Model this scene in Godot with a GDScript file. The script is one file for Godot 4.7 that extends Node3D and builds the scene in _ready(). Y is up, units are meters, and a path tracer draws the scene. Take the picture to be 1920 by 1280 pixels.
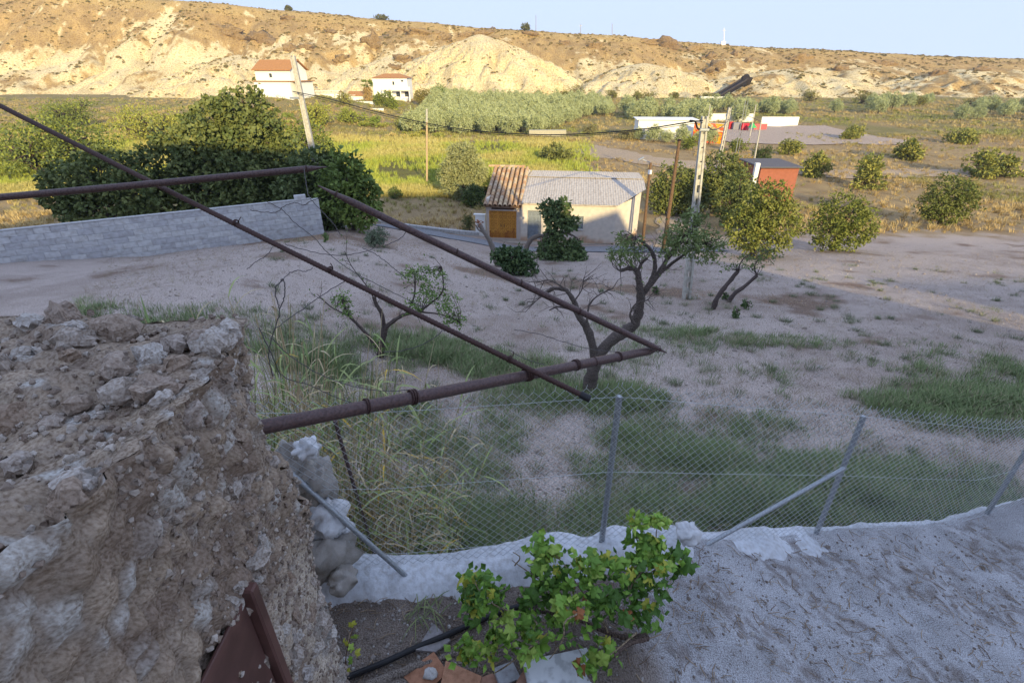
extends Node3D

# ---------------------------------------------------------------- camera geometry used to lay the place out
const EYE := 12.0
const FOCAL := 950.0
const PITCH := 28.4
var ca := cos(deg_to_rad(PITCH))
var sa := sin(deg_to_rad(PITCH))
var M := {}
var taken := {}
var nz := FastNoiseLite.new()
var nf := FastNoiseLite.new()
var nr := FastNoiseLite.new()
var rng := RandomNumberGenerator.new()

# ---------------------------------------------------------------- mesh builder
class MB:
	var v := PackedVector3Array()
	var n := PackedVector3Array()
	var c := PackedColorArray()
	var i := PackedInt32Array()
	var col := Color(1, 1, 1)

	func vert(p: Vector3, nn: Vector3) -> int:
		v.append(p)
		n.append(nn)
		c.append(col)
		return v.size() - 1

	func tri(a: Vector3, b: Vector3, d: Vector3) -> void:
		var nn := (d - a).cross(b - a).normalized()
		var k := v.size()
		v.append(a); v.append(b); v.append(d)
		n.append(nn); n.append(nn); n.append(nn)
		c.append(col); c.append(col); c.append(col)
		i.append(k); i.append(k + 1); i.append(k + 2)

	func quad(a: Vector3, b: Vector3, d: Vector3, e: Vector3) -> void:
		var nn := (d - a).cross(b - a)
		if nn.length_squared() < 1e-14:
			nn = (e - a).cross(d - a)
		nn = nn.normalized()
		var k := v.size()
		v.append(a); v.append(b); v.append(d); v.append(e)
		for q in 4:
			n.append(nn)
			c.append(col)
		i.append(k); i.append(k + 1); i.append(k + 2)
		i.append(k); i.append(k + 2); i.append(k + 3)

	# a box with chamfered edges, turned by t
	func box(t: Transform3D, size: Vector3, bevel := 0.0) -> void:
		var h := size * 0.5
		var b: float = min(bevel, min(h.x, min(h.y, h.z)) * 0.9)
		var ax := [Vector3.RIGHT, Vector3.UP, Vector3.BACK]
		for a in 3:
			for s in [-1.0, 1.0]:
				var u: Vector3 = ax[(a + 1) % 3]
				var w: Vector3 = ax[(a + 2) % 3]
				var o: Vector3 = ax[a] * s * h[a]
				var hu: float = h[(a + 1) % 3] - b
				var hw: float = h[(a + 2) % 3] - b
				var p := [o - u * hu - w * hw, o + u * hu - w * hw, o + u * hu + w * hw, o - u * hu + w * hw]
				if s > 0:
					p.reverse()
				quad(t * p[0], t * p[1], t * p[2], t * p[3])
		if b <= 0.0:
			return
		for a in 3:
			var u: Vector3 = ax[(a + 1) % 3]
			var w: Vector3 = ax[(a + 2) % 3]
			var d: Vector3 = ax[a] * (h[a] - b)
			for s in [-1.0, 1.0]:
				for r in [-1.0, 1.0]:
					var p1: Vector3 = u * s * h[(a + 1) % 3] + w * r * (h[(a + 2) % 3] - b)
					var p2: Vector3 = u * s * (h[(a + 1) % 3] - b) + w * r * h[(a + 2) % 3]
					if s * r > 0:
						quad(t * (p1 - d), t * (p1 + d), t * (p2 + d), t * (p2 - d))
					else:
						quad(t * (p2 - d), t * (p2 + d), t * (p1 + d), t * (p1 - d))
		for sx in [-1.0, 1.0]:
			for sy in [-1.0, 1.0]:
				for sz in [-1.0, 1.0]:
					var q1 := Vector3(sx * h.x, sy * (h.y - b), sz * (h.z - b))
					var q2 := Vector3(sx * (h.x - b), sy * h.y, sz * (h.z - b))
					var q3 := Vector3(sx * (h.x - b), sy * (h.y - b), sz * h.z)
					if sx * sy * sz > 0:
						tri(t * q1, t * q3, t * q2)
					else:
						tri(t * q1, t * q2, t * q3)

	# a swept round tube through pts, radius from list
	func tube(pts: Array, rad: Array, sides := 6, caps := true) -> void:
		var m := pts.size()
		if m < 2:
			return
		var side := Vector3.ZERO
		var first := v.size()
		for k in m:
			var p: Vector3 = pts[k]
			var d: Vector3
			if k == 0:
				d = pts[1] - pts[0]
			elif k == m - 1:
				d = pts[k] - pts[k - 1]
			else:
				d = pts[k + 1] - pts[k - 1]
			d = d.normalized()
			if side == Vector3.ZERO:
				side = d.cross(Vector3(0.31, 0.9, 0.27)).normalized()
			else:
				side = (side - d * side.dot(d)).normalized()
			var up := d.cross(side)
			var r: float = rad[min(k, rad.size() - 1)]
			for s in sides:
				var a := TAU * s / sides
				var q := side * cos(a) + up * sin(a)
				v.append(p + q * r)
				n.append(q)
				c.append(col)
		for k in m - 1:
			for s in sides:
				var a := first + k * sides + s
				var b := first + k * sides + (s + 1) % sides
				i.append(a); i.append(a + sides); i.append(b)
				i.append(b); i.append(a + sides); i.append(b + sides)
		if caps:
			for e in 2:
				var k: int = 0 if e == 0 else m - 1
				var nn: Vector3 = (pts[0] - pts[1]).normalized() if e == 0 else (pts[m - 1] - pts[m - 2]).normalized()
				var o := vert(pts[k], nn)
				var f := v.size()
				for s in sides:
					vert(v[first + k * sides + s], nn)
				for s in sides:
					if e == 1:
						i.append(o); i.append(f + (s + 1) % sides); i.append(f + s)
					else:
						i.append(o); i.append(f + s); i.append(f + (s + 1) % sides)

	# a folded leaf of four small faces
	func leaf(p: Vector3, along: Vector3, across: Vector3, l: float, w: float, fold := 0.25) -> void:
		var nn := along.cross(across)
		var m := p + along * (l * 0.5) - nn * (w * fold)
		var tip := p + along * l
		var e1 := p + along * (l * 0.45) + across * w * 0.5
		var e2 := p + along * (l * 0.45) - across * w * 0.5
		tri(p, e1, m)
		tri(e1, tip, m)
		tri(p, m, e2)
		tri(e2, m, tip)

	# a leaf of two faces, for the far trees
	func flake(p: Vector3, along: Vector3, across: Vector3, l: float, w: float) -> void:
		var nn := along.cross(across) * (w * 0.2)
		tri(p, p + along * (l * 0.45) + across * (w * 0.5) + nn, p + along * l)
		tri(p, p + along * l, p + along * (l * 0.45) - across * (w * 0.5) + nn)

	# an uneven stone
	func rock(at: Vector3, size: Vector3, noise: FastNoiseLite, seed_at: float, amount := 0.3, rings := 6, sides := 9) -> void:
		var g := []
		for a in rings + 1:
			var row := []
			var th := PI * a / rings
			for b in sides:
				var ph := TAU * b / sides
				var d := Vector3(sin(th) * cos(ph), cos(th), sin(th) * sin(ph))
				var k := 1.0 + amount * noise.get_noise_3d(d.x * 60.0 + seed_at * 91.0, d.y * 60.0 + seed_at * 37.0, d.z * 60.0)
				row.append(at + d * k * size)
			g.append(row)
		for a in rings:
			for b in sides:
				var b2 := (b + 1) % sides
				if a == 0:
					tri(g[0][0], g[1][b2], g[1][b])
				elif a == rings - 1:
					tri(g[a][b], g[a][b2], g[rings][0])
				else:
					quad(g[a][b], g[a][b2], g[a + 1][b2], g[a + 1][b])

	func mesh(smooth := false) -> ArrayMesh:
		var am := ArrayMesh.new()
		if v.is_empty():
			return am
		var arr := []
		arr.resize(Mesh.ARRAY_MAX)
		arr[Mesh.ARRAY_VERTEX] = v
		arr[Mesh.ARRAY_NORMAL] = n
		arr[Mesh.ARRAY_COLOR] = c
		arr[Mesh.ARRAY_INDEX] = i
		am.add_surface_from_arrays(Mesh.PRIMITIVE_TRIANGLES, arr)
		if smooth:
			var st := SurfaceTool.new()
			st.create_from(am, 0)
			st.deindex()
			st.set_smooth_group(0)
			st.generate_normals()
			return st.commit()
		return am

# ---------------------------------------------------------------- objects
func numbered(called: String) -> String:
	var k: int = taken.get(called, 0)
	taken[called] = k + 1
	return called if k == 0 else "%s_%03d" % [called, k]

func part(mb, called: String, m: Material, parent: Node3D, smooth := false) -> MeshInstance3D:
	var o := MeshInstance3D.new()
	o.name = called
	o.mesh = mb if mb is ArrayMesh else mb.mesh(smooth)
	o.material_override = m
	parent.add_child(o, true)
	return o

func tag(o: Node, label: String, category := "", group := "", kind := "") -> void:
	if label: o.set_meta("label", label)
	if category: o.set_meta("category", category)
	if group: o.set_meta("group", group)
	if kind: o.set_meta("kind", kind)

func thing(called: String, label: String, category: String, where := Vector3.ZERO, turn := 0.0, group := "") -> Node3D:
	var o := Node3D.new()
	o.name = numbered(called)
	add_child(o)
	o.position = where
	o.rotation.y = turn
	tag(o, label, category, group)
	return o

func single(mb, called: String, m: Material, label: String, category: String, group := "", kind := "", smooth := false) -> MeshInstance3D:
	var o := part(mb, numbered(called), m, self, smooth)
	tag(o, label, category, group, kind)
	return o

func struct(mb, called: String, m: Material, label := "", smooth := false) -> MeshInstance3D:
	var o := part(mb, numbered(called), m, self, smooth)
	tag(o, label, "", "", "structure")
	return o

func copy(o: Node3D, label: String, group := "") -> Node3D:
	var c: Node3D = o.duplicate()
	c.name = numbered(String(o.name).rstrip("0123456789").trim_suffix("_"))
	add_child(c)
	c.set_meta("label", label)
	if group: c.set_meta("group", group)
	return c

# ---------------------------------------------------------------- layout: a sight line taken at a given depth, or down to the soil
func at(px: float, py: float, d: float) -> Vector3:
	var yc := (640.0 - py) / FOCAL
	var zc := d / (ca + yc * sa)
	return Vector3((px - 960.0) / FOCAL * zc, EYE + zc * (yc * ca - sa), -d)

func gy(x: float, d: float) -> float:
	var h := 0.0
	if d < 36.0:
		h = 4.75 + 0.18 * d
	elif d < 60.0:
		h = lerpf(11.23, 12.8, 1.0 - pow(1.0 - (d - 36.0) / 24.0, 2.0))
	elif d < 130.0:
		h = lerpf(12.8, 13.3, (d - 60.0) / 70.0)
	else:
		h = lerpf(13.3, 12.6, clampf((d - 130.0) / 130.0, 0, 1))
	var w := smoothstep(3.0, 9.0, d) * (1.0 - smoothstep(28.0, 52.0, d))
	h -= 0.18 * (clampf(-x, 0.0, 9.5) - 0.5 * clampf(-x - 9.5, 0.0, 8.0)) * w
	h -= 7.0 * exp(-((x + 64.0) * (x + 64.0) + (d - 152.0) * (d - 152.0)) / 900.0)
	h -= 3.6 * exp(-((x + 42.0) * (x + 42.0) + (d - 200.0) * (d - 200.0)) / 700.0)
	h += 0.28 * exp(-(x - 4.0) * (x - 4.0) / 110.0 - (d - 35.5) * (d - 35.5) / 14.0)
	var y := EYE - h
	y += nz.get_noise_2d(x * 7.0, d * 7.0) * (0.10 if d < 40.0 else 0.3)
	y += nf.get_noise_2d(x * 30.0, d * 30.0) * 0.035 * (1.0 - smoothstep(40.0, 60.0, d))
	return y

func ground(x: float, d: float) -> Vector3:
	return Vector3(x, gy(x, d), -d)

func onto(px: float, py: float) -> Vector3:
	var lo := 3.0
	var d := 3.0
	while d < 330.0:
		var p := at(px, py, d)
		if p.y <= gy(p.x, d):
			break
		lo = d
		d *= 1.03
	var hi := d
	for k in 16:
		var m := (lo + hi) * 0.5
		var p := at(px, py, m)
		if p.y <= gy(p.x, m): hi = m
		else: lo = m
	var q := at(px, py, hi)
	return Vector3(q.x, gy(q.x, hi), -hi)

func path(list: Array, d: float) -> Array:
	var out := []
	for p in list:
		out.append(at(p[0], p[1], p[2] if p.size() > 2 else d))
	return out

func smooth_path(pts: Array, steps := 6) -> Array:
	var out := []
	var m := pts.size()
	for k in m - 1:
		var p0: Vector3 = pts[max(k - 1, 0)]
		var p1: Vector3 = pts[k]
		var p2: Vector3 = pts[k + 1]
		var p3: Vector3 = pts[min(k + 2, m - 1)]
		for s in steps:
			out.append(p1.cubic_interpolate(p2, p0, p3, float(s) / steps))
	out.append(pts[m - 1])
	return out

func radii(a: float, b: float, m: int) -> Array:
	var out := []
	for k in m:
		out.append(lerpf(a, b, float(k) / max(1, m - 1)))
	return out

func rdir() -> Vector3:
	var z := rng.randf_range(-1, 1)
	var a := rng.randf() * TAU
	var r := sqrt(1.0 - z * z)
	return Vector3(r * cos(a), z, r * sin(a))

func tint(a: Color, b: Color, t: float) -> Color:
	return a.lerp(b, clampf(t, 0, 1))

# ---------------------------------------------------------------- materials
func noise_tex(seed_: int, freq: float, ramp: Array, size := 512, kind := FastNoiseLite.TYPE_SIMPLEX_SMOOTH, octaves := 5) -> NoiseTexture2D:
	var f := FastNoiseLite.new()
	f.seed = seed_
	f.noise_type = kind
	f.frequency = freq
	f.fractal_octaves = octaves
	var t := NoiseTexture2D.new()
	t.width = size
	t.height = size
	t.seamless = true
	t.noise = f
	var g := Gradient.new()
	var offs := PackedFloat32Array()
	var cols := PackedColorArray()
	for r in ramp:
		offs.append(r[0])
		cols.append(r[1])
	g.offsets = offs
	g.colors = cols
	t.color_ramp = g
	return t

func normal_tex(seed_: int, freq: float, strength: float, size := 512, octaves := 5, kind := FastNoiseLite.TYPE_SIMPLEX_SMOOTH) -> NoiseTexture2D:
	var f := FastNoiseLite.new()
	f.seed = seed_
	f.noise_type = kind
	f.frequency = freq
	f.fractal_octaves = octaves
	var t := NoiseTexture2D.new()
	t.width = size
	t.height = size
	t.seamless = true
	t.as_normal_map = true
	t.bump_strength = strength
	t.noise = f
	return t

func g8(x: float) -> Color:
	return Color(x, x, x)

func lin(r: float, g: float, b: float) -> Color:
	return Color(r, g, b).linear_to_srgb()

func mat(col: Color, rough: float, tex: Texture2D = null, scale := 1.0, norm: Texture2D = null, nscale := 1.0, world := true) -> StandardMaterial3D:
	var m := StandardMaterial3D.new()
	m.albedo_color = col
	m.roughness = rough
	m.metallic_specular = 0.35
	m.vertex_color_use_as_albedo = true
	if tex:
		m.albedo_texture = tex
	if norm:
		m.normal_enabled = true
		m.normal_texture = norm
		m.normal_scale = nscale
	if tex or norm:
		m.uv1_triplanar = true
		m.uv1_world_triplanar = world
		m.uv1_scale = Vector3.ONE * scale
	return m

func leaf_mat(col: Color, back: Color, rough := 0.6) -> StandardMaterial3D:
	var m := StandardMaterial3D.new()
	m.albedo_color = col
	m.vertex_color_use_as_albedo = true
	m.roughness = rough
	m.metallic_specular = 0.3
	m.backlight_enabled = true
	m.backlight = back
	m.cull_mode = BaseMaterial3D.CULL_DISABLED
	return m

func materials() -> void:
	var t_fine := noise_tex(11, 0.02, [[0.25, g8(0.74)], [0.5, g8(0.9)], [0.75, g8(1.0)]])
	var t_soil := noise_tex(12, 0.05, [[0.15, Color(0.58, 0.54, 0.51)], [0.38, Color(0.82, 0.80, 0.78)], [0.55, Color(0.92, 0.91, 0.9)], [0.85, Color(1, 1, 1)]], 1024)
	var n_fine := normal_tex(13, 0.06, 6.0)
	var n_soil := normal_tex(14, 0.05, 16.0, 1024)
	var t_blotch := noise_tex(15, 0.012, [[0.15, Color(0.85, 0.83, 0.81)], [0.5, g8(0.94)], [0.85, g8(1.0)]], 512)
	M.soil = mat(Color(1, 1, 1), 0.97, t_soil, 0.4, n_soil, 1.4)
	M.plot = mat(Color(1, 1, 1), 0.97, t_soil, 1.3, n_soil, 1.4)
	M.hill = mat(Color(1, 1, 1), 0.98, noise_tex(16, 0.03, [[0.2, Color(0.66, 0.61, 0.54)], [0.42, Color(0.9, 0.88, 0.84)], [0.55, g8(0.97)], [0.8, g8(1)]], 1024), 0.028, normal_tex(17, 0.035, 12.0, 1024), 0.7)
	M.asphalt = mat(lin(0.27, 0.27, 0.285), 0.9, t_fine, 0.8, n_fine, 0.5)
	M.concrete = mat(lin(0.50, 0.495, 0.49), 0.9, t_blotch, 0.9, n_fine, 0.8)
	M.mortar = mat(Color(1, 1, 1), 0.92, t_blotch, 2.2, normal_tex(18, 0.03, 8.0), 0.5)
	M.rubble = mat(Color(1, 1, 1), 0.95, noise_tex(19, 0.07, [[0.2, Color(0.68, 0.64, 0.6)], [0.45, Color(0.88, 0.86, 0.84)], [0.75, g8(1)]], 512), 2.2, normal_tex(20, 0.09, 8.0), 0.6)
	M.rust = mat(lin(0.125, 0.092, 0.092), 0.42, noise_tex(21, 0.03, [[0.3, Color(0.75, 0.68, 0.66)], [0.55, g8(0.95)], [0.72, Color(1.0, 0.9, 0.84)]]), 4.0, n_fine, 0.25)
	M.rust.metallic = 0.25
	M.rebar = mat(lin(0.095, 0.06, 0.055), 0.6, noise_tex(22, 0.05, [[0.3, Color(0.7, 0.62, 0.6)], [0.6, g8(0.95)], [0.75, Color(1.0, 0.85, 0.75)]]), 5.0)
	M.rebar.metallic = 0.2
	M.wire = mat(lin(0.10, 0.09, 0.09), 0.6)
	M.galv = mat(lin(0.42, 0.45, 0.48), 0.42, noise_tex(23, 0.03, [[0.3, g8(0.8)], [0.6, g8(0.95)], [0.8, g8(1)]]), 3.0)
	M.galv.metallic = 0.5
	M.mesh_wire = mat(lin(0.62, 0.66, 0.70), 0.4)
	M.mesh_wire.metallic = 0.3
	M.paint_steel = mat(lin(0.125, 0.062, 0.052), 0.45, noise_tex(31, 0.008, [[0.3, g8(0.86)], [0.6, g8(1.0)]]), 1.0)
	M.hose = mat(lin(0.02, 0.02, 0.022), 0.4)
	M.terracotta = mat(Color(1, 1, 1), 0.9, t_blotch, 3.0, n_fine, 0.6)
	M.marble = mat(lin(0.66, 0.67, 0.68), 0.35, noise_tex(24, 0.01, [[0.3, g8(0.82)], [0.5, g8(0.97)], [0.7, g8(1)]]), 1.5)
	M.stone = mat(Color(1, 1, 1), 0.95, t_blotch, 1.2, n_fine, 1.0)
	M.block = mat(Color(1, 1, 1), 0.93, t_blotch, 0.7, n_fine, 0.7)
	M.render = mat(Color(1, 1, 1), 0.93, noise_tex(30, 0.012, [[0.15, g8(0.93)], [0.85, g8(1.0)]]), 0.35, n_fine, 0.3)
	M.white_wall = mat(lin(0.80, 0.79, 0.76), 0.9)
	M.roof_tile = mat(Color(1, 1, 1), 0.9, t_blotch, 1.6, n_fine, 0.6)
	M.far_tile = mat(lin(0.52, 0.25, 0.10), 0.9, t_fine, 0.4)
	M.sheet = mat(lin(0.55, 0.495, 0.435), 0.7, noise_tex(25, 0.012, [[0.3, Color(0.84, 0.82, 0.8)], [0.6, g8(0.97)]]), 0.5)
	M.steel_door = mat(lin(0.30, 0.335, 0.37), 0.55, t_fine, 1.0)
	M.wood_door = mat(Color(1, 1, 1), 0.65, noise_tex(26, 0.03, [[0.3, Color(0.6, 0.5, 0.42)], [0.5, g8(0.9)], [0.7, g8(1)]]), 1.2)
	M.wood_door.uv1_scale = Vector3(3.0, 0.35, 3.0)
	M.pole_wood = mat(lin(0.20, 0.125, 0.075), 0.85, noise_tex(27, 0.03, [[0.3, Color(0.6, 0.55, 0.5)], [0.6, g8(1)]]), 1.0)
	M.pole_wood.uv1_scale = Vector3(4, 0.4, 4)
	M.pole_pale = mat(lin(0.50, 0.36, 0.22), 0.85)
	M.pole_concrete = mat(lin(0.52, 0.50, 0.44), 0.9, t_blotch, 0.8)
	M.bark = mat(Color(1, 1, 1), 0.95, noise_tex(28, 0.03, [[0.25, Color(0.45, 0.42, 0.4)], [0.5, g8(0.85)], [0.75, g8(1)]]), 3.0, normal_tex(29, 0.03, 16.0), 1.2)
	M.bark.uv1_scale = Vector3(5, 1.6, 5)
	M.glass = mat(lin(0.06, 0.07, 0.08), 0.1)
	M.dark_wood = mat(lin(0.12, 0.07, 0.05), 0.8)
	M.plastic = mat(Color(1, 1, 1), 0.5)
	M.leaf = leaf_mat(Color(1, 1, 1), lin(0.06, 0.08, 0.02))
	M.vine = leaf_mat(Color(1, 1, 1), lin(0.10, 0.14, 0.02), 0.5)
	M.grass = leaf_mat(Color(1, 1, 1), lin(0.05, 0.06, 0.015), 0.7)
	M.dry = leaf_mat(Color(1, 1, 1), lin(0.06, 0.05, 0.02), 0.85)

# ---------------------------------------------------------------- the hill beyond the valley
func crest(x: float) -> float:
	var k := [[-700.0, 66.0], [-400.0, 53.0], [-186.0, 37.6], [-93.0, 29.8], [0.0, 23.4], [93.0, 18.4], [186.0, 12.4], [400.0, 4.0], [700.0, 0.0]]
	for q in k.size() - 1:
		if x <= k[q + 1][0]:
			return lerpf(k[q][1], k[q + 1][1], clampf((x - k[q][0]) / (k[q + 1][0] - k[q][0]), 0, 1))
	return 0.0

func cone(x: float, d: float, cx: float, cd: float, rx: float, rd: float, h: float, seed_: float) -> float:
	var ex := (x - cx) / rx
	var ed := (d - cd) / rd
	var r := sqrt(ex * ex + ed * ed)
	var a := atan2(ed, ex)
	r += 0.07 * sin(a * 9.0 + seed_ + nz.get_noise_2d(x * 2.0, d * 2.0) * 6.0) * smoothstep(0.1, 0.5, r)
	r += 0.03 * sin(a * 34.0 + seed_ * 3.0 + nz.get_noise_2d(x * 5.0, d * 5.0) * 5.0) * smoothstep(0.12, 0.4, r)
	r += 0.05 * nz.get_noise_2d(x * 4.0 + seed_, d * 4.0)
	return h * (1.0 - pow(clampf(r, 0, 1.6), 1.25)) if r < 1.6 else -60.0

func hy(x: float, d: float) -> float:
	var base := -0.8
	var wob := nz.get_noise_2d(x * 0.9 + 300.0, 50.0) * 16.0
	var t := (d - 264.0 - wob) / 150.0
	var top := 12.0 + crest(x) - base
	var p := clampf(t, 0.0, 1.0)
	var prof := lerpf(pow(p, 1.25), smoothstep(0.0, 1.0, p), 0.35)
	var y := base + top * prof
	if t < 0.0:
		y += t * 6.0
	var amp := sin(PI * clampf(t * 0.93 + 0.03, 0, 1))
	var wx := x + nz.get_noise_2d(x * 1.6, d * 1.6 + 77.0) * 14.0
	y -= amp * 10.0 * (nr.get_noise_2d(wx * 1.1, d * 0.40) * 0.5 + 0.5) * (top / 45.0 + 0.25)
	y += amp * 1.6 * nf.get_noise_2d(x * 1.8, d * 1.0)
	y -= amp * 3.4 * (nr.get_noise_2d((x + d * 0.15) * 5.0 + 40.0, d * 1.2) * 0.5 + 0.5)
	if t > 0.95:
		y += nz.get_noise_2d(x * 1.2, d) * 0.6
	if d > 432.0:
		y -= (d - 432.0) * 0.03
	var m := cone(x, d, -18.0, 330.0, 63.0, 70.0, 29.0, 1.0)
	m = maxf(m, cone(x, d, 74.0, 325.0, 48.0, 58.0, 15.0, 4.0))
	m = maxf(m, cone(x, d, -70.0, 318.0, 38.0, 52.0, 17.0, 2.6))
	m = maxf(m, cone(x, d, -150.0, 318.0, 50.0, 56.0, 19.0, 7.0))
	m = maxf(m, cone(x, d, 155.0, 325.0, 60.0, 60.0, 12.0, 9.0))
	m = maxf(m, cone(x, d, 250.0, 320.0, 50.0, 60.0, 12.0, 3.0))
	return maxf(y, m - 0.8)

func onto_hill(px: float, py: float) -> Vector3:
	var d := 262.0
	while d < 470.0:
		var p := at(px, py, d)
		if p.y <= hy(p.x, d):
			return Vector3(p.x, hy(p.x, d), -d)
		d += 1.0
	var q := at(px, py, 428.0)
	return Vector3(q.x, hy(q.x, 428.0), -428.0)

func build_hill() -> MeshInstance3D:
	var rows := []
	var d := 255.0
	while d < 446.0:
		rows.append(d)
		d += 1.7
	for e in [452.0, 470.0, 520.0, 640.0, 900.0]:
		rows.append(e)
	var nx := 860
	var hs := []
	var mb := MB.new()
	for r in rows.size():
		var line := PackedFloat32Array()
		for k in nx + 1:
			line.append(hy(-560.0 + 1120.0 * k / nx, rows[r]))
		hs.append(line)
	for r in rows.size():
		var dd: float = rows[r]
		for k in nx + 1:
			var x := -560.0 + 1120.0 * k / nx
			var y: float = hs[r][k]
			var k0: int = max(k - 1, 0)
			var k1: int = min(k + 1, nx)
			var r0: int = max(r - 1, 0)
			var r1: int = min(r + 1, rows.size() - 1)
			var tx := Vector3((k1 - k0) * 1120.0 / nx, hs[r][k1] - hs[r][k0], 0)
			var td := Vector3(0, hs[r1][k] - hs[r0][k], -(rows[r1] - rows[r0]))
			var nn := tx.cross(td).normalized()
			# pale marl, with a brown crust of thin soil and dry scrub that grows thicker towards the cap
			var top := 12.0 + crest(x)
			var hgt := clampf(y / top, 0, 1.1)
			var a := nz.get_noise_2d(x * 1.3 + 500.0, dd * 1.3)
			var b := nf.get_noise_2d(x * 2.2, dd * 1.2 + 90.0)
			var cmask := 0.0
			if cone(x, dd, -18.0, 330.0, 66.0, 74.0, 29.0, 1.0) > y - 1.5: cmask = 1.0
			elif cone(x, dd, -70.0, 318.0, 40.0, 54.0, 17.0, 2.6) > y - 1.5: cmask = 0.35
			elif cone(x, dd, -150.0, 318.0, 52.0, 58.0, 19.0, 7.0) > y - 1.5: cmask = 0.35
			elif cone(x, dd, 74.0, 325.0, 50.0, 60.0, 15.0, 4.0) > y - 1.5: cmask = 0.2
			var s := nr.get_noise_2d((x + 0.3 * dd) * 3.0, dd * 0.8)
			var brown := a * 0.95 + b * 0.75 + 0.28 * s + (hgt - 0.44) * 1.5 + 0.75 * nf.get_noise_2d(x * 9.0 + 3.0, dd * 6.0) + 0.14 * smoothstep(0.0, 150.0, x) - 0.05 - cmask * 1.3
			brown = smoothstep(-0.02, 0.10, brown)
			var pale := tint(Color(0.76, 0.64, 0.39), Color(0.66, 0.53, 0.29), 0.5 + b)
			var dark := tint(Color(0.50, 0.345, 0.145), Color(0.36, 0.24, 0.105), 0.5 + nf.get_noise_2d(x * 5.0, dd * 4.0) * 1.2)
			if hgt > 0.86:
				dark = tint(dark, Color(0.50, 0.355, 0.14), 0.6)
			mb.col = tint(pale, dark, brown)
			mb.vert(Vector3(x, y, -dd), nn)
	for r in rows.size() - 1:
		for k in nx:
			var a: int = r * (nx + 1) + k
			mb.i.append_array([a, a + nx + 1, a + 1, a + 1, a + nx + 1, a + nx + 2])
	var hill := struct(mb, "hill", M.hill, "eroded pale badland hillside with brown crust under the skyline")
	# slabs of brown caprock that have slid down
	var slabs := [[705, 82, 40, 34], [495, 75, 46, 24], [752, 57, 16, 9], [795, 62, 52, 13], [832, 73, 26, 12], [902, 64, 40, 13], [873, 66, 24, 10], [755, 112, 30, 14], [575, 88, 20, 12], [545, 92, 26, 14], [1257, 88, 46, 20], [1212, 80, 40, 11], [1302, 92, 34, 14], [1328, 108, 20, 15], [1347, 126, 24, 22], [1328, 135, 18, 16], [1115, 86, 26, 13], [997, 66, 34, 9], [1060, 82, 20, 9], [620, 60, 22, 9], [540, 34, 26, 10], [1376, 103, 10, 11], [1402, 116, 12, 11], [1425, 122, 10, 8], [1500, 110, 36, 15], [1580, 130, 26, 14], [1660, 122, 40, 12], [1760, 140, 30, 14], [1840, 132, 26, 12], [430, 60, 40, 22], [640, 112, 24, 14], [735, 128, 30, 12]]
	rng.seed = 5
	for q in slabs:
		var p := onto_hill(q[0], q[1])
		var sc := -p.z / 1.14 / FOCAL
		var m := MB.new()
		m.col = tint(Color(0.32, 0.225, 0.12), Color(0.25, 0.175, 0.10), rng.randf())
		m.rock(Vector3.ZERO, Vector3(q[2] * sc * 0.55, q[3] * sc * 0.55, q[3] * sc * 0.8), nf, rng.randf() * 30.0, 1.1, 14, 20)
		var o := part(m, "rock", M.hill, hill, true)
		o.position = p + Vector3(0, -q[3] * sc * 0.12, 0)
		o.rotation = Vector3(-0.3, rng.randf_range(-0.3, 0.3), rng.randf_range(-0.25, 0.25))
	return hill

func scrub_mesh() -> ArrayMesh:
	var mb := MB.new()
	rng.seed = 9
	for k in 60:
		var d := rdir()
		d.y = abs(d.y) * 0.8
		mb.col = Color(1, 1, 1).darkened(rng.randf() * 0.35)
		mb.flake(d * 0.32, (d + rdir() * 0.7).normalized(), rdir().cross(d).normalized(), 0.3, 0.26)
	return mb.mesh()

func multi(called: String, mesh: Mesh, m: Material, xf: Array, cols: Array, label: String, category: String, parent: Node3D = null) -> MultiMeshInstance3D:
	var mm := MultiMesh.new()
	mm.transform_format = MultiMesh.TRANSFORM_3D
	mm.use_colors = true
	mm.mesh = mesh
	mm.instance_count = xf.size()
	for k in xf.size():
		mm.set_instance_transform(k, xf[k])
		mm.set_instance_color(k, cols[k])
	var o := MultiMeshInstance3D.new()
	o.name = numbered(called)
	o.multimesh = mm
	o.material_override = m
	(self if parent == null else parent).add_child(o, true)
	tag(o, label, category, "", "stuff")
	return o

func placed(p: Vector3, s: Vector3, turn: float, lean := 0.0) -> Transform3D:
	var b := Basis(Vector3.UP, turn)
	if lean != 0.0:
		b = Basis(Vector3(cos(turn * 3.1), 0, sin(turn * 3.1)), lean) * b
	return Transform3D(b.scaled_local(s), p)

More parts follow.
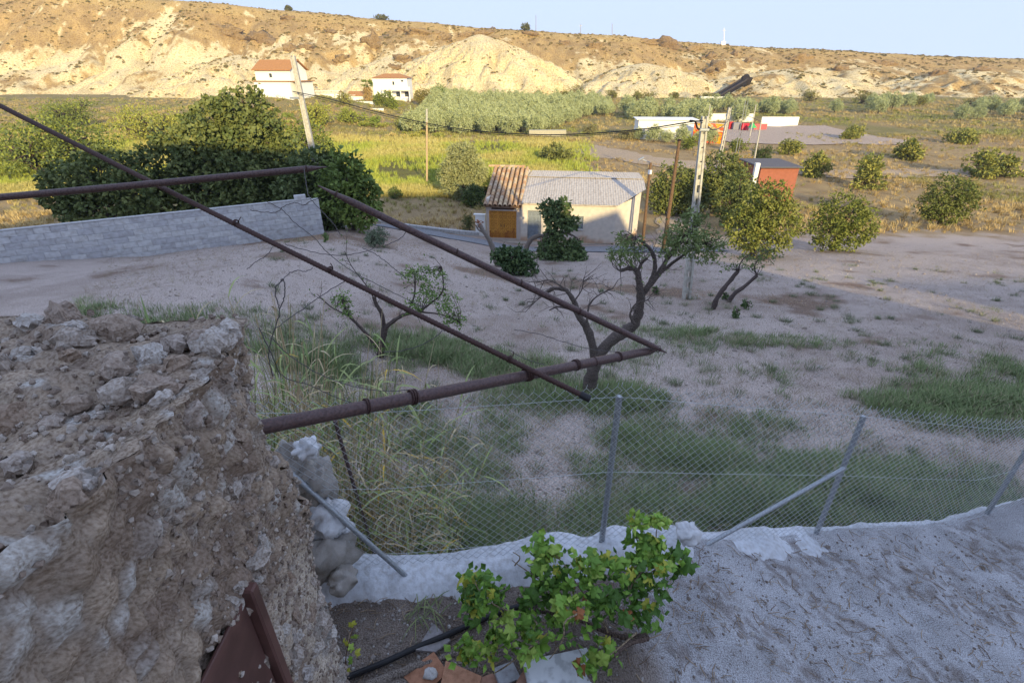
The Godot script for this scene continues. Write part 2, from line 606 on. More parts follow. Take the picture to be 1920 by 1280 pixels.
func hill_scrub() -> void:
	var xf := []
	var cols := []
	rng.seed = 21
	while xf.size() < 11000:
		var d := rng.randf_range(264.0, 436.0)
		var x := rng.randf_range(-1.0, 1.0) * d * 1.0
		var y := hy(x, d)
		var top := 12.0 + crest(x)
		var hgt := y / top
		var dens := 0.25 + nz.get_noise_2d(x * 2.0, d * 2.0) * 1.1 + nf.get_noise_2d(x * 6.0, d * 6.0) * 1.4 + (hgt - 0.5) * 0.7
		if cone(x, d, -18.0, 330.0, 63.0, 70.0, 29.0, 1.0) > y - 1.0:
			dens = 0.03 + 0.35 * maxf(0.0, nr.get_noise_2d((x + 0.5 * d) * 2.2, d * 0.3) - 0.1)
		if hgt < 0.06:
			dens += 0.2
		if rng.randf() > dens:
			continue
		var s := 0.35 + 1.5 * pow(rng.randf(), 1.8) + (1.4 if rng.randf() < 0.05 else 0.0)
		xf.append(placed(Vector3(x, y - 0.05, -d), Vector3(s, s * rng.randf_range(0.6, 1.0), s), rng.randf() * TAU))
		cols.append(tint(Color(0.36, 0.25, 0.10), Color(0.20, 0.18, 0.065), rng.randf()))
	multi("hill_scrub", scrub_mesh(), M.dry, xf, cols, "dry low scrub dotted over the pale hillside", "scrub")

# ---------------------------------------------------------------- valley floor and the slope below the house
func patch(x: float, d: float, cx: float, cd: float, rx: float, rd: float) -> float:
	return exp(-((x - cx) * (x - cx) / (rx * rx) + (d - cd) * (d - cd) / (rd * rd)))

func soil_color(x: float, d: float) -> Color:
	var a := nz.get_noise_2d(x * 5.0 + 9.0, d * 5.0)
	var b := nf.get_noise_2d(x * 14.0, d * 14.0 + 33.0)
	var pale := tint(Color(0.72, 0.615, 0.555), Color(0.56, 0.465, 0.41), 0.5 + a * 1.5 + b * 0.9 + 0.8 * nf.get_noise_2d(x * 55.0, d * 55.0))
	var c := pale
	# rows of dead leaves and straw
	var lit := smoothstep(0.05, 0.35, b + 0.9 * patch(x, d, -9.5, 26.5, 3.0, 1.8) + 0.7 * exp(-pow((d - (22.0 - x * 0.32)) / 0.9, 2.0)) * (1.0 - smoothstep(6.0, 10.0, absf(x - 4.0))) - 0.25)
	c = tint(c, Color(0.27, 0.17, 0.11), lit * 0.75)
	# soil colour is darker where the weeds stand
	c = tint(c, Color(0.27, 0.235, 0.18), 0.7 * smoothstep(0.15, 0.6, weeds(x, d)))
	if d > 36.0:
		var straw := tint(Color(0.62, 0.47, 0.25), Color(0.46, 0.33, 0.18), 0.5 + b + a * 0.4)
		c = tint(c, straw, smoothstep(37.0, 42.0, d + b * 4.0))
		var green := tint(Color(0.27, 0.26, 0.07), Color(0.22, 0.20, 0.06), 0.5 + b)
		c = tint(c, green, smoothstep(56.0, 62.0, d + b * 8.0) * (1.0 - smoothstep(-2.0, 8.0, x - (d - 60.0) * 0.06 + a * 6.0)) * (1.0 - smoothstep(100.0, 112.0, d)))
		var grove := tint(Color(0.50, 0.38, 0.20), Color(0.33, 0.30, 0.11), 0.5 + a)
		c = tint(c, grove, smoothstep(112.0, 122.0, d))
	return c

var weed_spots := []
func weeds(x: float, d: float) -> float:
	if d > 36.0:
		return 0.0
	var w := 0.26 * smoothstep(3.0, 4.0, d) * (1.0 - smoothstep(9.0, 15.0, d)) * (1.0 + 1.6 * nz.get_noise_2d(x * 14.0 + 60.0, d * 14.0))
	for s in weed_spots:
		w = maxf(w, s[4] * patch(x, d, s[0], s[1], s[2], s[3]))
	return w * (0.72 + 1.3 * nf.get_noise_2d(x * 9.0 + 5.0, d * 9.0) + 0.7 * nf.get_noise_2d(x * 40.0 + 5.0, d * 40.0))

func build_ground() -> void:
	var rows := 330
	var nx := 330
	var mb := MB.new()
	var ds := PackedFloat32Array()
	for r in rows + 1:
		ds.append(2.95 * pow(300.0 / 2.95, float(r) / rows))
	for r in rows + 1:
		var d := ds[r]
		for k in nx + 1:
			var x := (2.0 * k / nx - 1.0) * (d * 1.55 + 7.0)
			var e := 0.04 * d + 0.02
			var y := gy(x, d)
			var nn := Vector3(gy(x - e, d) - gy(x + e, d), 2.0 * e, -(gy(x, d - e) - gy(x, d + e))).normalized()
			mb.col = soil_color(x, d)
			mb.vert(Vector3(x, y, -d), nn)
	for r in rows:
		for k in nx:
			var a := r * (nx + 1) + k
			mb.i.append_array([a, a + nx + 1, a + 1, a + 1, a + nx + 1, a + nx + 2])
	struct(mb, "ground", M.soil, "dusty pale slope falling to the valley floor")

# a strip laid on the soil: list of [x, d, half width]
func strip(list: Array, lift: float, across := 4, col := Color(1, 1, 1), ragged := 0.0) -> MB:
	var mb := MB.new()
	var pts := []
	var wid := []
	for q in list.size() - 1:
		var a: Array = list[q]
		var b: Array = list[q + 1]
		var n: int = maxi(2, int(Vector2(b[0] - a[0], b[1] - a[1]).length() / 0.8))
		for s in n:
			pts.append(Vector2(lerpf(a[0], b[0], float(s) / n), lerpf(a[1], b[1], float(s) / n)))
			wid.append(lerpf(a[2], b[2], float(s) / n))
	pts.append(Vector2(list[-1][0], list[-1][1]))
	wid.append(list[-1][2])
	for k in pts.size():
		var dir: Vector2 = (pts[min(k + 3, pts.size() - 1)] - pts[max(k - 3, 0)]).normalized()
		var side := Vector2(-dir.y, dir.x)
		for s in across + 1:
			var f := 2.0 * s / across - 1.0
			var w: float = wid[k]
			if absf(f) > 0.99:
				w += ragged * nf.get_noise_2d(k * 17.0, f * 50.0)
			var p: Vector2 = pts[k] + side * f * w
			mb.col = col
			mb.vert(Vector3(p.x, gy(p.x, p.y) + lift, -p.y), Vector3.UP)
	for k in pts.size() - 1:
		for s in across:
			var a := k * (across + 1) + s
			mb.i.append_array([a, a + 1, a + across + 1, a + 1, a + across + 2, a + across + 1])
	return mb

func roads() -> void:
	struct(strip([[-34, 33, 1.9], [-20, 36.2, 1.9], [-11, 36.6, 1.8], [-4, 35.0, 1.7], [2, 33.9, 1.7], [9, 33.2, 1.8], [14, 33.6, 2.0]], 0.05, 4, Color(1, 1, 1), 0.5), "road", M.asphalt, "narrow grey road passing in front of the barn")
	struct(strip([[11.5, 33.6, 1.8], [13.0, 38.0, 1.8], [15.0, 46.0, 1.8], [20.0, 56.0, 2.0], [28.0, 70.0, 2.2]], 0.07, 4, Color(0.62, 0.51, 0.39), 0.5), "lane", M.soil, "pale dusty lane running past the end of the barn")
	struct(strip([[1.0, 112.0, 2.0], [8.0, 106.0, 4.2], [15.0, 95.0, 5.0], [22.0, 84.0, 4.2], [30.0, 76.0, 3.4], [44.0, 72.0, 3.0], [70.0, 74.0, 3.0]], 0.09, 8, Color(0.68, 0.545, 0.40), 1.2), "dirt_track", M.soil, "bare dirt track crossing the dry field")
	var kerb := MB.new()
	var ks := []
	for q in [[700, 415], [745, 424], [800, 431], [850, 437], [897, 441]]:
		ks.append(onto(q[0], q[1]))
	ks = smooth_path(ks, 5)
	for k in ks.size() - 1:
		var a: Vector3 = ks[k]
		var b: Vector3 = ks[k + 1]
		var t := Transform3D(Basis.looking_at((b - a).normalized(), Vector3.UP), (a + b) * 0.5 + Vector3(0, 0.1, 0))
		kerb.box(t, Vector3(0.32, 0.34, (b - a).length() * 1.01), 0.03)
	struct(kerb, "kerb", M.concrete, "low concrete kerb on the far side of the road")

# ---------------------------------------------------------------- plants
# blobs: [centre, radii]; leaves hang in clumps through each blob so that gaps stay between them
func crown(mb: MB, blobs: Array, clumps: int, per: int, l: float, w: float, spread: float, c1: Color, c2: Color, far := false, droop := 0.15, shell := 0.5) -> void:
	var vol := []
	var sum := 0.0
	for b in blobs:
		sum += pow(b[1].x * b[1].y * b[1].z, 0.67)
		vol.append(sum)
	for k in clumps:
		var pick := rng.randf() * sum
		var q := 0
		while vol[q] < pick:
			q += 1
		var d := rdir()
		var r := lerpf(shell, 1.0, pow(rng.randf(), 0.6)) * (1.0 + 0.22 * nz.get_noise_3d(d.x * 90.0 + q * 50.0, d.y * 90.0, d.z * 90.0))
		if rng.randf() < 0.1: r *= rng.randf_range(1.08, 1.35)
		var cen: Vector3 = blobs[q][0] + d * r * blobs[q][1]
		var ct := tint(c1, c2, rng.randf())
		for e in per:
			var p: Vector3 = cen + rdir() * spread * sqrt(rng.randf())
			var al := (d * 0.7 + rdir() - Vector3(0, droop, 0)).normalized()
			var ac := al.cross(rdir()).normalized()
			var s := rng.randf_range(0.7, 1.25)
			mb.col = ct * rng.randf_range(0.8, 1.15)
			if far: mb.flake(p, al, ac, l * s, w * s)
			else: mb.leaf(p, al, ac, l * s, w * s)

func limb(mb: MB, pts: Array, r0: float, r1: float, sides := 7, wob := 0.0) -> Array:
	var p := smooth_path(pts, 5)
	if wob > 0.0:
		for k in range(1, p.size() - 1):
			p[k] += rdir() * wob
	var rr := radii(r0, r1, p.size())
	for k in rr.size():
		rr[k] *= rng.randf_range(0.88, 1.14)
	mb.tube(p, rr, sides)
	return p

# fine twigs off a limb; returns their tips
func twigs(mb: MB, pts: Array, n: int, l: float, r: float, up := 0.3, from := 0.3) -> Array:
	var tips := []
	for k in n:
		var t := rng.randf_range(from, 1.0) * (pts.size() - 1.001)
		var q := int(t)
		var p: Vector3 = pts[q].lerp(pts[q + 1], t - q)
		var d: Vector3 = ((pts[q + 1] - pts[q]).normalized() * 0.6 + rdir() + Vector3(0, up, 0)).normalized()
		var s := l * rng.randf_range(0.5, 1.3)
		var m1 := p + d * s * 0.5 + rdir() * s * 0.1
		var m2 := m1 + (d + rdir() * 0.5).normalized() * s * 0.5
		mb.tube([p, m1, m2], [r, r * 0.7, r * 0.35], 4, false)
		tips.append([m1, d])
		tips.append([m2, d])
		if rng.randf() < 0.7:
			var d2 := (d + rdir() * 0.9).normalized()
			var m3 := m1 + d2 * s * 0.45
			mb.tube([m1, m3], [r * 0.6, r * 0.3], 3, false)
			tips.append([m3, d2])
	return tips

func leaves_at(mb: MB, tips: Array, per: int, l: float, w: float, spread: float, c1: Color, c2: Color) -> void:
	for t in tips:
		for k in per:
			var al: Vector3 = (t[1] * 0.5 + rdir()).normalized()
			mb.col = tint(c1, c2, rng.randf()) * rng.randf_range(0.8, 1.15)
			var s := rng.randf_range(0.6, 1.2)
			mb.leaf(t[0] + rdir() * spread * rng.randf(), al, al.cross(rdir()).normalized(), l * s, w * s)

const BARK := Color(0.17, 0.13, 0.11)
const BARK_PALE := Color(0.30, 0.25, 0.21)

# a free-standing tree: crown blobs relative to its base
func tree(called: String, label: String, category: String, base: Vector3, blobs: Array, trunk_r: float, clumps: int, per: int, l: float, w: float, spread: float, c1: Color, c2: Color, group := "", far := false, bark := BARK) -> Node3D:
	var o := thing(called, label, category, base, 0.0, group)
	var tm := MB.new()
	tm.col = bark
	var low: Vector3 = blobs[0][0]
	for b in blobs:
		if b[0].y < low.y: low = b[0]
	var fork := Vector3(low.x * 0.3, maxf(low.y * 0.45, 0.3), low.z * 0.3)
	limb(tm, [Vector3(0, -0.3, 0), fork * 0.5 + rdir() * 0.05, fork], trunk_r * 1.25, trunk_r * 0.85, 8, trunk_r * 0.1)
	for b in blobs:
		var e: Vector3 = b[0] + Vector3(0, b[1].y * 0.4, 0)
		var p := limb(tm, [fork, fork.lerp(e, 0.5) + rdir() * b[1].x * 0.15, e], trunk_r * 0.7, trunk_r * 0.15, 6)
		for k in 4:
			var d: Vector3 = rdir() * b[1] * 0.8
			limb(tm, [p[p.size() / 2], b[0] + d * 0.5, b[0] + d], trunk_r * 0.3, trunk_r * 0.06, 4)
	part(tm, "trunk", M.bark, o)
	var cm := MB.new()
	crown(cm, blobs, clumps, per, l, w, spread, c1, c2, far)
	part(cm, "crown", M.leaf, o)
	return o

func bl(x: float, y: float, z: float, rx: float, ry: float, rz: float) -> Array:
	return [Vector3(x, y, z), Vector3(rx, ry, rz)]

func olive_variants() -> Array:
	var out := []
	for k in 5:
		rng.seed = 100 + k
		var o := thing("olive_tree", "", "tree")
		var tm := MB.new()
		tm.col = Color(0.17, 0.14, 0.11)
		limb(tm, [Vector3(0, -0.2, 0), Vector3(0.05, 0.5, 0.05), Vector3(0.1, 1.0, 0)], 0.22, 0.16, 6)
		var blobs := []
		for q in 7:
			var a := q * TAU / 6.0 + rng.randf()
			var r := 1.15 if q < 6 else 0.0
			blobs.append(bl(cos(a) * r, rng.randf_range(1.6, 2.6) if q < 6 else 3.1, sin(a) * r, 1.05, 1.25, 1.05))
			limb(tm, [Vector3(0.1, 1.0, 0), blobs[q][0] * 0.7, blobs[q][0]], 0.1, 0.03, 4)
		part(tm, "trunk", M.bark, o)
		var cm := MB.new()
		crown(cm, blobs, 330, 8, 0.5, 0.13, 0.34, Color(0.32, 0.36, 0.17), Color(0.46, 0.49, 0.27), true, -0.25)
		part(cm, "crown", M.leaf, o)
		out.append(o)
	return out

func olive_groves() -> void:
	var vs := olive_variants()
	var used := 0
	var spots := []
	rng.seed = 77
	# the grove in rows across the valley
	var d := 122.0
	var row := 0
	while d < 226.0:
		var x0 := lerpf(-22.0, -27.5, (d - 122.0) / 104.0)
		var x1 := lerpf(5.0, 33.0, clampf((d - 122.0) / 55.0, 0, 1))
		var x := x0 + (2.6 if row % 2 else 0.0)
		while x < x1:
			spots.append([x + rng.randf_range(-0.6, 0.6), d + rng.randf_range(-0.7, 0.7), rng.randf_range(0.78, 1.15), 0, row])
			x += 5.3
		d += 5.9
		row += 1
	for k in 26:
		spots.append([rng.randf_range(34.0, 62.0), rng.randf_range(150.0, 175.0), rng.randf_range(0.85, 1.2), 1])
	for k in 16:
		spots.append([rng.randf_range(66.0, 92.0), rng.randf_range(176.0, 200.0), rng.randf_range(0.85, 1.2), 2])
	for k in 34:
		spots.append([rng.randf_range(105.0, 190.0), rng.randf_range(150.0, 225.0), rng.randf_range(0.8, 1.2), 3])
	for q in [[28.6, 109, 0.8], [33.5, 107, 0.75], [36.5, 105, 0.6], [31, 108, 0.55], [38, 104, 0.7], [26, 112, 0.6]]:
		spots.append([q[0], q[1], q[2], 4])
	var words := ["grey-green olive tree in the planted rows below the pale mound", "grey-green olive tree in the clump behind the white shed", "grey-green olive tree below the low white wall at the hill foot", "grey-green olive tree in the loose grove beyond the paved yard", "small olive bush in front of the long white shed"]
	var groups := ["olive trees of the main grove", "olive trees behind the shed", "olive trees by the low wall", "olive trees beyond the yard", "olive bushes in front of the shed"]
	var order := ["first", "second", "third", "fourth", "fifth", "sixth", "seventh", "eighth", "ninth", "tenth", "eleventh", "twelfth", "thirteenth", "fourteenth", "fifteenth", "sixteenth", "seventeenth", "eighteenth"]
	for s in spots:
		if s.size() > 4:
			words[0] = "grey-green olive tree in the %s row of the grove, counted from the dirt track" % order[s[4]]
		var v: int = rng.randi() % 5
		var o: Node3D
		if used < 5:
			o = vs[used]
			o.set_meta("label", words[s[3]])
			o.set_meta("group", groups[s[3]])
		else:
			o = copy(vs[v], words[s[3]], groups[s[3]])
		used += 1
		o.position = ground(s[0], s[1])
		o.rotation.y = rng.randf() * TAU
		o.scale = Vector3.ONE * s[2] * Vector3(1, rng.randf_range(0.9, 1.1), 1)

func bush(label: String, px: float, py: float, wpx: float, hpx: float, c1: Color, c2: Color, clumps := 160, per := 8, called := "bush", group := "") -> Node3D:
	var p := onto(px, py)
	var sc := -p.z / 1.0 / FOCAL * (1.0 if -p.z < 60.0 else 0.9)
	var w := wpx * sc * 0.5
	var h := hpx * sc
	var l := clampf(w * 0.17, 0.08, 0.5)
	var blobs := []
	var n := 6 + rng.randi() % 4
	for k in n:
		var a := rng.randf() * TAU
		var r := w * rng.randf_range(0.15, 0.72)
		var f := rng.randf_range(0.26, 0.52)
		var y := h * rng.randf_range(0.2, 0.78) * (1.0 - 0.35 * r / w)
		blobs.append(bl(cos(a) * r, maxf(y, h * 0.2), sin(a) * r, w * f, h * f * 0.75, w * f))
	blobs.append(bl(0, h * 0.35, 0, w * 0.5, h * 0.3, w * 0.5))
	return tree(called, label, called.replace("_", " ") if called != "bush" else "bush", p, blobs, w * 0.06, clumps, per, l, l * 0.5, w * 0.16, c1, c2, group, -p.z > 60.0)

func valley_plants() -> void:
	rng.seed = 300
	var yg := Color(0.25, 0.28, 0.05)
	var yg2 := Color(0.37, 0.35, 0.08)
	var dg := Color(0.055, 0.085, 0.025)
	var dg2 := Color(0.11, 0.14, 0.04)
	var ol := Color(0.20, 0.19, 0.08)
	# garden below the gabled house
	bush("yellow-green shrub mass beside the left concrete pole in the garden", 600, 236, 85, 50, yg, yg2, 260)
	bush("rounded bright green shrub under the garden walls", 660, 230, 62, 28, yg, Color(0.24, 0.27, 0.06), 200)
	bush("small bright green dome shrub at the edge of the reed field", 703, 231, 30, 17, Color(0.17, 0.24, 0.03), Color(0.24, 0.30, 0.06), 120)
	bush("olive-brown shrub against the garden fence", 645, 197, 34, 30, ol, yg2, 130)
	bush("pale blue-green agave-like shrub between the garden bushes", 678, 230, 14, 22, Color(0.24, 0.29, 0.20), Color(0.30, 0.34, 0.22), 70)
	bush("dark green hedge shrub beside the palm tree", 712, 198, 40, 24, dg2, yg, 150)
	bush("green shrub in front of the white villa terrace", 738, 203, 46, 30, Color(0.13, 0.17, 0.03), yg, 160)
	bush("large ochre-green shrub right of the white villa", 792, 200, 40, 32, Color(0.17, 0.15, 0.04), Color(0.25, 0.21, 0.06), 220)
	bush("dark green domed tree behind the ochre shrub", 821, 190, 36, 30, Color(0.07, 0.11, 0.02), Color(0.12, 0.17, 0.03), 220)
	bush("grey-green round shrub in front of the dark domed tree", 818, 199, 26, 22, Color(0.18, 0.19, 0.09), Color(0.23, 0.24, 0.12), 130)
	bush("brownish shrub at the edge of the olive grove by the mound", 860, 196, 34, 18, Color(0.25, 0.17, 0.08), ol, 130)
	bush("low green scrub under the villa garden", 770, 238, 75, 22, ol, yg, 220)
	bush("shrub on the bare bank beside the villa drive", 640, 172, 22, 14, dg2, yg, 90)
	for q in [[1085, 182, 52, 26], [1065, 186, 34, 18], [1010, 184, 30, 13], [1150, 184, 28, 14], [1215, 194, 46, 26], [1195, 186, 30, 14], [1262, 186, 24, 13], [1325, 184, 40, 12], [1040, 187, 24, 12], [940, 184, 30, 10], [1520, 190, 50, 24], [1610, 194, 60, 22], [1720, 198, 50, 20], [1830, 200, 60, 24]]:
		bush("yellow-brown bush in the row along the foot of the hill", q[0], q[1], q[2], q[3], Color(0.15, 0.16, 0.035), Color(0.25, 0.22, 0.06), 150, 8, "bush", "bushes along the hill foot")
	# in the fields
	bush("rough green shrub in the middle of the dry field", 1045, 303, 78, 36, Color(0.15, 0.17, 0.05), Color(0.24, 0.24, 0.08), 260)
	bush("grey-green straggling shrub beside the dirt track", 1105, 250, 40, 14, ol, Color(0.23, 0.21, 0.1), 110)
	bush("dry grey-green shrub below the grove edge", 1175, 262, 40, 26, ol, Color(0.24, 0.22, 0.11), 130)
	bush("green shrub standing by the wooden pole top", 1290, 280, 44, 28, dg2, yg, 140)
	bush("dark green shrub beside the lattice mast", 1385, 285, 40, 28, dg2, yg, 140)
	bush("tall dark green shrub at the yard corner", 1424, 305, 40, 45, dg, dg2, 200)
	bush("yellow dry shrub beside the shaded drive", 1398, 312, 34, 24, Color(0.36, 0.24, 0.05), Color(0.42, 0.30, 0.08), 120)
	# the feathery tree left of the barn, and the dark shrubs under it
	var p := onto(868, 372)
	var f := tree("feathery_tree", "feathery grey-green tree growing left of the barn roof", "tree", p, [bl(0, 3.6, 0, 1.9, 1.7, 1.8), bl(-1.0, 2.6, 0, 1.5, 1.6, 1.5), bl(1.2, 2.9, 0, 1.5, 1.6, 1.5), bl(0.1, 4.7, 0, 1.5, 1.1, 1.4), bl(0.2, 1.5, 0.5, 1.8, 1.3, 1.5)], 0.16, 1700, 9, 0.34, 0.085, 0.32, Color(0.26, 0.28, 0.12), Color(0.38, 0.38, 0.19))
	f.set_meta("group", "")
	f.remove_meta("group")
	bush("dark green shrub at the foot of the feathery tree", 885, 388, 58, 48, dg, dg2, 240)
	bush("tall narrow dark shrub against the barn gable", 912, 372, 30, 52, dg, Color(0.08, 0.10, 0.03), 200)
	bush("small dark shrub on the dry bank above the kerb", 740, 372, 34, 22, dg, dg2, 110)
	bush("low dull green shrub under the thin field pole", 800, 358, 26, 14, dg2, ol, 90)
	bush("weedy dull green shrub by the barn gate pillar", 882, 432, 34, 40, dg2, ol, 130)
	# big fig trees behind the block wall
	var fl := Color(0.085, 0.115, 0.04)
	var fl2 := Color(0.18, 0.20, 0.065)
	var q1 := at(488, 290, 35.0)
	tree("fig_tree", "tallest leafy fig tree towering behind the block wall by the concrete pole", "tree", ground(q1.x, 35.0), [bl(-0.4, 7.9, 0, 1.5, 1.3, 1.5), bl(-2.4, 7.2, 0, 1.8, 1.5, 1.8), bl(0.3, 6.4, 0.3, 1.7, 1.5, 1.7), bl(-1.6, 5.6, 0.4, 2.2, 1.6, 1.9), bl(1.2, 4.9, 0.3, 1.8, 1.4, 1.7), bl(-0.8, 3.9, 0.8, 2.5, 1.8, 2.0), bl(2.4, 3.4, 0.4, 1.9, 1.5, 1.7), bl(-2.8, 3.2, 0.6, 2.2, 2.0, 2.0), bl(0.6, 2.0, 1.0, 2.6, 1.4, 1.8), bl(3.4, 2.0, 0.6, 1.8, 1.3, 1.6)], 0.25, 1900, 7, 0.3, 0.24, 0.36, fl, fl2)
	var q2 := at(598, 330, 30.5)
	tree("fig_tree", "dark fig tree hanging over the end of the block wall", "tree", ground(q2.x, 30.5), [bl(0, 3.4, 0, 1.7, 1.3, 1.5), bl(-1.2, 2.4, 0, 1.5, 1.3, 1.4), bl(1.0, 2.4, 0.2, 1.4, 1.3, 1.4), bl(0.2, 1.4, 0.5, 1.6, 1.1, 1.3)], 0.18, 620, 7, 0.3, 0.24, 0.3, fl, Color(0.13, 0.16, 0.06))
	var q3 := at(658, 400, 29.0)
	tree("fig_tree", "fig tree with light green shoots standing beside the road", "tree", ground(q3.x, 29.0), [bl(0, 3.0, 0, 1.1, 1.3, 1.1), bl(0.8, 2.0, 0, 1.0, 1.1, 1.0), bl(-0.6, 1.7, 0.2, 1.0, 1.0, 1.0), bl(0.4, 1.1, 0.3, 1.1, 0.8, 1.0)], 0.14, 480, 7, 0.3, 0.22, 0.26, Color(0.10, 0.15, 0.04), Color(0.20, 0.26, 0.06))
	var q9 := at(380, 300, 33.0)
	tree("fig_tree", "broad fig tree behind the long stretch of the block wall", "tree", ground(q9.x, 33.0), [bl(0, 5.4, 0, 1.9, 1.6, 1.8), bl(-2.0, 4.6, 0, 1.8, 1.7, 1.8), bl(1.8, 4.3, 0.2, 1.7, 1.4, 1.6), bl(0, 3.0, 0.6, 2.4, 1.6, 1.8), bl(-2.2, 2.4, 0.5, 1.8, 1.5, 1.6), bl(2.0, 2.2, 0.6, 1.9, 1.4, 1.6)], 0.22, 1150, 7, 0.3, 0.24, 0.34, fl, fl2)
	var q10 := at(190, 330, 31.0)
	tree("fig_tree", "low spreading fig tree at the nearer end of the block wall", "tree", ground(q10.x, 31.0), [bl(0, 3.8, 0, 1.9, 1.5, 1.7), bl(-2.0, 3.0, 0, 1.7, 1.4, 1.6), bl(1.9, 2.8, 0.2, 1.7, 1.3, 1.6), bl(0, 1.9, 0.6, 2.5, 1.3, 1.7)], 0.2, 850, 7, 0.3, 0.24, 0.34, fl, fl2)
	bush("wide green thicket beyond the low fig tree", 90, 330, 260, 120, fl, yg, 600, 8)
	bush("yellow-green thicket beside the reed field edge", 300, 262, 160, 60, yg, yg2, 420, 8)
	bush("tall dark thicket at the garden bank", 130, 240, 170, 60, dg2, yg, 420, 8)
	# extra green mass beyond them
	bush("wide leafy shrub behind the fig trees by the reed field", 560, 330, 190, 110, fl, yg, 600, 8)
	bush("grey-green oleander bush at the roadside below the fig trees", 703, 462, 48, 42, Color(0.13, 0.16, 0.10), Color(0.20, 0.24, 0.15), 220, 7, "oleander_bush")
	# right of the barn
	var q4 := onto(1255, 402)
	tree("carob_tree", "dark leafy carob tree behind the street lamp", "tree", q4, [bl(0, 3.2, 0, 1.7, 1.6, 1.6), bl(-1.0, 2.0, 0.3, 1.5, 1.5, 1.5), bl(1.2, 2.2, 0.2, 1.5, 1.5, 1.5), bl(0, 1.3, 0.6, 1.9, 1.2, 1.5)], 0.2, 760, 7, 0.27, 0.17, 0.3, fl, Color(0.21, 0.22, 0.06))
	var q5 := onto(1335, 400)
	tree("carob_tree", "broad carob tree behind the concrete pole with dry brown twigs", "tree", q5, [bl(0, 4.0, 0, 1.8, 1.7, 1.6), bl(1.4, 3.2, 0, 1.6, 1.6, 1.5), bl(-1.2, 2.4, 0.3, 1.4, 1.4, 1.5), bl(0.9, 1.7, 0.4, 1.9, 1.4, 1.5)], 0.2, 800, 7, 0.27, 0.17, 0.3, fl, Color(0.20, 0.21, 0.06))
	var q11 := onto(1296, 404)
	tree("carob_tree", "straggling carob tree between the wooden and the concrete pole", "tree", q11, [bl(0, 2.9, 0, 1.1, 1.2, 1.1), bl(-0.9, 1.9, 0.3, 1.0, 1.0, 1.0), bl(0.8, 2.1, 0.2, 1.1, 1.2, 1.1), bl(0.1, 1.0, 0.5, 1.4, 0.9, 1.2)], 0.16, 430, 7, 0.26, 0.16, 0.3, fl, Color(0.20, 0.21, 0.07))
	var q12 := onto(1372, 425)
	tree("carob_tree", "dark carob tree between the concrete pole and the citrus tree", "tree", q12, [bl(0, 3.1, 0, 1.2, 1.4, 1.2), bl(-0.9, 2.1, 0.3, 1.0, 1.1, 1.0), bl(0.9, 1.9, 0.2, 1.2, 1.2, 1.1), bl(0.1, 1.0, 0.5, 1.5, 0.9, 1.2)], 0.16, 480, 7, 0.26, 0.16, 0.3, fl, Color(0.17, 0.19, 0.06))
	var q6 := onto(1408, 480)
	tree("citrus_tree", "dense sunlit citrus tree at the edge of the shaded plot", "tree", q6, [bl(0, 2.8, 0, 1.4, 1.3, 1.3), bl(-0.8, 1.9, 0.2, 1.2, 1.2, 1.2), bl(1.1, 2.1, 0, 1.3, 1.3, 1.2), bl(0.2, 1.1, 0.4, 1.6, 0.9, 1.2), bl(0.4, 3.6, 0, 1.0, 0.8, 1.0)], 0.16, 900, 7, 0.2, 0.11, 0.24, Color(0.12, 0.15, 0.03), Color(0.25, 0.25, 0.07))
	# beyond the photograph's right edge the orchard goes on
	var q7 := onto(1560, 470)
	tree("citrus_tree", "rounded orchard tree in the row beyond the citrus tree", "tree", q7, [bl(0, 2.4, 0, 1.5, 1.3, 1.4), bl(-0.9, 1.6, 0.2, 1.2, 1.1, 1.2), bl(1.0, 1.7, 0, 1.3, 1.2, 1.2), bl(0, 1.0, 0.4, 1.6, 0.8, 1.2)], 0.15, 700, 7, 0.2, 0.11, 0.24, Color(0.12, 0.15, 0.03), Color(0.22, 0.23, 0.06), "orchard trees past the citrus tree")
	var q8 := onto(1760, 420)
	tree("citrus_tree", "rounded orchard tree in the row beyond the citrus tree", "tree", q8, [bl(0, 2.8, 0, 1.7, 1.4, 1.5), bl(-1.1, 1.8, 0.2, 1.3, 1.2, 1.2), bl(1.2, 1.9, 0, 1.4, 1.2, 1.2), bl(0, 1.0, 0.4, 1.7, 0.8, 1.2)], 0.15, 700, 7, 0.22, 0.12, 0.26, Color(0.10, 0.13, 0.03), Color(0.20, 0.21, 0.06), "orchard trees past the citrus tree")
	for q in [[1520, 330, 70, 50], [1620, 350, 80, 60], [1700, 300, 70, 40], [1850, 330, 100, 60], [1480, 290, 50, 30], [1800, 270, 60, 30], [1600, 260, 50, 26]]:
		bush("rough green shrub in the dry fields beyond the yard", q[0], q[1], q[2], q[3], dg2, yg2, 240, 8, "bush", "shrubs beyond the yard")

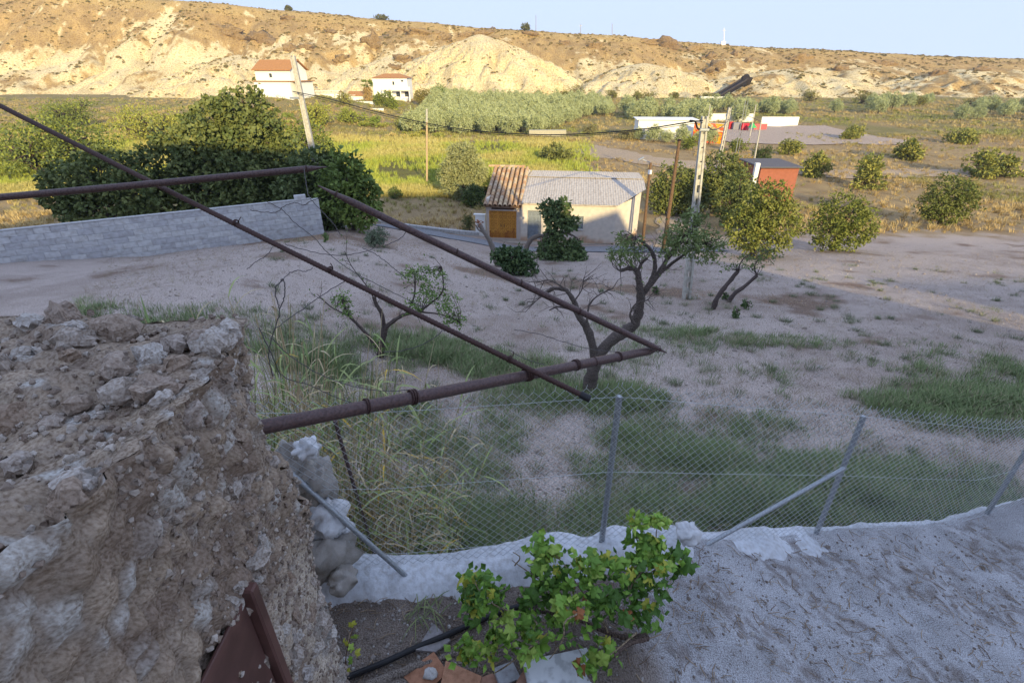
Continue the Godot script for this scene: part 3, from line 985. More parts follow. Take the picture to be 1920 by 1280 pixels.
# ---------------------------------------------------------------- trees of the near plot
func near_tree(called: String, label: String, category: String, base: Vector3, limbs: Array, bark: Color, tw: Array, lf: Array, blobs: Array, bare := []) -> Node3D:
	# limbs: [points, r0, r1]; tw: [per limb, length, radius]; lf: [per tip, length, width, spread, c1, c2, clumps, per clump]
	var o := thing(called, label, category, base)
	var tm := MB.new()
	tm.col = bark
	var lm := MB.new()
	var k := 0
	for b in limbs:
		var pts := []
		for p in b[0]:
			pts.append(p - base)
		var q := limb(tm, pts, b[1], b[2], 9 if b[1] > 0.06 else 6, b[1] * 0.12)
		if b[2] < 0.06:
			tm.col = bark * 1.05
			var tips := twigs(tm, q, tw[0], tw[1], tw[2])
			tm.col = bark
			if not k in bare:
				leaves_at(lm, tips, lf[0], lf[1], lf[2], lf[3], lf[4], lf[5])
		k += 1
	for b in blobs:
		var cen: Vector3 = b[0] - base
		# twigs that carry the leaf clumps
		var near: Vector3 = limbs[0][0][0] - base
		for q in limbs:
			var e: Vector3 = q[0][-1] - base
			if e.distance_to(cen) < near.distance_to(cen): near = e
		for s in 7:
			var e: Vector3 = cen + rdir() * b[1] * 0.8
			limb(tm, [near, near.lerp(e, 0.5) + rdir() * 0.08, e], tw[2] * 1.4, tw[2] * 0.4, 4)
		crown(lm, [[cen, b[1]]], int(lf[6] * b[1].x * b[1].y * 4.0), lf[7], lf[1], lf[2], lf[3], lf[4], lf[5], false, 0.2, 0.15)
	part(tm, "trunk", M.bark, o)
	part(lm, "crown", M.leaf, o)
	return o

func blob_px(px: float, py: float, d: float, rx: float, ry: float) -> Array:
	var p := at(px, py, d)
	var s := (EYE - p.y) * sa + d * ca
	return [p, Vector3(rx, ry, (rx + ry) * 0.5) * s / FOCAL]

func near_trees() -> void:
	rng.seed = 400
	# almond with a forked, leaning trunk
	var b := onto(1103, 740)
	var d := -b.z
	var L := [
		[[b + Vector3(0, -0.15, 0), at(1107, 712, d), at(1117, 680, d), at(1122, 662, d)], 0.15, 0.125],
		[path([[1116, 684], [1110, 640], [1098, 610], [1083, 588], [1076, 565], [1062, 545], [1040, 540], [1012, 552]], d), 0.10, 0.02],
		[path([[1120, 668], [1145, 640], [1172, 620], [1190, 606], [1198, 580], [1203, 552]], d), 0.125, 0.085],
		[path([[1203, 562], [1199, 535], [1194, 508], [1181, 503], [1162, 508]], d), 0.08, 0.03],
		[path([[1195, 512], [1203, 494], [1214, 484]], d), 0.035, 0.028],
		[path([[1203, 556], [1220, 530], [1229, 500], [1222, 472], [1206, 454], [1192, 447]], d), 0.06, 0.018],
		[path([[1212, 542], [1236, 512], [1256, 478], [1275, 455], [1296, 436]], d), 0.065, 0.02],
		[path([[1232, 516], [1268, 488], [1300, 466], [1330, 452]], d + 0.2), 0.04, 0.015],
		[path([[1083, 588], [1070, 580], [1046, 575], [1030, 582]], d), 0.03, 0.012],
		[path([[1100, 612], [1104, 575], [1120, 555], [1150, 540]], d - 0.2), 0.025, 0.010],
		[path([[1062, 545], [1050, 535], [1030, 525], [1005, 530]], d - 0.1), 0.018, 0.008],
		[path([[1076, 565], [1090, 545], [1095, 520]], d + 0.1), 0.018, 0.008],
		[path([[1040, 542], [1010, 560], [985, 585]], d), 0.014, 0.006],
		[path([[1190, 608], [1182, 590], [1192, 570], [1215, 562]], d - 0.2), 0.03, 0.012],
	]
	var B := [blob_px(1180, 466, d, 34, 28), blob_px(1290, 440, d, 42, 36), blob_px(1325, 462, d + 0.2, 36, 32), blob_px(1262, 462, d, 28, 26), blob_px(1298, 408, d, 24, 20), blob_px(1150, 478, d, 16, 10), blob_px(1165, 445, d, 9, 12)]
	near_tree("almond_tree", "almond tree with a forked leaning trunk and half-bare crown in the shaded plot", "tree", b, L, Color(0.21, 0.17, 0.15), [11, 0.45, 0.008], [1, 0.075, 0.03, 0.05, Color(0.15, 0.20, 0.07), Color(0.27, 0.33, 0.13), 330, 5], B, [1, 4, 8, 9, 10, 11, 12, 13])
	# fig with two hanging leaf masses in front of the barn
	b = onto(980, 485)
	d = -b.z
	L = [
		[[b + Vector3(0, -0.2, 0), at(985, 470, d), at(997, 448, d), at(1012, 441, d)], 0.16, 0.13],
		[path([[1005, 444], [1030, 439], [1058, 436], [1082, 446], [1090, 462]], d), 0.10, 0.03],
		[path([[1040, 438], [1045, 418], [1040, 396], [1050, 380]], d), 0.06, 0.025],
		[path([[1030, 440], [1048, 470], [1052, 500]], d), 0.05, 0.02],
	]
	B = [blob_px(1032, 390, d, 20, 16), blob_px(1054, 384, d, 16, 12), blob_px(1044, 412, d, 26, 18), blob_px(1066, 418, d, 18, 15), blob_px(1040, 440, d, 18, 12), blob_px(1060, 482, d, 36, 34), blob_px(1078, 490, d, 22, 30), blob_px(1030, 470, d, 24, 26), blob_px(1050, 505, d, 26, 18)]
	near_tree("fig_tree", "fig tree hanging two leaf masses over a bent pale branch before the barn", "tree", b, L, BARK_PALE, [4, 0.5, 0.012], [1, 0.24, 0.17, 0.16, Color(0.085, 0.13, 0.05), Color(0.16, 0.21, 0.08), 62, 5], B)
	# the shrub-like regrowth beside it and the dead stump
	b = onto(968, 515)
	d = -b.z
	L = [[[b + Vector3(0, -0.1, 0), at(968, 500, d), at(965, 482, d)], 0.05, 0.03], [path([[968, 505], [985, 490]], d), 0.03, 0.02]]
	B = [blob_px(962, 484, d, 28, 22), blob_px(985, 496, d, 24, 22), blob_px(960, 502, d, 22, 14), blob_px(940, 478, d, 16, 14)]
	near_tree("fig_sapling", "low dark green fig regrowth beside the pale dead stump", "tree", b, L, BARK_PALE, [3, 0.3, 0.01], [1, 0.2, 0.15, 0.14, Color(0.055, 0.095, 0.04), Color(0.11, 0.16, 0.06), 75, 5], B)
	b = onto(934, 500)
	d = -b.z
	var st := thing("dead_stump", "pale leafless leaning trunk with a broken rusty-brown top", "tree", b)
	var sm := MB.new()
	sm.col = Color(0.36, 0.31, 0.27)
	var sp := []
	for q in [[934, 505], [928, 478], [920, 455], [908, 436], [898, 420]]:
		sp.append(at(q[0], q[1], d) - b)
	limb(sm, sp, 0.16, 0.10, 9, 0.02)
	limb(sm, [sp[3], sp[3] + Vector3(-0.25, 0.15, 0.1), sp[3] + Vector3(-0.4, 0.4, 0.15)], 0.05, 0.03, 6)
	part(sm, "trunk", M.bark, st)
	var sb := MB.new()
	for k in 26:
		sb.col = Color(0.33, 0.15, 0.08) * rng.randf_range(0.7, 1.2)
		var al := (rdir() + Vector3(0, 0.3, 0)).normalized()
		sb.leaf(sp[4] + rdir() * 0.15, al, al.cross(rdir()).normalized(), 0.16, 0.1)
	part(sb, "dead_leaves", M.dry, st)
	# sparse pomegranate-like tree in the near plot
	b = onto(712, 668)
	d = -b.z
	L = [
		[[b + Vector3(0, -0.1, 0), at(716, 640, d), at(722, 612, d)], 0.09, 0.07],
		[path([[720, 620], [716, 590], [706, 572], [700, 556]], d), 0.055, 0.04],
		[path([[722, 614], [740, 600], [758, 590], [790, 585]], d), 0.055, 0.025],
		[path([[713, 660], [692, 632], [668, 606], [650, 585], [640, 555]], d), 0.05, 0.02],
		[path([[760, 590], [775, 560], [778, 530], [775, 505]], d), 0.025, 0.012],
		[path([[775, 590], [805, 570], [830, 545], [828, 500]], d), 0.025, 0.010],
		[path([[790, 585], [830, 590], [862, 605]], d), 0.02, 0.008],
		[path([[650, 590], [620, 575], [595, 552]], d), 0.018, 0.008],
		[path([[706, 572], [690, 540], [660, 500], [645, 470]], d), 0.015, 0.006],
	]
	B = [blob_px(642, 560, d, 20, 16), blob_px(648, 585, d, 16, 12), blob_px(770, 512, d, 24, 16), blob_px(800, 548, d, 24, 20), blob_px(778, 575, d, 20, 14), blob_px(835, 565, d, 26, 26), blob_px(850, 598, d, 24, 14), blob_px(812, 515, d, 26, 14), blob_px(712, 645, d, 14, 20)]
	near_tree("pomegranate_tree", "sparse sprawling young tree with thin twigs behind the rebar rod", "tree", b, L, Color(0.17, 0.13, 0.115), [6, 0.4, 0.007], [1, 0.065, 0.032, 0.05, Color(0.12, 0.20, 0.05), Color(0.25, 0.36, 0.10), 300, 4], B, [1])
	# two leaning trunks near the citrus tree
	b = onto(1336, 580)
	d = -b.z
	L = [
		[[b + Vector3(0, -0.1, 0), at(1345, 560, d), at(1362, 535, d), at(1385, 508, d)], 0.10, 0.065],
		[path([[1385, 508], [1388, 495], [1398, 482], [1420, 470]], d), 0.03, 0.012],
	]
	B = [blob_px(1394, 488, d, 26, 12), blob_px(1368, 500, d, 18, 8)]
	near_tree("leaning_tree", "cut-back tree trunk leaning right with a thin crown, nearer the pole foot", "tree", b, L, Color(0.16, 0.125, 0.11), [6, 0.4, 0.009], [1, 0.10, 0.05, 0.07, Color(0.11, 0.16, 0.06), Color(0.2, 0.25, 0.09), 60, 4], B)
	b = onto(1366, 566)
	d = -b.z
	L = [
		[[b + Vector3(0, -0.1, 0), at(1376, 552, d), at(1398, 536, d), at(1420, 516, d)], 0.09, 0.06],
		[path([[1420, 516], [1415, 500], [1425, 482], [1440, 470]], d), 0.03, 0.012],
	]
	B = [blob_px(1418, 492, d, 24, 16), blob_px(1440, 480, d, 26, 16)]
	near_tree("leaning_tree", "cut-back tree trunk leaning right, beside the first one and farther from the pole", "tree", b, L, Color(0.16, 0.125, 0.11), [6, 0.4, 0.009], [1, 0.10, 0.05, 0.07, Color(0.11, 0.16, 0.06), Color(0.2, 0.25, 0.09), 60, 4], B)
	for q in [[1230, 552, 22, 20, "small leafy shoot at the foot of the almond tree's right limb"], [1357, 562, 22, 20, "small leafy shoot between the two leaning trunks"], [1380, 594, 26, 22, "small leafy shoot on the bank below the leaning trunks"], [1398, 578, 26, 18, "sprawling leafy shoot beside the leaning trunks"], [612, 455, 12, 22, "single light green seedling in front of the block wall end"]]:
		var lg: bool = q[0] < 700
		bush(q[4], q[0], q[1], q[2], q[3], Color(0.07, 0.12, 0.04) if not lg else Color(0.15, 0.25, 0.06), Color(0.13, 0.19, 0.07), 40, 6, "shoot")

# ---------------------------------------------------------------- grass, weeds, litter
func tuft(blades: int, h: float, w: float, lean: float, seed_: int, r := 0.12) -> ArrayMesh:
	var mb := MB.new()
	rng.seed = seed_
	for k in blades:
		var a := rng.randf() * TAU
		var o := Vector3(cos(a), 0, sin(a)) * rng.randf() * r
		var dir := Vector3(cos(a + rng.randf_range(-1, 1)), 0, sin(a + rng.randf_range(-1, 1)))
		var side := dir.cross(Vector3.UP) * w * 0.5
		var hh := h * rng.randf_range(0.55, 1.1)
		var p1 := o + Vector3(0, hh * 0.5, 0) + dir * hh * lean * 0.3
		var p2 := o + Vector3(0, hh * 0.92, 0) + dir * hh * lean
		mb.col = Color(1, 1, 1) * rng.randf_range(0.55, 1.0)
		mb.quad(o - side, o + side, p1 + side * 0.8, p1 - side * 0.8)
		mb.tri(p1 - side * 0.8, p1 + side * 0.8, p2)
	return mb.mesh()

func scatter_near() -> void:
	rng.seed = 600
	var xf := []
	var cols := []
	var tries := 0
	var xs := []
	var cs := []
	while xf.size() < 34000 and tries < 420000:
		tries += 1
		var d := 3.1 + 30.0 * pow(rng.randf(), 1.7)
		var x := rng.randf_range(-0.75, 1.15) * (d + 3.0)
		var w := weeds(x, d)
		if rng.randf() > w * 1.25 - 0.10 + 0.012 * (1.0 - smoothstep(10.0, 24.0, d)):
			if rng.randf() < 0.03 and d < 30.0:
				xs.append(placed(ground(x, d), Vector3.ONE * rng.randf_range(0.5, 1.3), rng.randf() * TAU))
				cs.append(tint(Color(0.22, 0.15, 0.10), Color(0.50, 0.42, 0.29), rng.randf()))
			continue
		var s := rng.randf_range(0.45, 1.1) * (0.65 + 0.5 * w) * (1.0 if d > 4.5 else 1.25)
		xf.append(placed(ground(x, d) - Vector3(0, 0.02, 0), Vector3(s, s * rng.randf_range(0.7, 1.2), s), rng.randf() * TAU, 0.15))
		cols.append(tint(Color(0.15, 0.21, 0.085), Color(0.34, 0.42, 0.18), rng.randf()) if rng.randf() < 0.86 else Color(0.46, 0.40, 0.25))
	rng.seed = 655
	for k in 330:
		var d0 := 6.0 + 20.0 * pow(rng.randf(), 1.1)
		var x0 := rng.randf_range(-0.45, 1.0) * (d0 + 2.0)
		var n := rng.randi_range(3, 16)
		var rr := rng.randf_range(0.06, 0.4)
		for q in n:
			var a := rng.randf() * TAU
			var x := x0 + cos(a) * rr * rng.randf()
			var d := d0 + sin(a) * rr * rng.randf()
			var s := rng.randf_range(0.3, 0.75)
			xf.append(placed(ground(x, d) - Vector3(0, 0.01, 0), Vector3(s, s * rng.randf_range(0.6, 1.1), s), rng.randf() * TAU, 0.2))
			cols.append(tint(Color(0.13, 0.17, 0.09), Color(0.30, 0.33, 0.18), rng.randf()))
	multi("grass", tuft(8, 0.30, 0.019, 0.8, 61, 0.15), M.grass, xf, cols, "patchy green weeds and grass on the shaded plot", "grass")
	multi("dry_stalks", tuft(6, 0.12, 0.006, 1.8, 62, 0.16), M.dry, xs, cs, "scattered dry straw on the bare soil of the plot", "straw")
	# dead leaves
	var lm := MB.new()
	lm.leaf(Vector3(-0.03, 0, 0), Vector3(1, 0.15, 0).normalized(), Vector3(0, 0.2, 1).normalized(), 0.07, 0.04)
	xf = []
	cols = []
	tries = 0
	while xf.size() < 16000 and tries < 300000:
		tries += 1
		var d := 4.0 + 30.0 * rng.randf()
		var x := rng.randf_range(-0.75, 1.1) * (d + 2.0)
		var dens := 0.012 + 1.1 * patch(x, d, -8.6, 26.2, 3.6, 2.2) + 0.75 * exp(-pow((d - (22.0 - x * 0.32)) / 0.8, 2.0)) * (1.0 - smoothstep(5.0, 9.0, absf(x - 4.0))) + 0.6 * patch(x, d, -1.6, 11.0, 1.3, 0.9)
		dens *= 0.6 + nf.get_noise_2d(x * 12.0, d * 12.0) * 1.6
		if rng.randf() > dens:
			continue
		var s := rng.randf_range(0.5, 1.2) * (1.0 if d > 14.0 else 0.6)
		xf.append(placed(ground(x, d) + Vector3(0, 0.012, 0), Vector3.ONE * s, rng.randf() * TAU, rng.randf_range(-0.5, 0.5)))
		cols.append(tint(Color(0.33, 0.20, 0.12), Color(0.44, 0.34, 0.24), rng.randf()))
	multi("leaf_litter", lm.mesh(), M.dry, xf, cols, "drifts of brown dead leaves lying on the plot", "leaves")
	# loose stones
	rng.seed = 640
	var rk := MB.new()
	rk.rock(Vector3.ZERO, Vector3(0.05, 0.035, 0.045), nf, 3.0, 0.5, 5, 7)
	xf = []
	cols = []
	for k in 9000:
		var d := 3.4 + 32.0 * pow(rng.randf(), 1.5)
		var x := rng.randf_range(-0.75, 1.15) * (d + 2.0)
		var s := rng.randf_range(0.2, 0.75) * (2.2 if rng.randf() < 0.04 else 1.0)
		xf.append(placed(ground(x, d), Vector3.ONE * s, rng.randf() * TAU))
		cols.append(tint(Color(0.54, 0.48, 0.43), Color(0.25, 0.205, 0.175), rng.randf()))
	multi("pebbles", rk.mesh(), M.stone, xf, cols, "loose pale pebbles strewn over the plot", "pebbles")

func scatter_fields() -> void:
	rng.seed = 700
	var xf := []
	var cols := []
	var n := 0
	# tall green grass of the sunlit field
	while n < 36000:
		var d := 57.0 + 56.0 * pow(rng.randf(), 1.2)
		var x := rng.randf_range(-1.0, 0.14) * d + rng.randf_range(-2, 2)
		n += 1
		var k := nz.get_noise_2d(x * 4.0, d * 4.0)
		if rng.randf() > 0.75 + k * 1.2:
			continue
		var s := rng.randf_range(0.6, 1.15)
		xf.append(placed(ground(x, d), Vector3(s, s, s), rng.randf() * TAU, 0.1))
		var dryish := smoothstep(-0.1, 0.45, k + (1.0 - smoothstep(57.0, 64.0, d)) * 0.6 + smoothstep(100.0, 110.0, d) * 0.7)
		cols.append(tint(tint(Color(0.36, 0.45, 0.07), Color(0.55, 0.58, 0.11), rng.randf()), Color(0.74, 0.59, 0.24), dryish * 0.7))
	multi("field_grass", tuft(12, 0.85, 0.05, 0.35, 71, 0.35), M.grass, xf, cols, "tall yellow-green grass of the sunlit field", "grass")
	xf = []
	cols = []
	n = 0
	# dry golden grass over the rest of the valley
	while n < 34000:
		n += 1
		var d := 36.0 + 88.0 * pow(rng.randf(), 1.1)
		var x := rng.randf_range(-1.15, 1.15) * d
		if d < 40.0 and x > -15.0: continue
		if x < d * 0.12 and d > 58.0 and d < 112.0: continue
		if d < 50.0 and x > -2.5 and x < 12.0: continue
		if d > 98.0 and x > 26.0 and x < 62.0: continue
		var tr := absf((x - 15.0) * 0.55 + (d - 95.0) * 0.62)
		if tr < 5.0 and d < 113.0 and x < 32.0: continue
		if d < 75.0 and absf(x - (11.5 + (d - 33.6) * 0.42)) < 2.4: continue
		var k := nz.get_noise_2d(x * 3.0 + 70.0, d * 3.0)
		if rng.randf() > 0.55 + k * 1.3: continue
		var s := rng.randf_range(0.5, 1.2)
		xf.append(placed(ground(x, d), Vector3(s, s * 0.8, s), rng.randf() * TAU, 0.12))
		var g := smoothstep(0.05, 0.4, nf.get_noise_2d(x * 1.6, d * 1.6 + 20.0))
		cols.append(tint(tint(Color(0.66, 0.49, 0.21), Color(0.52, 0.37, 0.16), rng.randf()), Color(0.30, 0.31, 0.08), g * 0.8))
	multi("dry_grass", tuft(10, 0.65, 0.045, 0.6, 72, 0.35), M.dry, xf, cols, "dry golden grass over the fields and banks of the valley", "grass")

	# rough growth on the garden banks below the houses and between the olive rows
	xf = []
	cols = []
	n = 0
	while n < 5200:
		n += 1
		var d := rng.randf_range(112.0, 258.0)
		var x := rng.randf_range(-1.05, 1.1) * d
		var bank := x < -0.13 * d and d < 215.0
		if not bank and rng.randf() > 0.45: continue
		if x > 26.0 and x < 98.0 and d < 150.0: continue
		if nz.get_noise_2d(x * 2.4 + 30.0, d * 2.4) < (-0.25 if bank else 0.0): continue
		var s := rng.randf_range(0.8, 2.2) * ((1.3 if d < 132.0 else 0.55) if bank else 0.7)
		xf.append(placed(ground(x, d) - Vector3(0, 0.1, 0), Vector3(s, s * rng.randf_range(0.6, 1.0), s), rng.randf() * TAU))
		cols.append(tint(tint(Color(0.20, 0.24, 0.05), Color(0.36, 0.34, 0.08), rng.randf()), Color(0.52, 0.40, 0.17), 0.8 if rng.randf() < 0.25 else 0.0))
	multi("rough_growth", scrub_mesh(), M.leaf, xf, cols, "rough yellow-green growth on the garden banks and between the olive rows", "scrub")
	xf = []
	cols = []
	rng.seed = 760
	n = 0
	while n < 16000:
		n += 1
		var d := 110.0 + 150.0 * pow(rng.randf(), 1.2)
		var x := rng.randf_range(-1.05, 1.1) * d
		if x > 26.0 and x < 98.0 and d < 142.0: continue
		var s := rng.randf_range(0.8, 1.6)
		xf.append(placed(ground(x, d), Vector3(s, s * 0.7, s), rng.randf() * TAU, 0.12))
		var g := smoothstep(-0.2, 0.3, nf.get_noise_2d(x * 1.2, d * 1.2 + 20.0))
		cols.append(tint(tint(Color(0.60, 0.46, 0.20), Color(0.48, 0.36, 0.16), rng.randf()), Color(0.30, 0.33, 0.08), g * 0.85))
	multi("valley_grass", tuft(10, 0.8, 0.07, 0.6, 75, 0.5), M.dry, xf, cols, "dry and green grass over the far valley floor", "grass")

# ---------------------------------------------------------------- buildings
func shift(x: float, y: float, z: float) -> Transform3D:
	return Transform3D(Basis(), Vector3(x, y, z))

# a rendered wall from a to b (local x, z), with rectangular openings [u0, u1, y0, y1], and stained lower render
func wall_sheet(mb: MB, a: Vector2, b: Vector2, h0: float, h1: float, holes: Array, base: Color, stain: Color, stain_h: float, depth := 0.18) -> void:
	var length := a.distance_to(b)
	var dir := (b - a) / length
	var inn := Vector2(dir.y, -dir.x)
	var us := [0.0, length]
	var ys := [0.0]
	for h in holes:
		us.append(h[0]); us.append(h[1])
		ys.append(h[2]); ys.append(h[3])
	var u := 0.2
	while u < length:
		us.append(u)
		u += 0.2
	for k in range(1, 14):
		ys.append(k * 0.2)
	us.sort()
	ys.sort()
	var P := func(uu: float, yy: float, zz: float) -> Vector3:
		var q := a + dir * uu + inn * zz
		return Vector3(q.x, yy, q.y)
	var C := func(uu: float, yy: float) -> Color:
		var k := nf.get_noise_2d((a.x + uu) * 22.0, yy * 22.0 + a.y * 10.0)
		var k2 := nz.get_noise_2d((a.x + uu) * 8.0, yy * 8.0)
		var c := tint(base, base * 0.93, 0.5 + k2)
		return tint(c, stain, smoothstep(0.0, 0.25, stain_h + k * 0.5 - yy))
	for q in us.size() - 1:
		var u0: float = us[q]
		var u1: float = us[q + 1]
		if u1 - u0 < 0.001: continue
		for r in ys.size():
			var y0: float = ys[r]
			var y1: float = ys[r + 1] if r + 1 < ys.size() else 99.0
			var t0 := lerpf(h0, h1, u0 / length)
			var t1 := lerpf(h0, h1, u1 / length)
			if y1 - y0 < 0.001 or y0 >= minf(t0, t1): continue
			var inside := false
			for h in holes:
				if u0 >= h[0] - 0.001 and u1 <= h[1] + 0.001 and y0 >= h[2] - 0.001 and y1 <= h[3] + 0.001: inside = true
			if inside: continue
			var k := mb.v.size()
			var ya := t0 if y1 > minf(t0, t1) else y1
			var yb := t1 if y1 > minf(t0, t1) else y1
			mb.quad(P.call(u0, y0, 0.0), P.call(u0, ya, 0.0), P.call(u1, yb, 0.0), P.call(u1, y0, 0.0))
			mb.c[k] = C.call(u0, y0)
			mb.c[k + 1] = C.call(u0, ya)
			mb.c[k + 2] = C.call(u1, yb)
			mb.c[k + 3] = C.call(u1, y0)
	mb.col = base
	for h in holes:
		mb.quad(P.call(h[0], h[2], 0), P.call(h[0], h[2], depth), P.call(h[0], h[3], depth), P.call(h[0], h[3], 0))
		mb.quad(P.call(h[1], h[2], depth), P.call(h[1], h[2], 0), P.call(h[1], h[3], 0), P.call(h[1], h[3], depth))
		mb.quad(P.call(h[0], h[3], 0), P.call(h[0], h[3], depth), P.call(h[1], h[3], depth), P.call(h[1], h[3], 0))
		mb.quad(P.call(h[0], h[2], depth), P.call(h[0], h[2], 0), P.call(h[1], h[2], 0), P.call(h[1], h[2], depth))

func barn() -> void:
	rng.seed = 900
	var o := thing("barn", "cream rendered barn with a clay-tiled bay and a grey corrugated roof", "building", Vector3(-1.9, 0.62, -37.2), deg_to_rad(-6.85))
	o.scale.y = 1.06
	var cream := Color(0.68, 0.60, 0.51)
	var stain := Color(0.50, 0.34, 0.235)
	var wm := MB.new()
	wall_sheet(wm, Vector2(0, 0), Vector2(2.56, 0), 2.5, 2.5, [[0.16, 2.24, 0.12, 2.05], [0.4, 2.1, 2.13, 2.26]], Color(0.52, 0.43, 0.36), stain, 0.1)
	wall_sheet(wm, Vector2(2.56, 0), Vector2(9.4, 0), 2.62, 2.62, [[0.5, 1.5, 0.12, 2.14], [3.3, 4.55, 0.95, 1.85]], cream, stain, 0.38)
	wall_sheet(wm, Vector2(9.4, 0), Vector2(10.5, -1.2), 2.62, 2.84, [], cream, stain, 0.38)
	wall_sheet(wm, Vector2(10.5, -1.2), Vector2(11.3, -2.5), 2.84, 3.08, [], cream, stain, 0.3)
	wall_sheet(wm, Vector2(11.3, -2.5), Vector2(11.4, -8.0), 3.08, 3.35, [], cream, stain, 0.3)
	wm.col = cream
	wm.box(shift(5.7, 1.5, -8.1), Vector3(11.4, 3.6, 0.2))
	wm.box(shift(0.1, 1.4, -3.9), Vector3(0.2, 2.9, 7.7))
	wm.quad(Vector3(-0.001, 2.4, 0.0), Vector3(-0.001, 2.4, -8.0), Vector3(-0.001, 3.5, -8.0), Vector3(-0.001, 4.05, -5.4))
	wm.quad(Vector3(2.561, 2.4, 0.0), Vector3(2.561, 2.4, -8.0), Vector3(2.561, 3.5, -8.0), Vector3(2.561, 4.05, -5.4))
	# footing that runs into the soil
	wm.box(shift(5.0, -0.45, -3.9), Vector3(9.9, 0.9, 7.7))
	part(wm, "wall", M.render, o)
	# timber double door
	for k in 2:
		var dm := MB.new()
		for q in 7:
			var x := 0.17 + k * 1.04 + q * 0.148 + 0.07
			var c := Color(0.72, 0.34, 0.06) * rng.randf_range(0.86, 1.1)
			dm.col = c
			var cut := rng.randf_range(0.3, 0.75)
			dm.box(shift(x, 1.09 + cut * 0.5, -0.10), Vector3(0.138, 1.92 - cut, 0.03), 0.006)
			dm.col = tint(c, Color(0.33, 0.11, 0.03), rng.randf_range(0.25, 0.8))
			dm.box(shift(x, 0.13 + cut * 0.5, -0.10), Vector3(0.138, cut, 0.03), 0.006)
		dm.col = Color(0.30, 0.12, 0.03)
		dm.box(shift(0.69 + k * 1.04, 1.1, -0.125), Vector3(1.03, 1.9, 0.02))
		var leaf := part(dm, "door_leaf", M.wood_door, o)
		leaf.set_meta("label", "orange varnished plank door leaf with a darker weathered foot")
		var hm := MB.new()
		hm.box(shift(1.2 + (0.12 if k else -0.12), 1.0, -0.075), Vector3(0.05, 0.16, 0.03), 0.008)
		part(hm, "handle", M.rebar, leaf)
	var vm := MB.new()
	vm.box(shift(1.25, 2.195, -0.2), Vector3(1.9, 0.2, 0.04))
	part(vm, "vent_gap", M.dark_wood, o)
	# ribbed steel door and shuttered window
	var sd := MB.new()
	for q in 10:
		sd.box(shift(3.06 + 0.05 + q * 0.1, 1.13, -0.12), Vector3(0.075, 2.0, 0.05), 0.015)
	sd.box(shift(3.56, 1.13, -0.15), Vector3(1.0, 2.02, 0.03))
	part(sd, "steel_door", M.steel_door, o)
	var wn := MB.new()
	for q in 12:
		wn.box(shift(5.86 + 0.053 + q * 0.104, 1.4, -0.12), Vector3(0.075, 0.88, 0.04), 0.012)
	wn.box(shift(6.485, 1.4, -0.15), Vector3(1.25, 0.9, 0.03))
	var win := part(wn, "window", M.steel_door, o)
	var sl := MB.new()
	sl.box(shift(6.485, 0.92, 0.02), Vector3(1.35, 0.05, 0.2), 0.01)
	part(sl, "sill", M.concrete, win)
	# clay barrel tiles
	var deck := MB.new()
	deck.col = Color(0.25, 0.15, 0.09)
	deck.quad(Vector3(-0.12, 2.40, 0.22), Vector3(-0.12, 4.05, -5.4), Vector3(2.62, 4.05, -5.4), Vector3(2.62, 2.40, 0.22))
	deck.quad(Vector3(-0.12, 4.05, -5.4), Vector3(-0.12, 3.5, -8.1), Vector3(2.62, 3.5, -8.1), Vector3(2.62, 4.05, -5.4))
	deck.box(shift(1.25, 2.36, 0.05), Vector3(2.7, 0.07, 0.3))
	var roof := part(deck, "tile_roof", M.roof_tile, o)
	var tiles := []
	var tones := [Color(0.58, 0.38, 0.22), Color(0.52, 0.31, 0.18), Color(0.62, 0.47, 0.30), Color(0.45, 0.31, 0.21), Color(0.56, 0.43, 0.30)]
	for t in 5:
		var m := MB.new()
		m.col = tones[t]
		for q in 6:
			var a0 := PI * q / 6.0
			var a1 := PI * (q + 1) / 6.0
			for e in 2:
				var rr := 1.0 if e == 0 else 0.86
				var r0 := 0.148 * rr
				var r1 := 0.118 * rr
				var k := m.v.size()
				for w in [[a0, r0, 0.0], [a0, r1, -0.52], [a1, r1, -0.52], [a1, r0, 0.0]]:
					m.vert(Vector3(cos(w[0]) * w[1], sin(w[0]) * w[1], w[2]), Vector3(cos(w[0]), sin(w[0]), 0))
				m.i.append_array([k, k + 2, k + 1, k, k + 3, k + 2])
			m.quad(Vector3(cos(a0) * 0.148, sin(a0) * 0.148, 0), Vector3(cos(a1) * 0.148, sin(a1) * 0.148, 0), Vector3(cos(a1) * 0.127, sin(a1) * 0.127, 0), Vector3(cos(a0) * 0.127, sin(a0) * 0.127, 0))
		tiles.append(m.mesh())
	var slope := atan2(1.65, 5.62)
	for cx in 8:
		for r in 13:
			var t := part(tiles[(rng.randi() % 5)], "roof_tile", M.roof_tile, roof)
			var s := r * 0.44
			t.transform = Transform3D(Basis(Vector3.RIGHT, slope) * Basis(Vector3.UP, rng.randf_range(-0.03, 0.03)), Vector3(-0.02 + cx * 0.362, 2.44 + s * sin(slope) + rng.randf_range(0, 0.015), 0.3 - s * cos(slope)))
	for q in 7:
		var t := part(tiles[q % 5], "ridge_tile", M.roof_tile, roof)
		t.transform = Transform3D(Basis(Vector3.UP, PI * 0.5), Vector3(-0.1 + q * 0.4, 4.12, -5.42))
	# corrugated sheets
	var eave := 2.70
	var zr := -4.4
	var yr := 3.62
	var zf := func(x: float) -> float:
		return 0.28 if x < 9.5 else 0.28 - (x - 9.5) * 1.35
	var ypl := func(z: float) -> float:
		return lerpf(eave, yr, (0.28 - z) / (0.28 - zr))
	var sheets := [2.64, 3.75, 4.85, 5.95, 7.05, 8.15, 9.25, 10.3, 11.55]
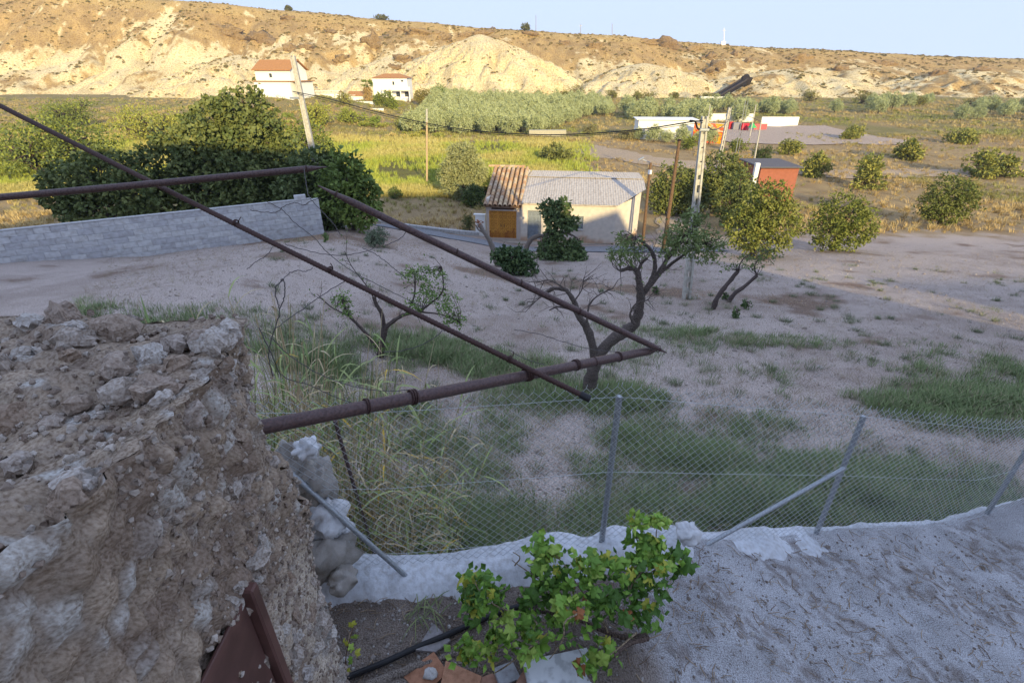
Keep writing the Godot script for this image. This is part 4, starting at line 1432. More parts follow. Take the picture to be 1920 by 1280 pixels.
	for q in sheets.size() - 1:
		for side in 2:
			var m := MB.new()
			m.col = Color(1, 1, 1) * rng.randf_range(0.94, 1.03)
			var lift := 0.004 * (q % 2)
			var n := int((sheets[q + 1] + 0.05 - sheets[q]) / 0.0275)
			var prev := []
			for k in n + 1:
				var x: float = sheets[q] + k * 0.0275
				var y := 0.011 * sin(TAU * x / 0.18) + lift
				var cn := cos(TAU * x / 0.18)
				var z0: float = zf.call(x) if side == 0 else zr
				var z1: float = zr if side == 0 else -8.3
				var a := Vector3(x, (ypl.call(z0) if side == 0 else yr) + y, z0)
				var b := Vector3(x, (yr if side == 0 else 3.44) + y, z1)
				var up := Vector3(-cn * 0.38, 1, 0.15).normalized()
				m.vert(a, up)
				m.vert(b, up)
				if k > 0:
					var w := k * 2
					m.i.append_array([w - 2, w - 1, w, w, w - 1, w + 1])
			part(m, "roof_sheet", M.sheet, o)
	var rc := MB.new()
	rc.box(shift(7.1, yr + 0.035, zr), Vector3(8.9, 0.03, 0.3), 0.01)
	part(rc, "ridge_cap", M.sheet, o)
	var fm := MB.new()
	fm.box(shift(6.05, eave - 0.06, 0.2), Vector3(6.8, 0.07, 0.06))
	part(fm, "eave_board", M.sheet, o)
	# white gate pillar at the barn's left corner
	var gp := onto(903, 441)
	var pl := thing("gate_pillar", "short whitewashed wall stub beside the timber barn door", "wall", Vector3(gp.x - 0.05, gp.y, gp.z + 0.1), deg_to_rad(-6.85))
	var pm := MB.new()
	pm.box(shift(0, 0.75, 0), Vector3(0.75, 1.7, 0.25), 0.02)
	part(pm, "pillar", M.white_wall, pl)
	var pc := MB.new()
	pc.box(shift(-0.05, 1.64, 0), Vector3(0.9, 0.07, 0.34), 0.01)
	part(pc, "coping", M.white_wall, pl)

func block_wall() -> void:
	rng.seed = 950
	var r := onto(608, 438)
	var l := at(480, 467, -r.z * 0.939)
	var dir := Vector3(l.x - r.x, 0, l.z - r.z).normalized()
	var length := Vector2(l.x - r.x, l.z - r.z).length() + 12.0
	var top := at(608, 371, -r.z).y
	var o := thing("block_wall", "bare pale concrete block wall below the fig trees", "wall", r)
	o.rotation.y = atan2(-dir.z, dir.x)
	var low := -1.2
	var bh := (top - r.y) / 7.0
	var bw := bh * 2.1
	var core := MB.new()
	var h := top - r.y
	core.col = Color(0.50, 0.50, 0.51)
	core.box(shift(length * 0.5, (h + low) * 0.5 - 0.012, 0), Vector3(length - 0.02, h - low - 0.03, 0.165))
	part(core, "mortar", M.block, o)
	var tones := []
	for k in 4:
		var m := MB.new()
		m.col = [Color(0.60, 0.60, 0.61), Color(0.55, 0.55, 0.56), Color(0.63, 0.63, 0.63), Color(0.52, 0.52, 0.54)][k]
		m.box(Transform3D(), Vector3(bw - 0.02, bh - 0.02, 0.2), 0.01)
		tones.append(m.mesh())
	for c in range(-2, 7):
		var x := bw * 0.5 + (0.0 if c % 2 else -bw * 0.5)
		while x < length:
			if x > bw * 0.2:
				var b := part(tones[rng.randi() % 4], "block", M.block, o)
				b.position = Vector3(x, (c + 0.5) * bh, rng.randf_range(-0.006, 0.006))
			else:
				var b := part(tones[rng.randi() % 4], "block", M.block, o)
				b.position = Vector3(bw * 0.25, (c + 0.5) * bh, 0)
				b.scale.x = 0.5
			x += bw
	var cap := MB.new()
	cap.box(shift(length * 0.5 + 0.2, h + 0.02, 0), Vector3(length - 0.3, 0.05, 0.24), 0.01)
	part(cap, "coping", M.concrete, o)
	var bb := part(tones[2], "loose_block", M.block, o)
	bb.position = Vector3(0.9, h + 0.13, 0)

func far_window(parent: Node3D, p: Vector3, w: float, h: float) -> void:
	var f := MB.new()
	for s in [-1.0, 1.0]:
		f.box(Transform3D(Basis(), p + Vector3(s * w * 0.5, 0, 0.03)), Vector3(0.1, h + 0.1, 0.08))
		f.box(Transform3D(Basis(), p + Vector3(0, s * h * 0.5, 0.03)), Vector3(w - 0.1, 0.1, 0.08))
	var o := part(f, "window", M.white_wall, parent)
	var g := MB.new()
	g.box(Transform3D(Basis(), p + Vector3(0, 0, 0.01)), Vector3(w - 0.1, h - 0.1, 0.03))
	part(g, "pane", M.glass, o)

func gable_roof(mb: MB, x0: float, x1: float, z0: float, z1: float, eave: float, ridge: float, over := 0.4, thick := 0.15) -> void:
	# ridge along x
	var zm := (z0 + z1) * 0.5
	for s in [1.0, -1.0]:
		var ze := (z0 + over) if s > 0 else (z1 - over)
		var a := Vector3(x0 - over, eave, ze)
		var b := Vector3(x1 + over, eave, ze)
		var c := Vector3(x1 + over, ridge, zm)
		var d := Vector3(x0 - over, ridge, zm)
		var up := Vector3(0, thick, 0)
		mb.quad(a + up, d + up, c + up, b + up)
		mb.quad(a, b, c, d)
		mb.quad(a, a + up, b + up, b)
		mb.quad(b, b + up, c + up, c)
		mb.quad(d, d + up, a + up, a)

func house_body(mb: MB, x0: float, x1: float, z0: float, z1: float, low: float, eave: float, ridge: float) -> void:
	mb.box(shift((x0 + x1) * 0.5, (low + eave) * 0.5, (z0 + z1) * 0.5), Vector3(x1 - x0, eave - low, z0 - z1))
	if ridge > eave:
		var zm := (z0 + z1) * 0.5
		for x in [x0, x1]:
			mb.tri(Vector3(x, eave, z0), Vector3(x, eave, z1), Vector3(x, ridge, zm))

func far_houses() -> void:
	# gabled house high on the left
	var d := 150.0
	var b := at(538, 172, d)
	var s := 150.0 / 1.125 / FOCAL
	var o := thing("gabled_house", "white gabled house with a red tiled roof and tiled porch behind the concrete pole", "house", Vector3(b.x, b.y, -d), deg_to_rad(-14))
	var m := MB.new()
	house_body(m, -6.0, 4.4, 3.5, -3.5, -4.0, 5.0, 7.2)
	part(m, "wall", M.white_wall, o)
	m = MB.new()
	gable_roof(m, -6.0, 4.4, 3.5, -3.5, 5.0, 7.3, 0.5, 0.2)
	part(m, "roof", M.far_tile, o)
	m = MB.new()
	m.box(shift(0.0, 2.6, 4.6), Vector3(11.0, 0.18, 2.4))
	m.box(shift(5.7, 2.6, 1.0), Vector3(2.6, 0.18, 8.0))
	part(m, "porch_roof", M.far_tile, o)
	m = MB.new()
	m.box(shift(0.0, -0.5, 4.5), Vector3(10.6, 6.0, 2.0))
	part(m, "porch", M.white_wall, o)
	for x in [-1.4]:
		far_window(o, Vector3(x, 3.9, 3.52), 0.9, 1.0)
	m = MB.new()
	m.box(shift(6.4, -0.2, 1.2), Vector3(0.3, 5.4, 7.2))
	part(m, "porch_side", M.white_wall, o)
	# villa with a hipped roof
	d = 188.0
	b = at(738, 184, d)
	o = thing("villa", "two-storey white villa with a hipped orange roof and pillared terrace", "house", Vector3(b.x, b.y, -d), deg_to_rad(-3))
	o.scale.y = 0.86
	m = MB.new()
	m.box(shift(-0.8, 2.4, -3.5), Vector3(11.6, 9.0, 7.0))
	part(m, "wall", M.white_wall, o)
	m = MB.new()
	var e := 6.95
	var q := [Vector3(-7.0, e, 0.5), Vector3(5.4, e, 0.5), Vector3(5.4, e, -7.5), Vector3(-7.0, e, -7.5)]
	var r1 := Vector3(-3.4, e + 1.5, -3.5)
	var r2 := Vector3(1.8, e + 1.5, -3.5)
	m.quad(q[0], r1, r2, q[1])
	m.quad(q[2], r2, r1, q[3])
	m.tri(q[3], r1, q[0])
	m.tri(q[1], r2, q[2])
	m.quad(q[0], q[1], q[2], q[3])
	part(m, "roof", M.far_tile, o)
	m = MB.new()
	m.box(shift(1.7, 2.95, 1.4), Vector3(9.4, 0.3, 2.9))
	m.box(shift(1.7, 3.6, 2.75), Vector3(9.4, 0.95, 0.12))
	part(m, "balcony", M.white_wall, o)
	m = MB.new()
	m.col = Color(0.72, 0.5, 0.36)
	m.box(shift(1.7, 2.74, 2.86), Vector3(9.5, 0.14, 0.1))
	part(m, "balcony_trim", M.terracotta, o)
	for x in [-2.7, 0.2, 3.2, 6.1]:
		m = MB.new()
		m.box(shift(x, 0.9, 2.6), Vector3(0.35, 3.8, 0.35))
		part(m, "pillar", M.white_wall, o)
	for x in [-1.2, 1.7, 4.6]:
		far_window(o, Vector3(x, 1.4, 0.02), 1.5, 1.8)
	far_window(o, Vector3(0.4, 5.2, 0.02), 0.8, 1.3)
	far_window(o, Vector3(3.4, 6.0, 0.02), 0.9, 0.7)
	m = MB.new()
	m.box(shift(-3.0, -1.6, 1.2), Vector3(16.0, 3.2, 4.0))
	part(m, "terrace_base", M.white_wall, o)
	# small tiled outhouse left of the palm
	d = 172.0
	b = at(678, 190, d)
	o = thing("garden_outhouse", "low white outhouse with a pinkish tiled roof left of the palm", "house", Vector3(b.x, b.y, -d), 0.1)
	m = MB.new()
	house_body(m, -3.2, 2.6, 2.5, -2.5, -2.5, 1.6, 2.6)
	part(m, "wall", M.white_wall, o)
	m = MB.new()
	gable_roof(m, -3.2, 2.6, 2.5, -2.5, 1.6, 2.7, 0.3, 0.15)
	part(m, "roof", M.far_tile, o)
	# garden walls
	for w in [[588, 640, 188, 176, 158.0, "pale garden wall with a railing below the gabled house"], [636, 668, 192, 184, 162.0, "short garden wall with a railing beside the outhouse"], [668, 705, 203, 190, 160.0, "pale retaining wall below the outhouse and palm"], [690, 720, 212, 203, 150.0, "sandy stone retaining wall under the villa drive"]]:
		var p0 := at(w[0], w[2], w[4])
		var p1 := at(w[1], w[2], w[4])
		var top := at(w[0], w[3], w[4]).y
		o = thing("garden_wall", w[5], "wall", (p0 + p1) * 0.5)
		m = MB.new()
		m.box(shift(0, (top - p0.y) * 0.5 - 1.0, 0), Vector3(p1.x - p0.x, top - p0.y + 2.0, 0.3), 0.02)
		part(m, "wall", M.white_wall, o)
		if w[3] < 186:
			m = MB.new()
			var n := int((p1.x - p0.x) / 0.35)
			for k in n:
				m.box(shift(-(p1.x - p0.x) * 0.5 + k * 0.35, top - p0.y + 0.4, 0), Vector3(0.06, 0.8, 0.06))
			m.box(shift(0, top - p0.y + 0.83, 0), Vector3(p1.x - p0.x, 0.08, 0.08))
			part(m, "railing", M.white_wall, o)
	# palm
	d = 165.0
	b = at(692, 196, d)
	o = thing("palm_tree", "fan palm with a skirt of dead fronds beside the villa", "palm tree", Vector3(b.x, minf(b.y, gy(b.x, d) + 0.3), -d))
	var tall := at(692, 158, d).y - o.position.y
	m = MB.new()
	m.col = Color(0.27, 0.19, 0.11)
	m.tube([Vector3(0, -0.5, 0), Vector3(0, tall * 0.5, 0), Vector3(0, tall, 0)], [0.4, 0.34, 0.3], 8)
	part(m, "trunk", M.bark, o)
	m = MB.new()
	rng.seed = 960
	for k in 240:
		var a := rng.randf() * TAU
		var y := rng.randf_range(0.3, 0.95) * tall
		m.col = tint(Color(0.40, 0.28, 0.11), Color(0.32, 0.22, 0.10), rng.randf())
		var al := Vector3(cos(a), rng.randf_range(-1.8, -0.5), sin(a)).normalized()
		m.flake(Vector3(cos(a) * 0.3, y, sin(a) * 0.3), al, al.cross(rdir()).normalized(), 1.7, 0.3)
	part(m, "dead_fronds", M.dry, o)
	m = MB.new()
	for k in 46:
		var a := rng.randf() * TAU
		var up := rng.randf_range(-0.3, 1.2)
		var dd := Vector3(cos(a), up, sin(a)).normalized()
		for f in 9:
			var al := (dd + Vector3(cos(a + PI * 0.5), 0, sin(a + PI * 0.5)) * (f - 4) * 0.16 + Vector3(0, rng.randf_range(-0.2, 0.05), 0)).normalized()
			m.col = tint(Color(0.11, 0.16, 0.03), Color(0.20, 0.24, 0.06), rng.randf())
			m.flake(Vector3(0, tall, 0) + dd * 0.9, al, al.cross(dd + rdir() * 0.3).normalized(), 1.1, 0.14)
	part(m, "crown", M.leaf, o)

# an upright slab seen between two columns, standing on the valley floor at depth d
func slab(called: String, label: String, category: String, px0: float, px1: float, py: float, d: float, depth: float, m: Material, col := Color(1, 1, 1), turn := 0.0, group := "") -> Node3D:
	var p0 := at(px0, py, d)
	var p1 := at(px1, py, d)
	var cx := (p0.x + p1.x) * 0.5
	var g := gy(cx, d)
	var o := thing(called, label, category, Vector3(cx, g, -d), turn, group)
	var mb := MB.new()
	mb.col = col
	var h := p0.y - g
	mb.box(shift(0, h * 0.5 - 0.3, -depth * 0.5), Vector3(p1.x - p0.x, h + 0.6, depth), 0.02)
	part(mb, "body", m, o)
	return o

func yard() -> void:
	rng.seed = 980
	# paved yard
	struct(strip([[42, 120, 15.0], [58, 122, 18.0], [80, 122, 18.0]], 0.12, 8, Color(0.70, 0.58, 0.50)), "yard", M.soil, "pinkish paved yard on the valley floor")
	var o := slab("white_shed", "long white windowless shed wall in the dry valley", "building", 1199, 1306, 226, 113.0, 6.0, M.white_wall, Color(1, 1, 1), deg_to_rad(-5))
	var m := MB.new()
	m.box(shift(0, 3.72, -3.0), Vector3(12.6, 0.12, 6.3), 0.02)
	part(m, "roof_slab", M.white_wall, o)
	# painted wall: free swirls of red, orange and yellow
	var p0 := at(1304, 222, 110.0)
	var p1 := at(1364, 222, 106.0)
	var gm := (p0 + p1) * 0.5
	var w := Vector2(p1.x - p0.x, p1.z - p0.z).length()
	o = thing("painted_wall", "boundary wall painted with red, orange and yellow swirls behind the concrete pole", "wall", Vector3(gm.x, gy(gm.x, -gm.z), gm.z), atan2(-(p1.z - p0.z), p1.x - p0.x))
	var img := Image.create(192, 96, false, Image.FORMAT_RGB8)
	for y in 96:
		for x in 192:
			var k := nz.get_noise_2d(x * 1.4 + nf.get_noise_2d(x * 1.0, y * 1.0) * 40.0, y * 1.8)
			var c := Color(0.86, 0.80, 0.66)
			if y > 40: c = Color(0.86, 0.26, 0.10) if k < 0.02 else Color(0.93, 0.66, 0.06)
			elif k > 0.12: c = Color(0.90, 0.68, 0.14)
			elif k < -0.05: c = Color(0.85, 0.42, 0.24)
			img.set_pixel(x, y, c)
	var mm := StandardMaterial3D.new()
	mm.albedo_texture = ImageTexture.create_from_image(img)
	mm.roughness = 0.9
	var face := QuadMesh.new()
	face.size = Vector2(w, 3.6)
	var f := MeshInstance3D.new()
	f.name = "mural"
	f.mesh = face
	f.material_override = mm
	f.position = Vector3(0, 1.8, 0.012)
	o.add_child(f, true)
	m = MB.new()
	m.box(shift(0, 1.5, -0.12), Vector3(w, 4.3, 0.25))
	part(m, "wall", M.white_wall, o)
	slab("boundary_wall", "whitewashed boundary wall at the back of the yard", "wall", 1330, 1416, 213, 152.0, 0.3, M.white_wall)
	slab("boundary_wall", "whitewashed wall end beside the thin yard pole", "wall", 1430, 1500, 219, 140.0, 0.3, M.white_wall)
	slab("low_white_wall", "low white wall at the foot of the hill under the dark sloping form", "wall", 1315, 1364, 181, 225.0, 1.0, M.white_wall)
	slab("low_white_wall", "short sandy wall at the edge of the grove below the mound", "wall", 881, 960, 178, 232.0, 1.0, M.concrete, Color(1.0, 0.9, 0.75))
	slab("concrete_trough", "pale concrete trough at the front corner of the olive grove", "wall", 992, 1062, 244, 118.0, 1.2, M.concrete, Color(1.1, 0.95, 0.75))
	slab("red_panel", "red panel standing next to the grey cabinet in the yard", "panel", 1369, 1376, 228, 133.0, 0.3, M.plastic, Color(0.45, 0.02, 0.03))
	slab("grey_cabinet", "grey metal cabinet between the red panels in the yard", "cabinet", 1377, 1391, 230, 132.0, 1.0, M.plastic, Color(0.22, 0.22, 0.25))
	slab("red_panel", "larger red panel beside the green tent in the yard", "panel", 1393, 1406, 231, 131.0, 0.6, M.plastic, Color(0.55, 0.01, 0.04))
	slab("red_panel", "long pinkish-red barrier beyond the green tent", "panel", 1416, 1440, 232, 132.0, 0.3, M.plastic, Color(0.50, 0.10, 0.10))
	var tp := at(1411, 238, 129.0)
	o = thing("green_tent", "small green pointed tent beside the red panels", "tent", Vector3(tp.x, gy(tp.x, 129.0), -129.0))
	m = MB.new()
	m.col = Color(0.06, 0.38, 0.12)
	var c4 := [Vector3(-0.8, 0.9, 0.8), Vector3(0.8, 0.9, 0.8), Vector3(0.8, 0.9, -0.8), Vector3(-0.8, 0.9, -0.8)]
	for k in 4:
		m.tri(c4[k], Vector3(0, 2.0, 0), c4[(k + 1) % 4])
	part(m, "canopy", M.plastic, o)
	for k in 4:
		m = MB.new()
		m.tube([Vector3(c4[k].x, -0.2, c4[k].z), c4[k]], [0.04], 5)
		part(m, "leg", M.galv, o)
	# near-black sloping box with side rails, laid on the hillside
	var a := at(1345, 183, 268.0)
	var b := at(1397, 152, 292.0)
	o = thing("dark_hillside_form", "near-black sloping box with side rails on the brown hillside above the low white wall", "form", a)
	m = MB.new()
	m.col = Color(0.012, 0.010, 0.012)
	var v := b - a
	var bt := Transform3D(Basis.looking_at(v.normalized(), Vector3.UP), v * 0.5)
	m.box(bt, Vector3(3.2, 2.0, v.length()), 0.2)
	part(m, "dark_box", M.stone, o)
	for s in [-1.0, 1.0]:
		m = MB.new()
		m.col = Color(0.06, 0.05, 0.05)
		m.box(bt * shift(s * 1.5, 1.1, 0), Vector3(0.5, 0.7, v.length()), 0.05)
		part(m, "side_rail", M.stone, o)
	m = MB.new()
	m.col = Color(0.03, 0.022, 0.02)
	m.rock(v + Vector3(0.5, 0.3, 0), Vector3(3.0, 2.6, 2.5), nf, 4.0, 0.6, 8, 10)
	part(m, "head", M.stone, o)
	# drive and small house at the right of the barn's orchard
	struct(strip([[19.5, 55.0, 2.4], [22.0, 60.0, 3.0], [24.5, 66.0, 3.0]], 0.14, 4), "drive", M.asphalt, "shaded paved drive beyond the carob trees")
	o = slab("small_house", "low house with a brick-red wall and grey roof beside the white post", "house", 1428, 1500, 314, 54.0, 5.0, M.render, Color(0.36, 0.13, 0.09))
	m = MB.new()
	m.col = Color(0.30, 0.29, 0.31)
	m.box(shift(0, at(1428, 314, 54.0).y - o.position.y + 0.06, -2.4), Vector3(4.4, 0.12, 5.6), 0.02)
	part(m, "roof", M.concrete, o)
	slab("white_post", "thick white gatepost beside the brick-red house", "post", 1419, 1427, 306, 53.0, 0.4, M.white_wall)

# ---------------------------------------------------------------- poles, masts, cables
func pole_ladder(called: String, label: String, top: Vector3, foot: Vector3, w0: float, w1: float, solid := false) -> Node3D:
	# tapered concrete pole with slots through its web
	var o := thing(called, label, "pole", foot)
	var v := top - foot
	var m := MB.new()
	var n := 14
	var fwd := Vector3(0, 0, 1)
	for s in [-1.0, 1.0]:
		var pa := []
		for k in n + 1:
			var t := float(k) / n
			pa.append(v * t + Vector3(s * lerpf(w0, w1, t) * 0.36, 0, 0))
		for k in n:
			var a: Vector3 = pa[k]
			var b: Vector3 = pa[k + 1]
			var ww := lerpf(w0, w1, float(k) / n)
			m.box(Transform3D(Basis.looking_at((b - a).normalized(), fwd), (a + b) * 0.5), Vector3(ww * 0.28, ww * 0.8, (b - a).length() * 1.002))
	part(m, "flange", M.pole_concrete, o)
	m = MB.new()
	for k in 15:
		var t := (k + 0.2) / 15.0
		var ww := lerpf(w0, w1, t)
		var hh := v.length() * (0.068 if solid else (0.028 if t < 0.72 else 0.06))
		m.box(Transform3D(Basis.looking_at(v.normalized(), fwd), v * (t + 0.012)), Vector3(ww * 0.44, ww * 0.5, hh))
	part(m, "web", M.pole_concrete, o)
	return o

func poles() -> void:
	rng.seed = 1000
	var f := onto(1288, 560)
	var d := -f.z
	var top := at(1322, 218, d)
	var o := pole_ladder("concrete_pole", "slotted concrete power pole standing in the shaded plot", top, f + Vector3(0, -0.3, 0), 0.30, 0.20)
	var m := MB.new()
	m.box(Transform3D(Basis(), top - f + Vector3(0, -0.1, 0.14)), Vector3(0.34, 0.08, 0.08), 0.01)
	part(m, "bracket", M.galv, o)
	# left concrete pole
	d = 31.5
	var tl := at(548, 104, d)
	var fl := ground(tl.x + 0.35, d)
	o = pole_ladder("concrete_pole", "tall concrete power pole rising out of the fig trees", tl, fl + Vector3(0, -0.3, 0), 0.34, 0.25, true)
	m = MB.new()
	m.box(Transform3D(Basis(), at(552, 172, d) - fl + Vector3(0, 0, 0.2)), Vector3(0.5, 0.1, 0.1), 0.01)
	part(m, "bracket", M.galv, o)
	# wooden pole by the barn
	var wf := onto(1244, 468)
	d = -wf.z
	o = thing("wooden_pole", "brown wooden utility pole between the lamp and the concrete pole", "pole", wf)
	m = MB.new()
	var wt := at(1274, 264, d) - wf
	m.tube([Vector3(0, -0.3, 0), wt * 0.5, wt], [0.135, 0.115, 0.095], 12)
	part(m, "shaft", M.pole_wood, o)
	m = MB.new()
	m.tube([wt, wt + Vector3(0, 0.1, 0)], [0.13, 0.10], 10)
	part(m, "cap", M.rebar, o)
	# street lamp
	var lf := onto(1205, 459)
	d = -lf.z
	o = thing("street_lamp", "street lamp on a dark wooden post at the barn corner", "street lamp", lf)
	m = MB.new()
	var lt := at(1220, 305, d) - lf
	m.tube([Vector3(0, -0.3, 0), lt * 0.5, lt], [0.12, 0.10, 0.085], 12)
	part(m, "post", M.pole_wood, o)
	m = MB.new()
	var arm := at(1205, 299, d) - lf
	m.tube([lt - Vector3(0, 0.25, 0), lt + Vector3(-0.1, 0.05, 0.05), arm], [0.03, 0.03, 0.03], 6)
	part(m, "arm", M.galv, o)
	m = MB.new()
	m.box(Transform3D(Basis(Vector3.BACK, 0.45), arm + Vector3(-0.1, 0.06, 0)), Vector3(0.42, 0.09, 0.18), 0.03)
	part(m, "lamp_head", M.galv, o)
	m = MB.new()
	m.box(Transform3D(Basis(), at(1218, 322, d) - lf + Vector3(0, 0, 0.13)), Vector3(0.24, 0.28, 0.14), 0.02)
	part(m, "junction_box", M.white_wall, o)
	# thin field pole
	var tf := onto(800, 347)
	d = -tf.z
	o = thing("field_pole", "thin pale wooden pole standing at the edge of the green field", "pole", tf)
	m = MB.new()
	var tt := at(800, 204, d) - tf
	m.tube([Vector3(0, -0.3, 0), tt], [0.12, 0.10], 8)
	part(m, "shaft", M.pole_pale, o)
	m = MB.new()
	m.tube([tt * 0.84, tt], [0.125, 0.11], 8)
	part(m, "pale_top", M.pole_concrete, o)
	# poles beyond the carobs
	d = 62.0
	var pt := at(1369, 201, d)
	var pf := ground(at(1350, 290, d).x, d)
	pole_ladder("concrete_pole", "concrete pole beyond the carob trees in front of the painted wall", pt, pf, 0.42, 0.30)
	d = 52.0
	var lt2 := at(1400, 188, d)
	var lf2 := ground(at(1373, 330, d).x, d)
	o = thing("lattice_mast", "slender rusty lattice mast right of the concrete poles", "mast", lf2)
	m = MB.new()
	var v := lt2 - lf2
	var cs := [Vector3(-0.16, 0, 0.13), Vector3(0.16, 0, 0.13), Vector3(0, 0, -0.18)]
	for k in 3:
		m.tube([cs[k], cs[k] * 0.7 + v], [0.022], 5)
	part(m, "leg_tubes", M.galv, o)
	m = MB.new()
	for k in 22:
		var t0 := k / 22.0
		var t1 := (k + 1) / 22.0
		var e: int = k % 3
		m.tube([cs[e] * lerpf(1, 0.7, t0) + v * t0, cs[(e + 1) % 3] * lerpf(1, 0.7, t1) + v * t1], [0.013], 4)
		m.tube([cs[(e + 1) % 3] * lerpf(1, 0.7, t0) + v * t0, cs[(e + 2) % 3] * lerpf(1, 0.7, t1) + v * t1], [0.013], 4)
	part(m, "bracing", M.rebar, o)
	for q in [[1428, 226, 1422, 268, 80.0, "thin pale pole at the front of the yard"], [1418, 196, 1414, 218, 118.0, "thin pole rising behind the yard wall"], [1332, 196, 1330, 216, 122.0, "short pale post behind the painted wall"]]:
		var a := at(q[0], q[1], q[4])
		var bp := ground(at(q[2], q[3], q[4]).x, q[4])
		o = thing("yard_pole", q[5], "pole", bp)
		m = MB.new()
		m.tube([Vector3(0, -0.3, 0), (a - bp) * 0.5, a - bp], [0.13, 0.11, 0.09], 8)
		part(m, "shaft", M.pole_concrete, o)
	# masts on the skyline
	for q in [[1005, 28, 57, "tall thin mast on the skyline near the lone tree"], [1089, 45, 62, "short mast with crossarm on the skyline"], [1148, 44, 66, "thin grey mast on the skyline right of the short one"], [1358, 52, 84, "white lattice mast at the right end of the skyline"]]:
		var b := onto_hill(q[0], q[2])
		b.y -= 0.5
		var t := at(q[0], q[1], -b.z)
		o = thing("skyline_mast", q[3], "mast", b)
		m = MB.new()
		var white: bool = q[0] > 1300
		m.col = Color(0.75, 0.75, 0.75) if white else Color(0.30, 0.30, 0.33)
		m.tube([Vector3.ZERO, t - b], [0.35 if white else 0.26, 0.22], 5)
		part(m, "shaft", M.plastic, o)
		if q[0] in [1089, 1358]:
			m = MB.new()
			m.col = Color(0.5, 0.5, 0.5)
			m.box(Transform3D(Basis(), (t - b) * 0.86), Vector3(2.4, 0.3, 0.3))
			part(m, "crossarm", M.plastic, o)
		if white:
			m = MB.new()
			m.col = Color(0.8, 0.8, 0.8)
			m.box(shift(-1.0, 1.0, 0), Vector3(3.0, 3.4, 2.0))
			part(m, "cabin", M.plastic, o)
	# lone tree and shrubs on the crest
	for q in [[985, 59, 15, 13, "lone dark tree on the skyline beside the tall mast"], [715, 37, 22, 8, "twin low shrub on the skyline above the slid slab"], [540, 18, 12, 9, "single shrub on the high left skyline"]]:
		var b := onto_hill(q[0], q[1])
		var sc := -b.z / 1.14 / FOCAL
		var w: float = q[2] * sc * 0.5
		var h: float = q[3] * sc
		tree("skyline_tree", q[4], "tree", b - Vector3(0, 0.3, 0), [bl(0, h * 0.6, 0, w, h * 0.4, w), bl(w * 0.4, h * 0.45, 0, w * 0.7, h * 0.35, w * 0.7)], 0.2, 120, 7, 0.9, 0.5, 0.6, Color(0.10, 0.11, 0.04), Color(0.16, 0.15, 0.06), "", true)

func cable(label: String, list: Array, r: float, d0: float, d1: float) -> void:
	var x0: float = list[0][0]
	var x1: float = list[-1][0]
	var pts := []
	for q in list:
		pts.append(at(q[0], q[1], lerpf(d0, d1, (q[0] - x0) / (x1 - x0))))
	pts = smooth_path(pts, 6)
	var base: Vector3 = pts[0]
	var mb := MB.new()
	for k in pts.size():
		pts[k] -= base
	mb.tube(pts, [r], 5)
	var o := single(mb, "power_cable", M.hose, label, "cable")
	o.position = base

func cables() -> void:
	cable("thick twisted power cable sagging across the valley between the concrete poles", [[548, 171], [620, 186], [700, 208], [800, 231], [900, 246], [1000, 252], [1060, 252], [1140, 248], [1220, 240], [1290, 229], [1318, 226]], 0.022, 31.4, 18.3)
	cable("thinner power cable just under the thick twisted one", [[550, 174], [620, 190], [700, 212], [800, 234], [900, 249], [1000, 255], [1060, 255], [1140, 251], [1220, 243], [1290, 233], [1318, 230]], 0.011, 31.4, 18.4)
	cable("cable loop hanging from the top of the slotted concrete pole", [[1294, 226], [1304, 228], [1308, 240], [1318, 244]], 0.03, 18.2, 18.4)
	cable("drooping cable between the slotted pole and the pole beyond", [[1324, 228], [1328, 238], [1338, 243], [1350, 240], [1360, 232], [1369, 222]], 0.035, 18.6, 61.5)
	cable("thin overhead wire from the far pole to the thin yard pole", [[1370, 208], [1400, 216], [1428, 228]], 0.03, 61.8, 79.8)

# ---------------------------------------------------------------- close to the camera
# surfaces of the house plot: relative to the eye
func fence_d(x: float) -> float:
	if x < -0.9: return 2.75
	if x < 0.76: return lerpf(2.75, 2.92, (x + 0.9) / 1.66)
	return 2.92 + (x - 0.76) * 0.28

func fence_drop(x: float) -> float:
	return 0.0 if x < 0.76 else minf((x - 0.76) * 0.28, 1.2)

func plot_y(x: float, d: float) -> float:
	var y := EYE - 3.70 - fence_drop(x) * 0.75
	y += nz.get_noise_2d(x * 60.0, d * 60.0) * 0.07
	y += nf.get_noise_2d(x * 160.0, d * 160.0) * 0.03
	# the heaped bank on the right, and spill under the vine
	y += 0.22 * exp(-pow((x - 1.35) / 0.8, 2.0) - pow((d - 2.35) / 0.8, 2.0))
	y += 0.10 * exp(-pow((x - 0.5) / 0.5, 2.0) - pow((d - 2.0) / 0.35, 2.0))
	return y

func on_plot(px: float, py: float) -> Vector3:
	var d := 1.0
	while d < 4.0:
		var p := at(px, py, d)
		if p.y <= plot_y(p.x, d):
			return Vector3(p.x, plot_y(p.x, d), -d)
		d += 0.01
	return at(px, py, 2.5)

func curb_top(x: float) -> float:
	var y := EYE - 3.56 - fence_drop(x)
	y += nz.get_noise_2d(x * 45.0 + 12.0, 5.0) * 0.10 + nf.get_noise_2d(x * 130.0, 9.0) * 0.04
	y += 0.09 * exp(-pow((x - 0.28) / 0.22, 2.0)) - 0.08 * exp(-pow((x - 0.66) / 0.10, 2.0)) + 0.08 * exp(-pow((x - 0.95) / 0.16, 2.0))
	y += 0.10 * exp(-pow((x - 1.45) / 0.2, 2.0)) - 0.06 * exp(-pow((x + 0.75) / 0.4, 2.0))
	return y

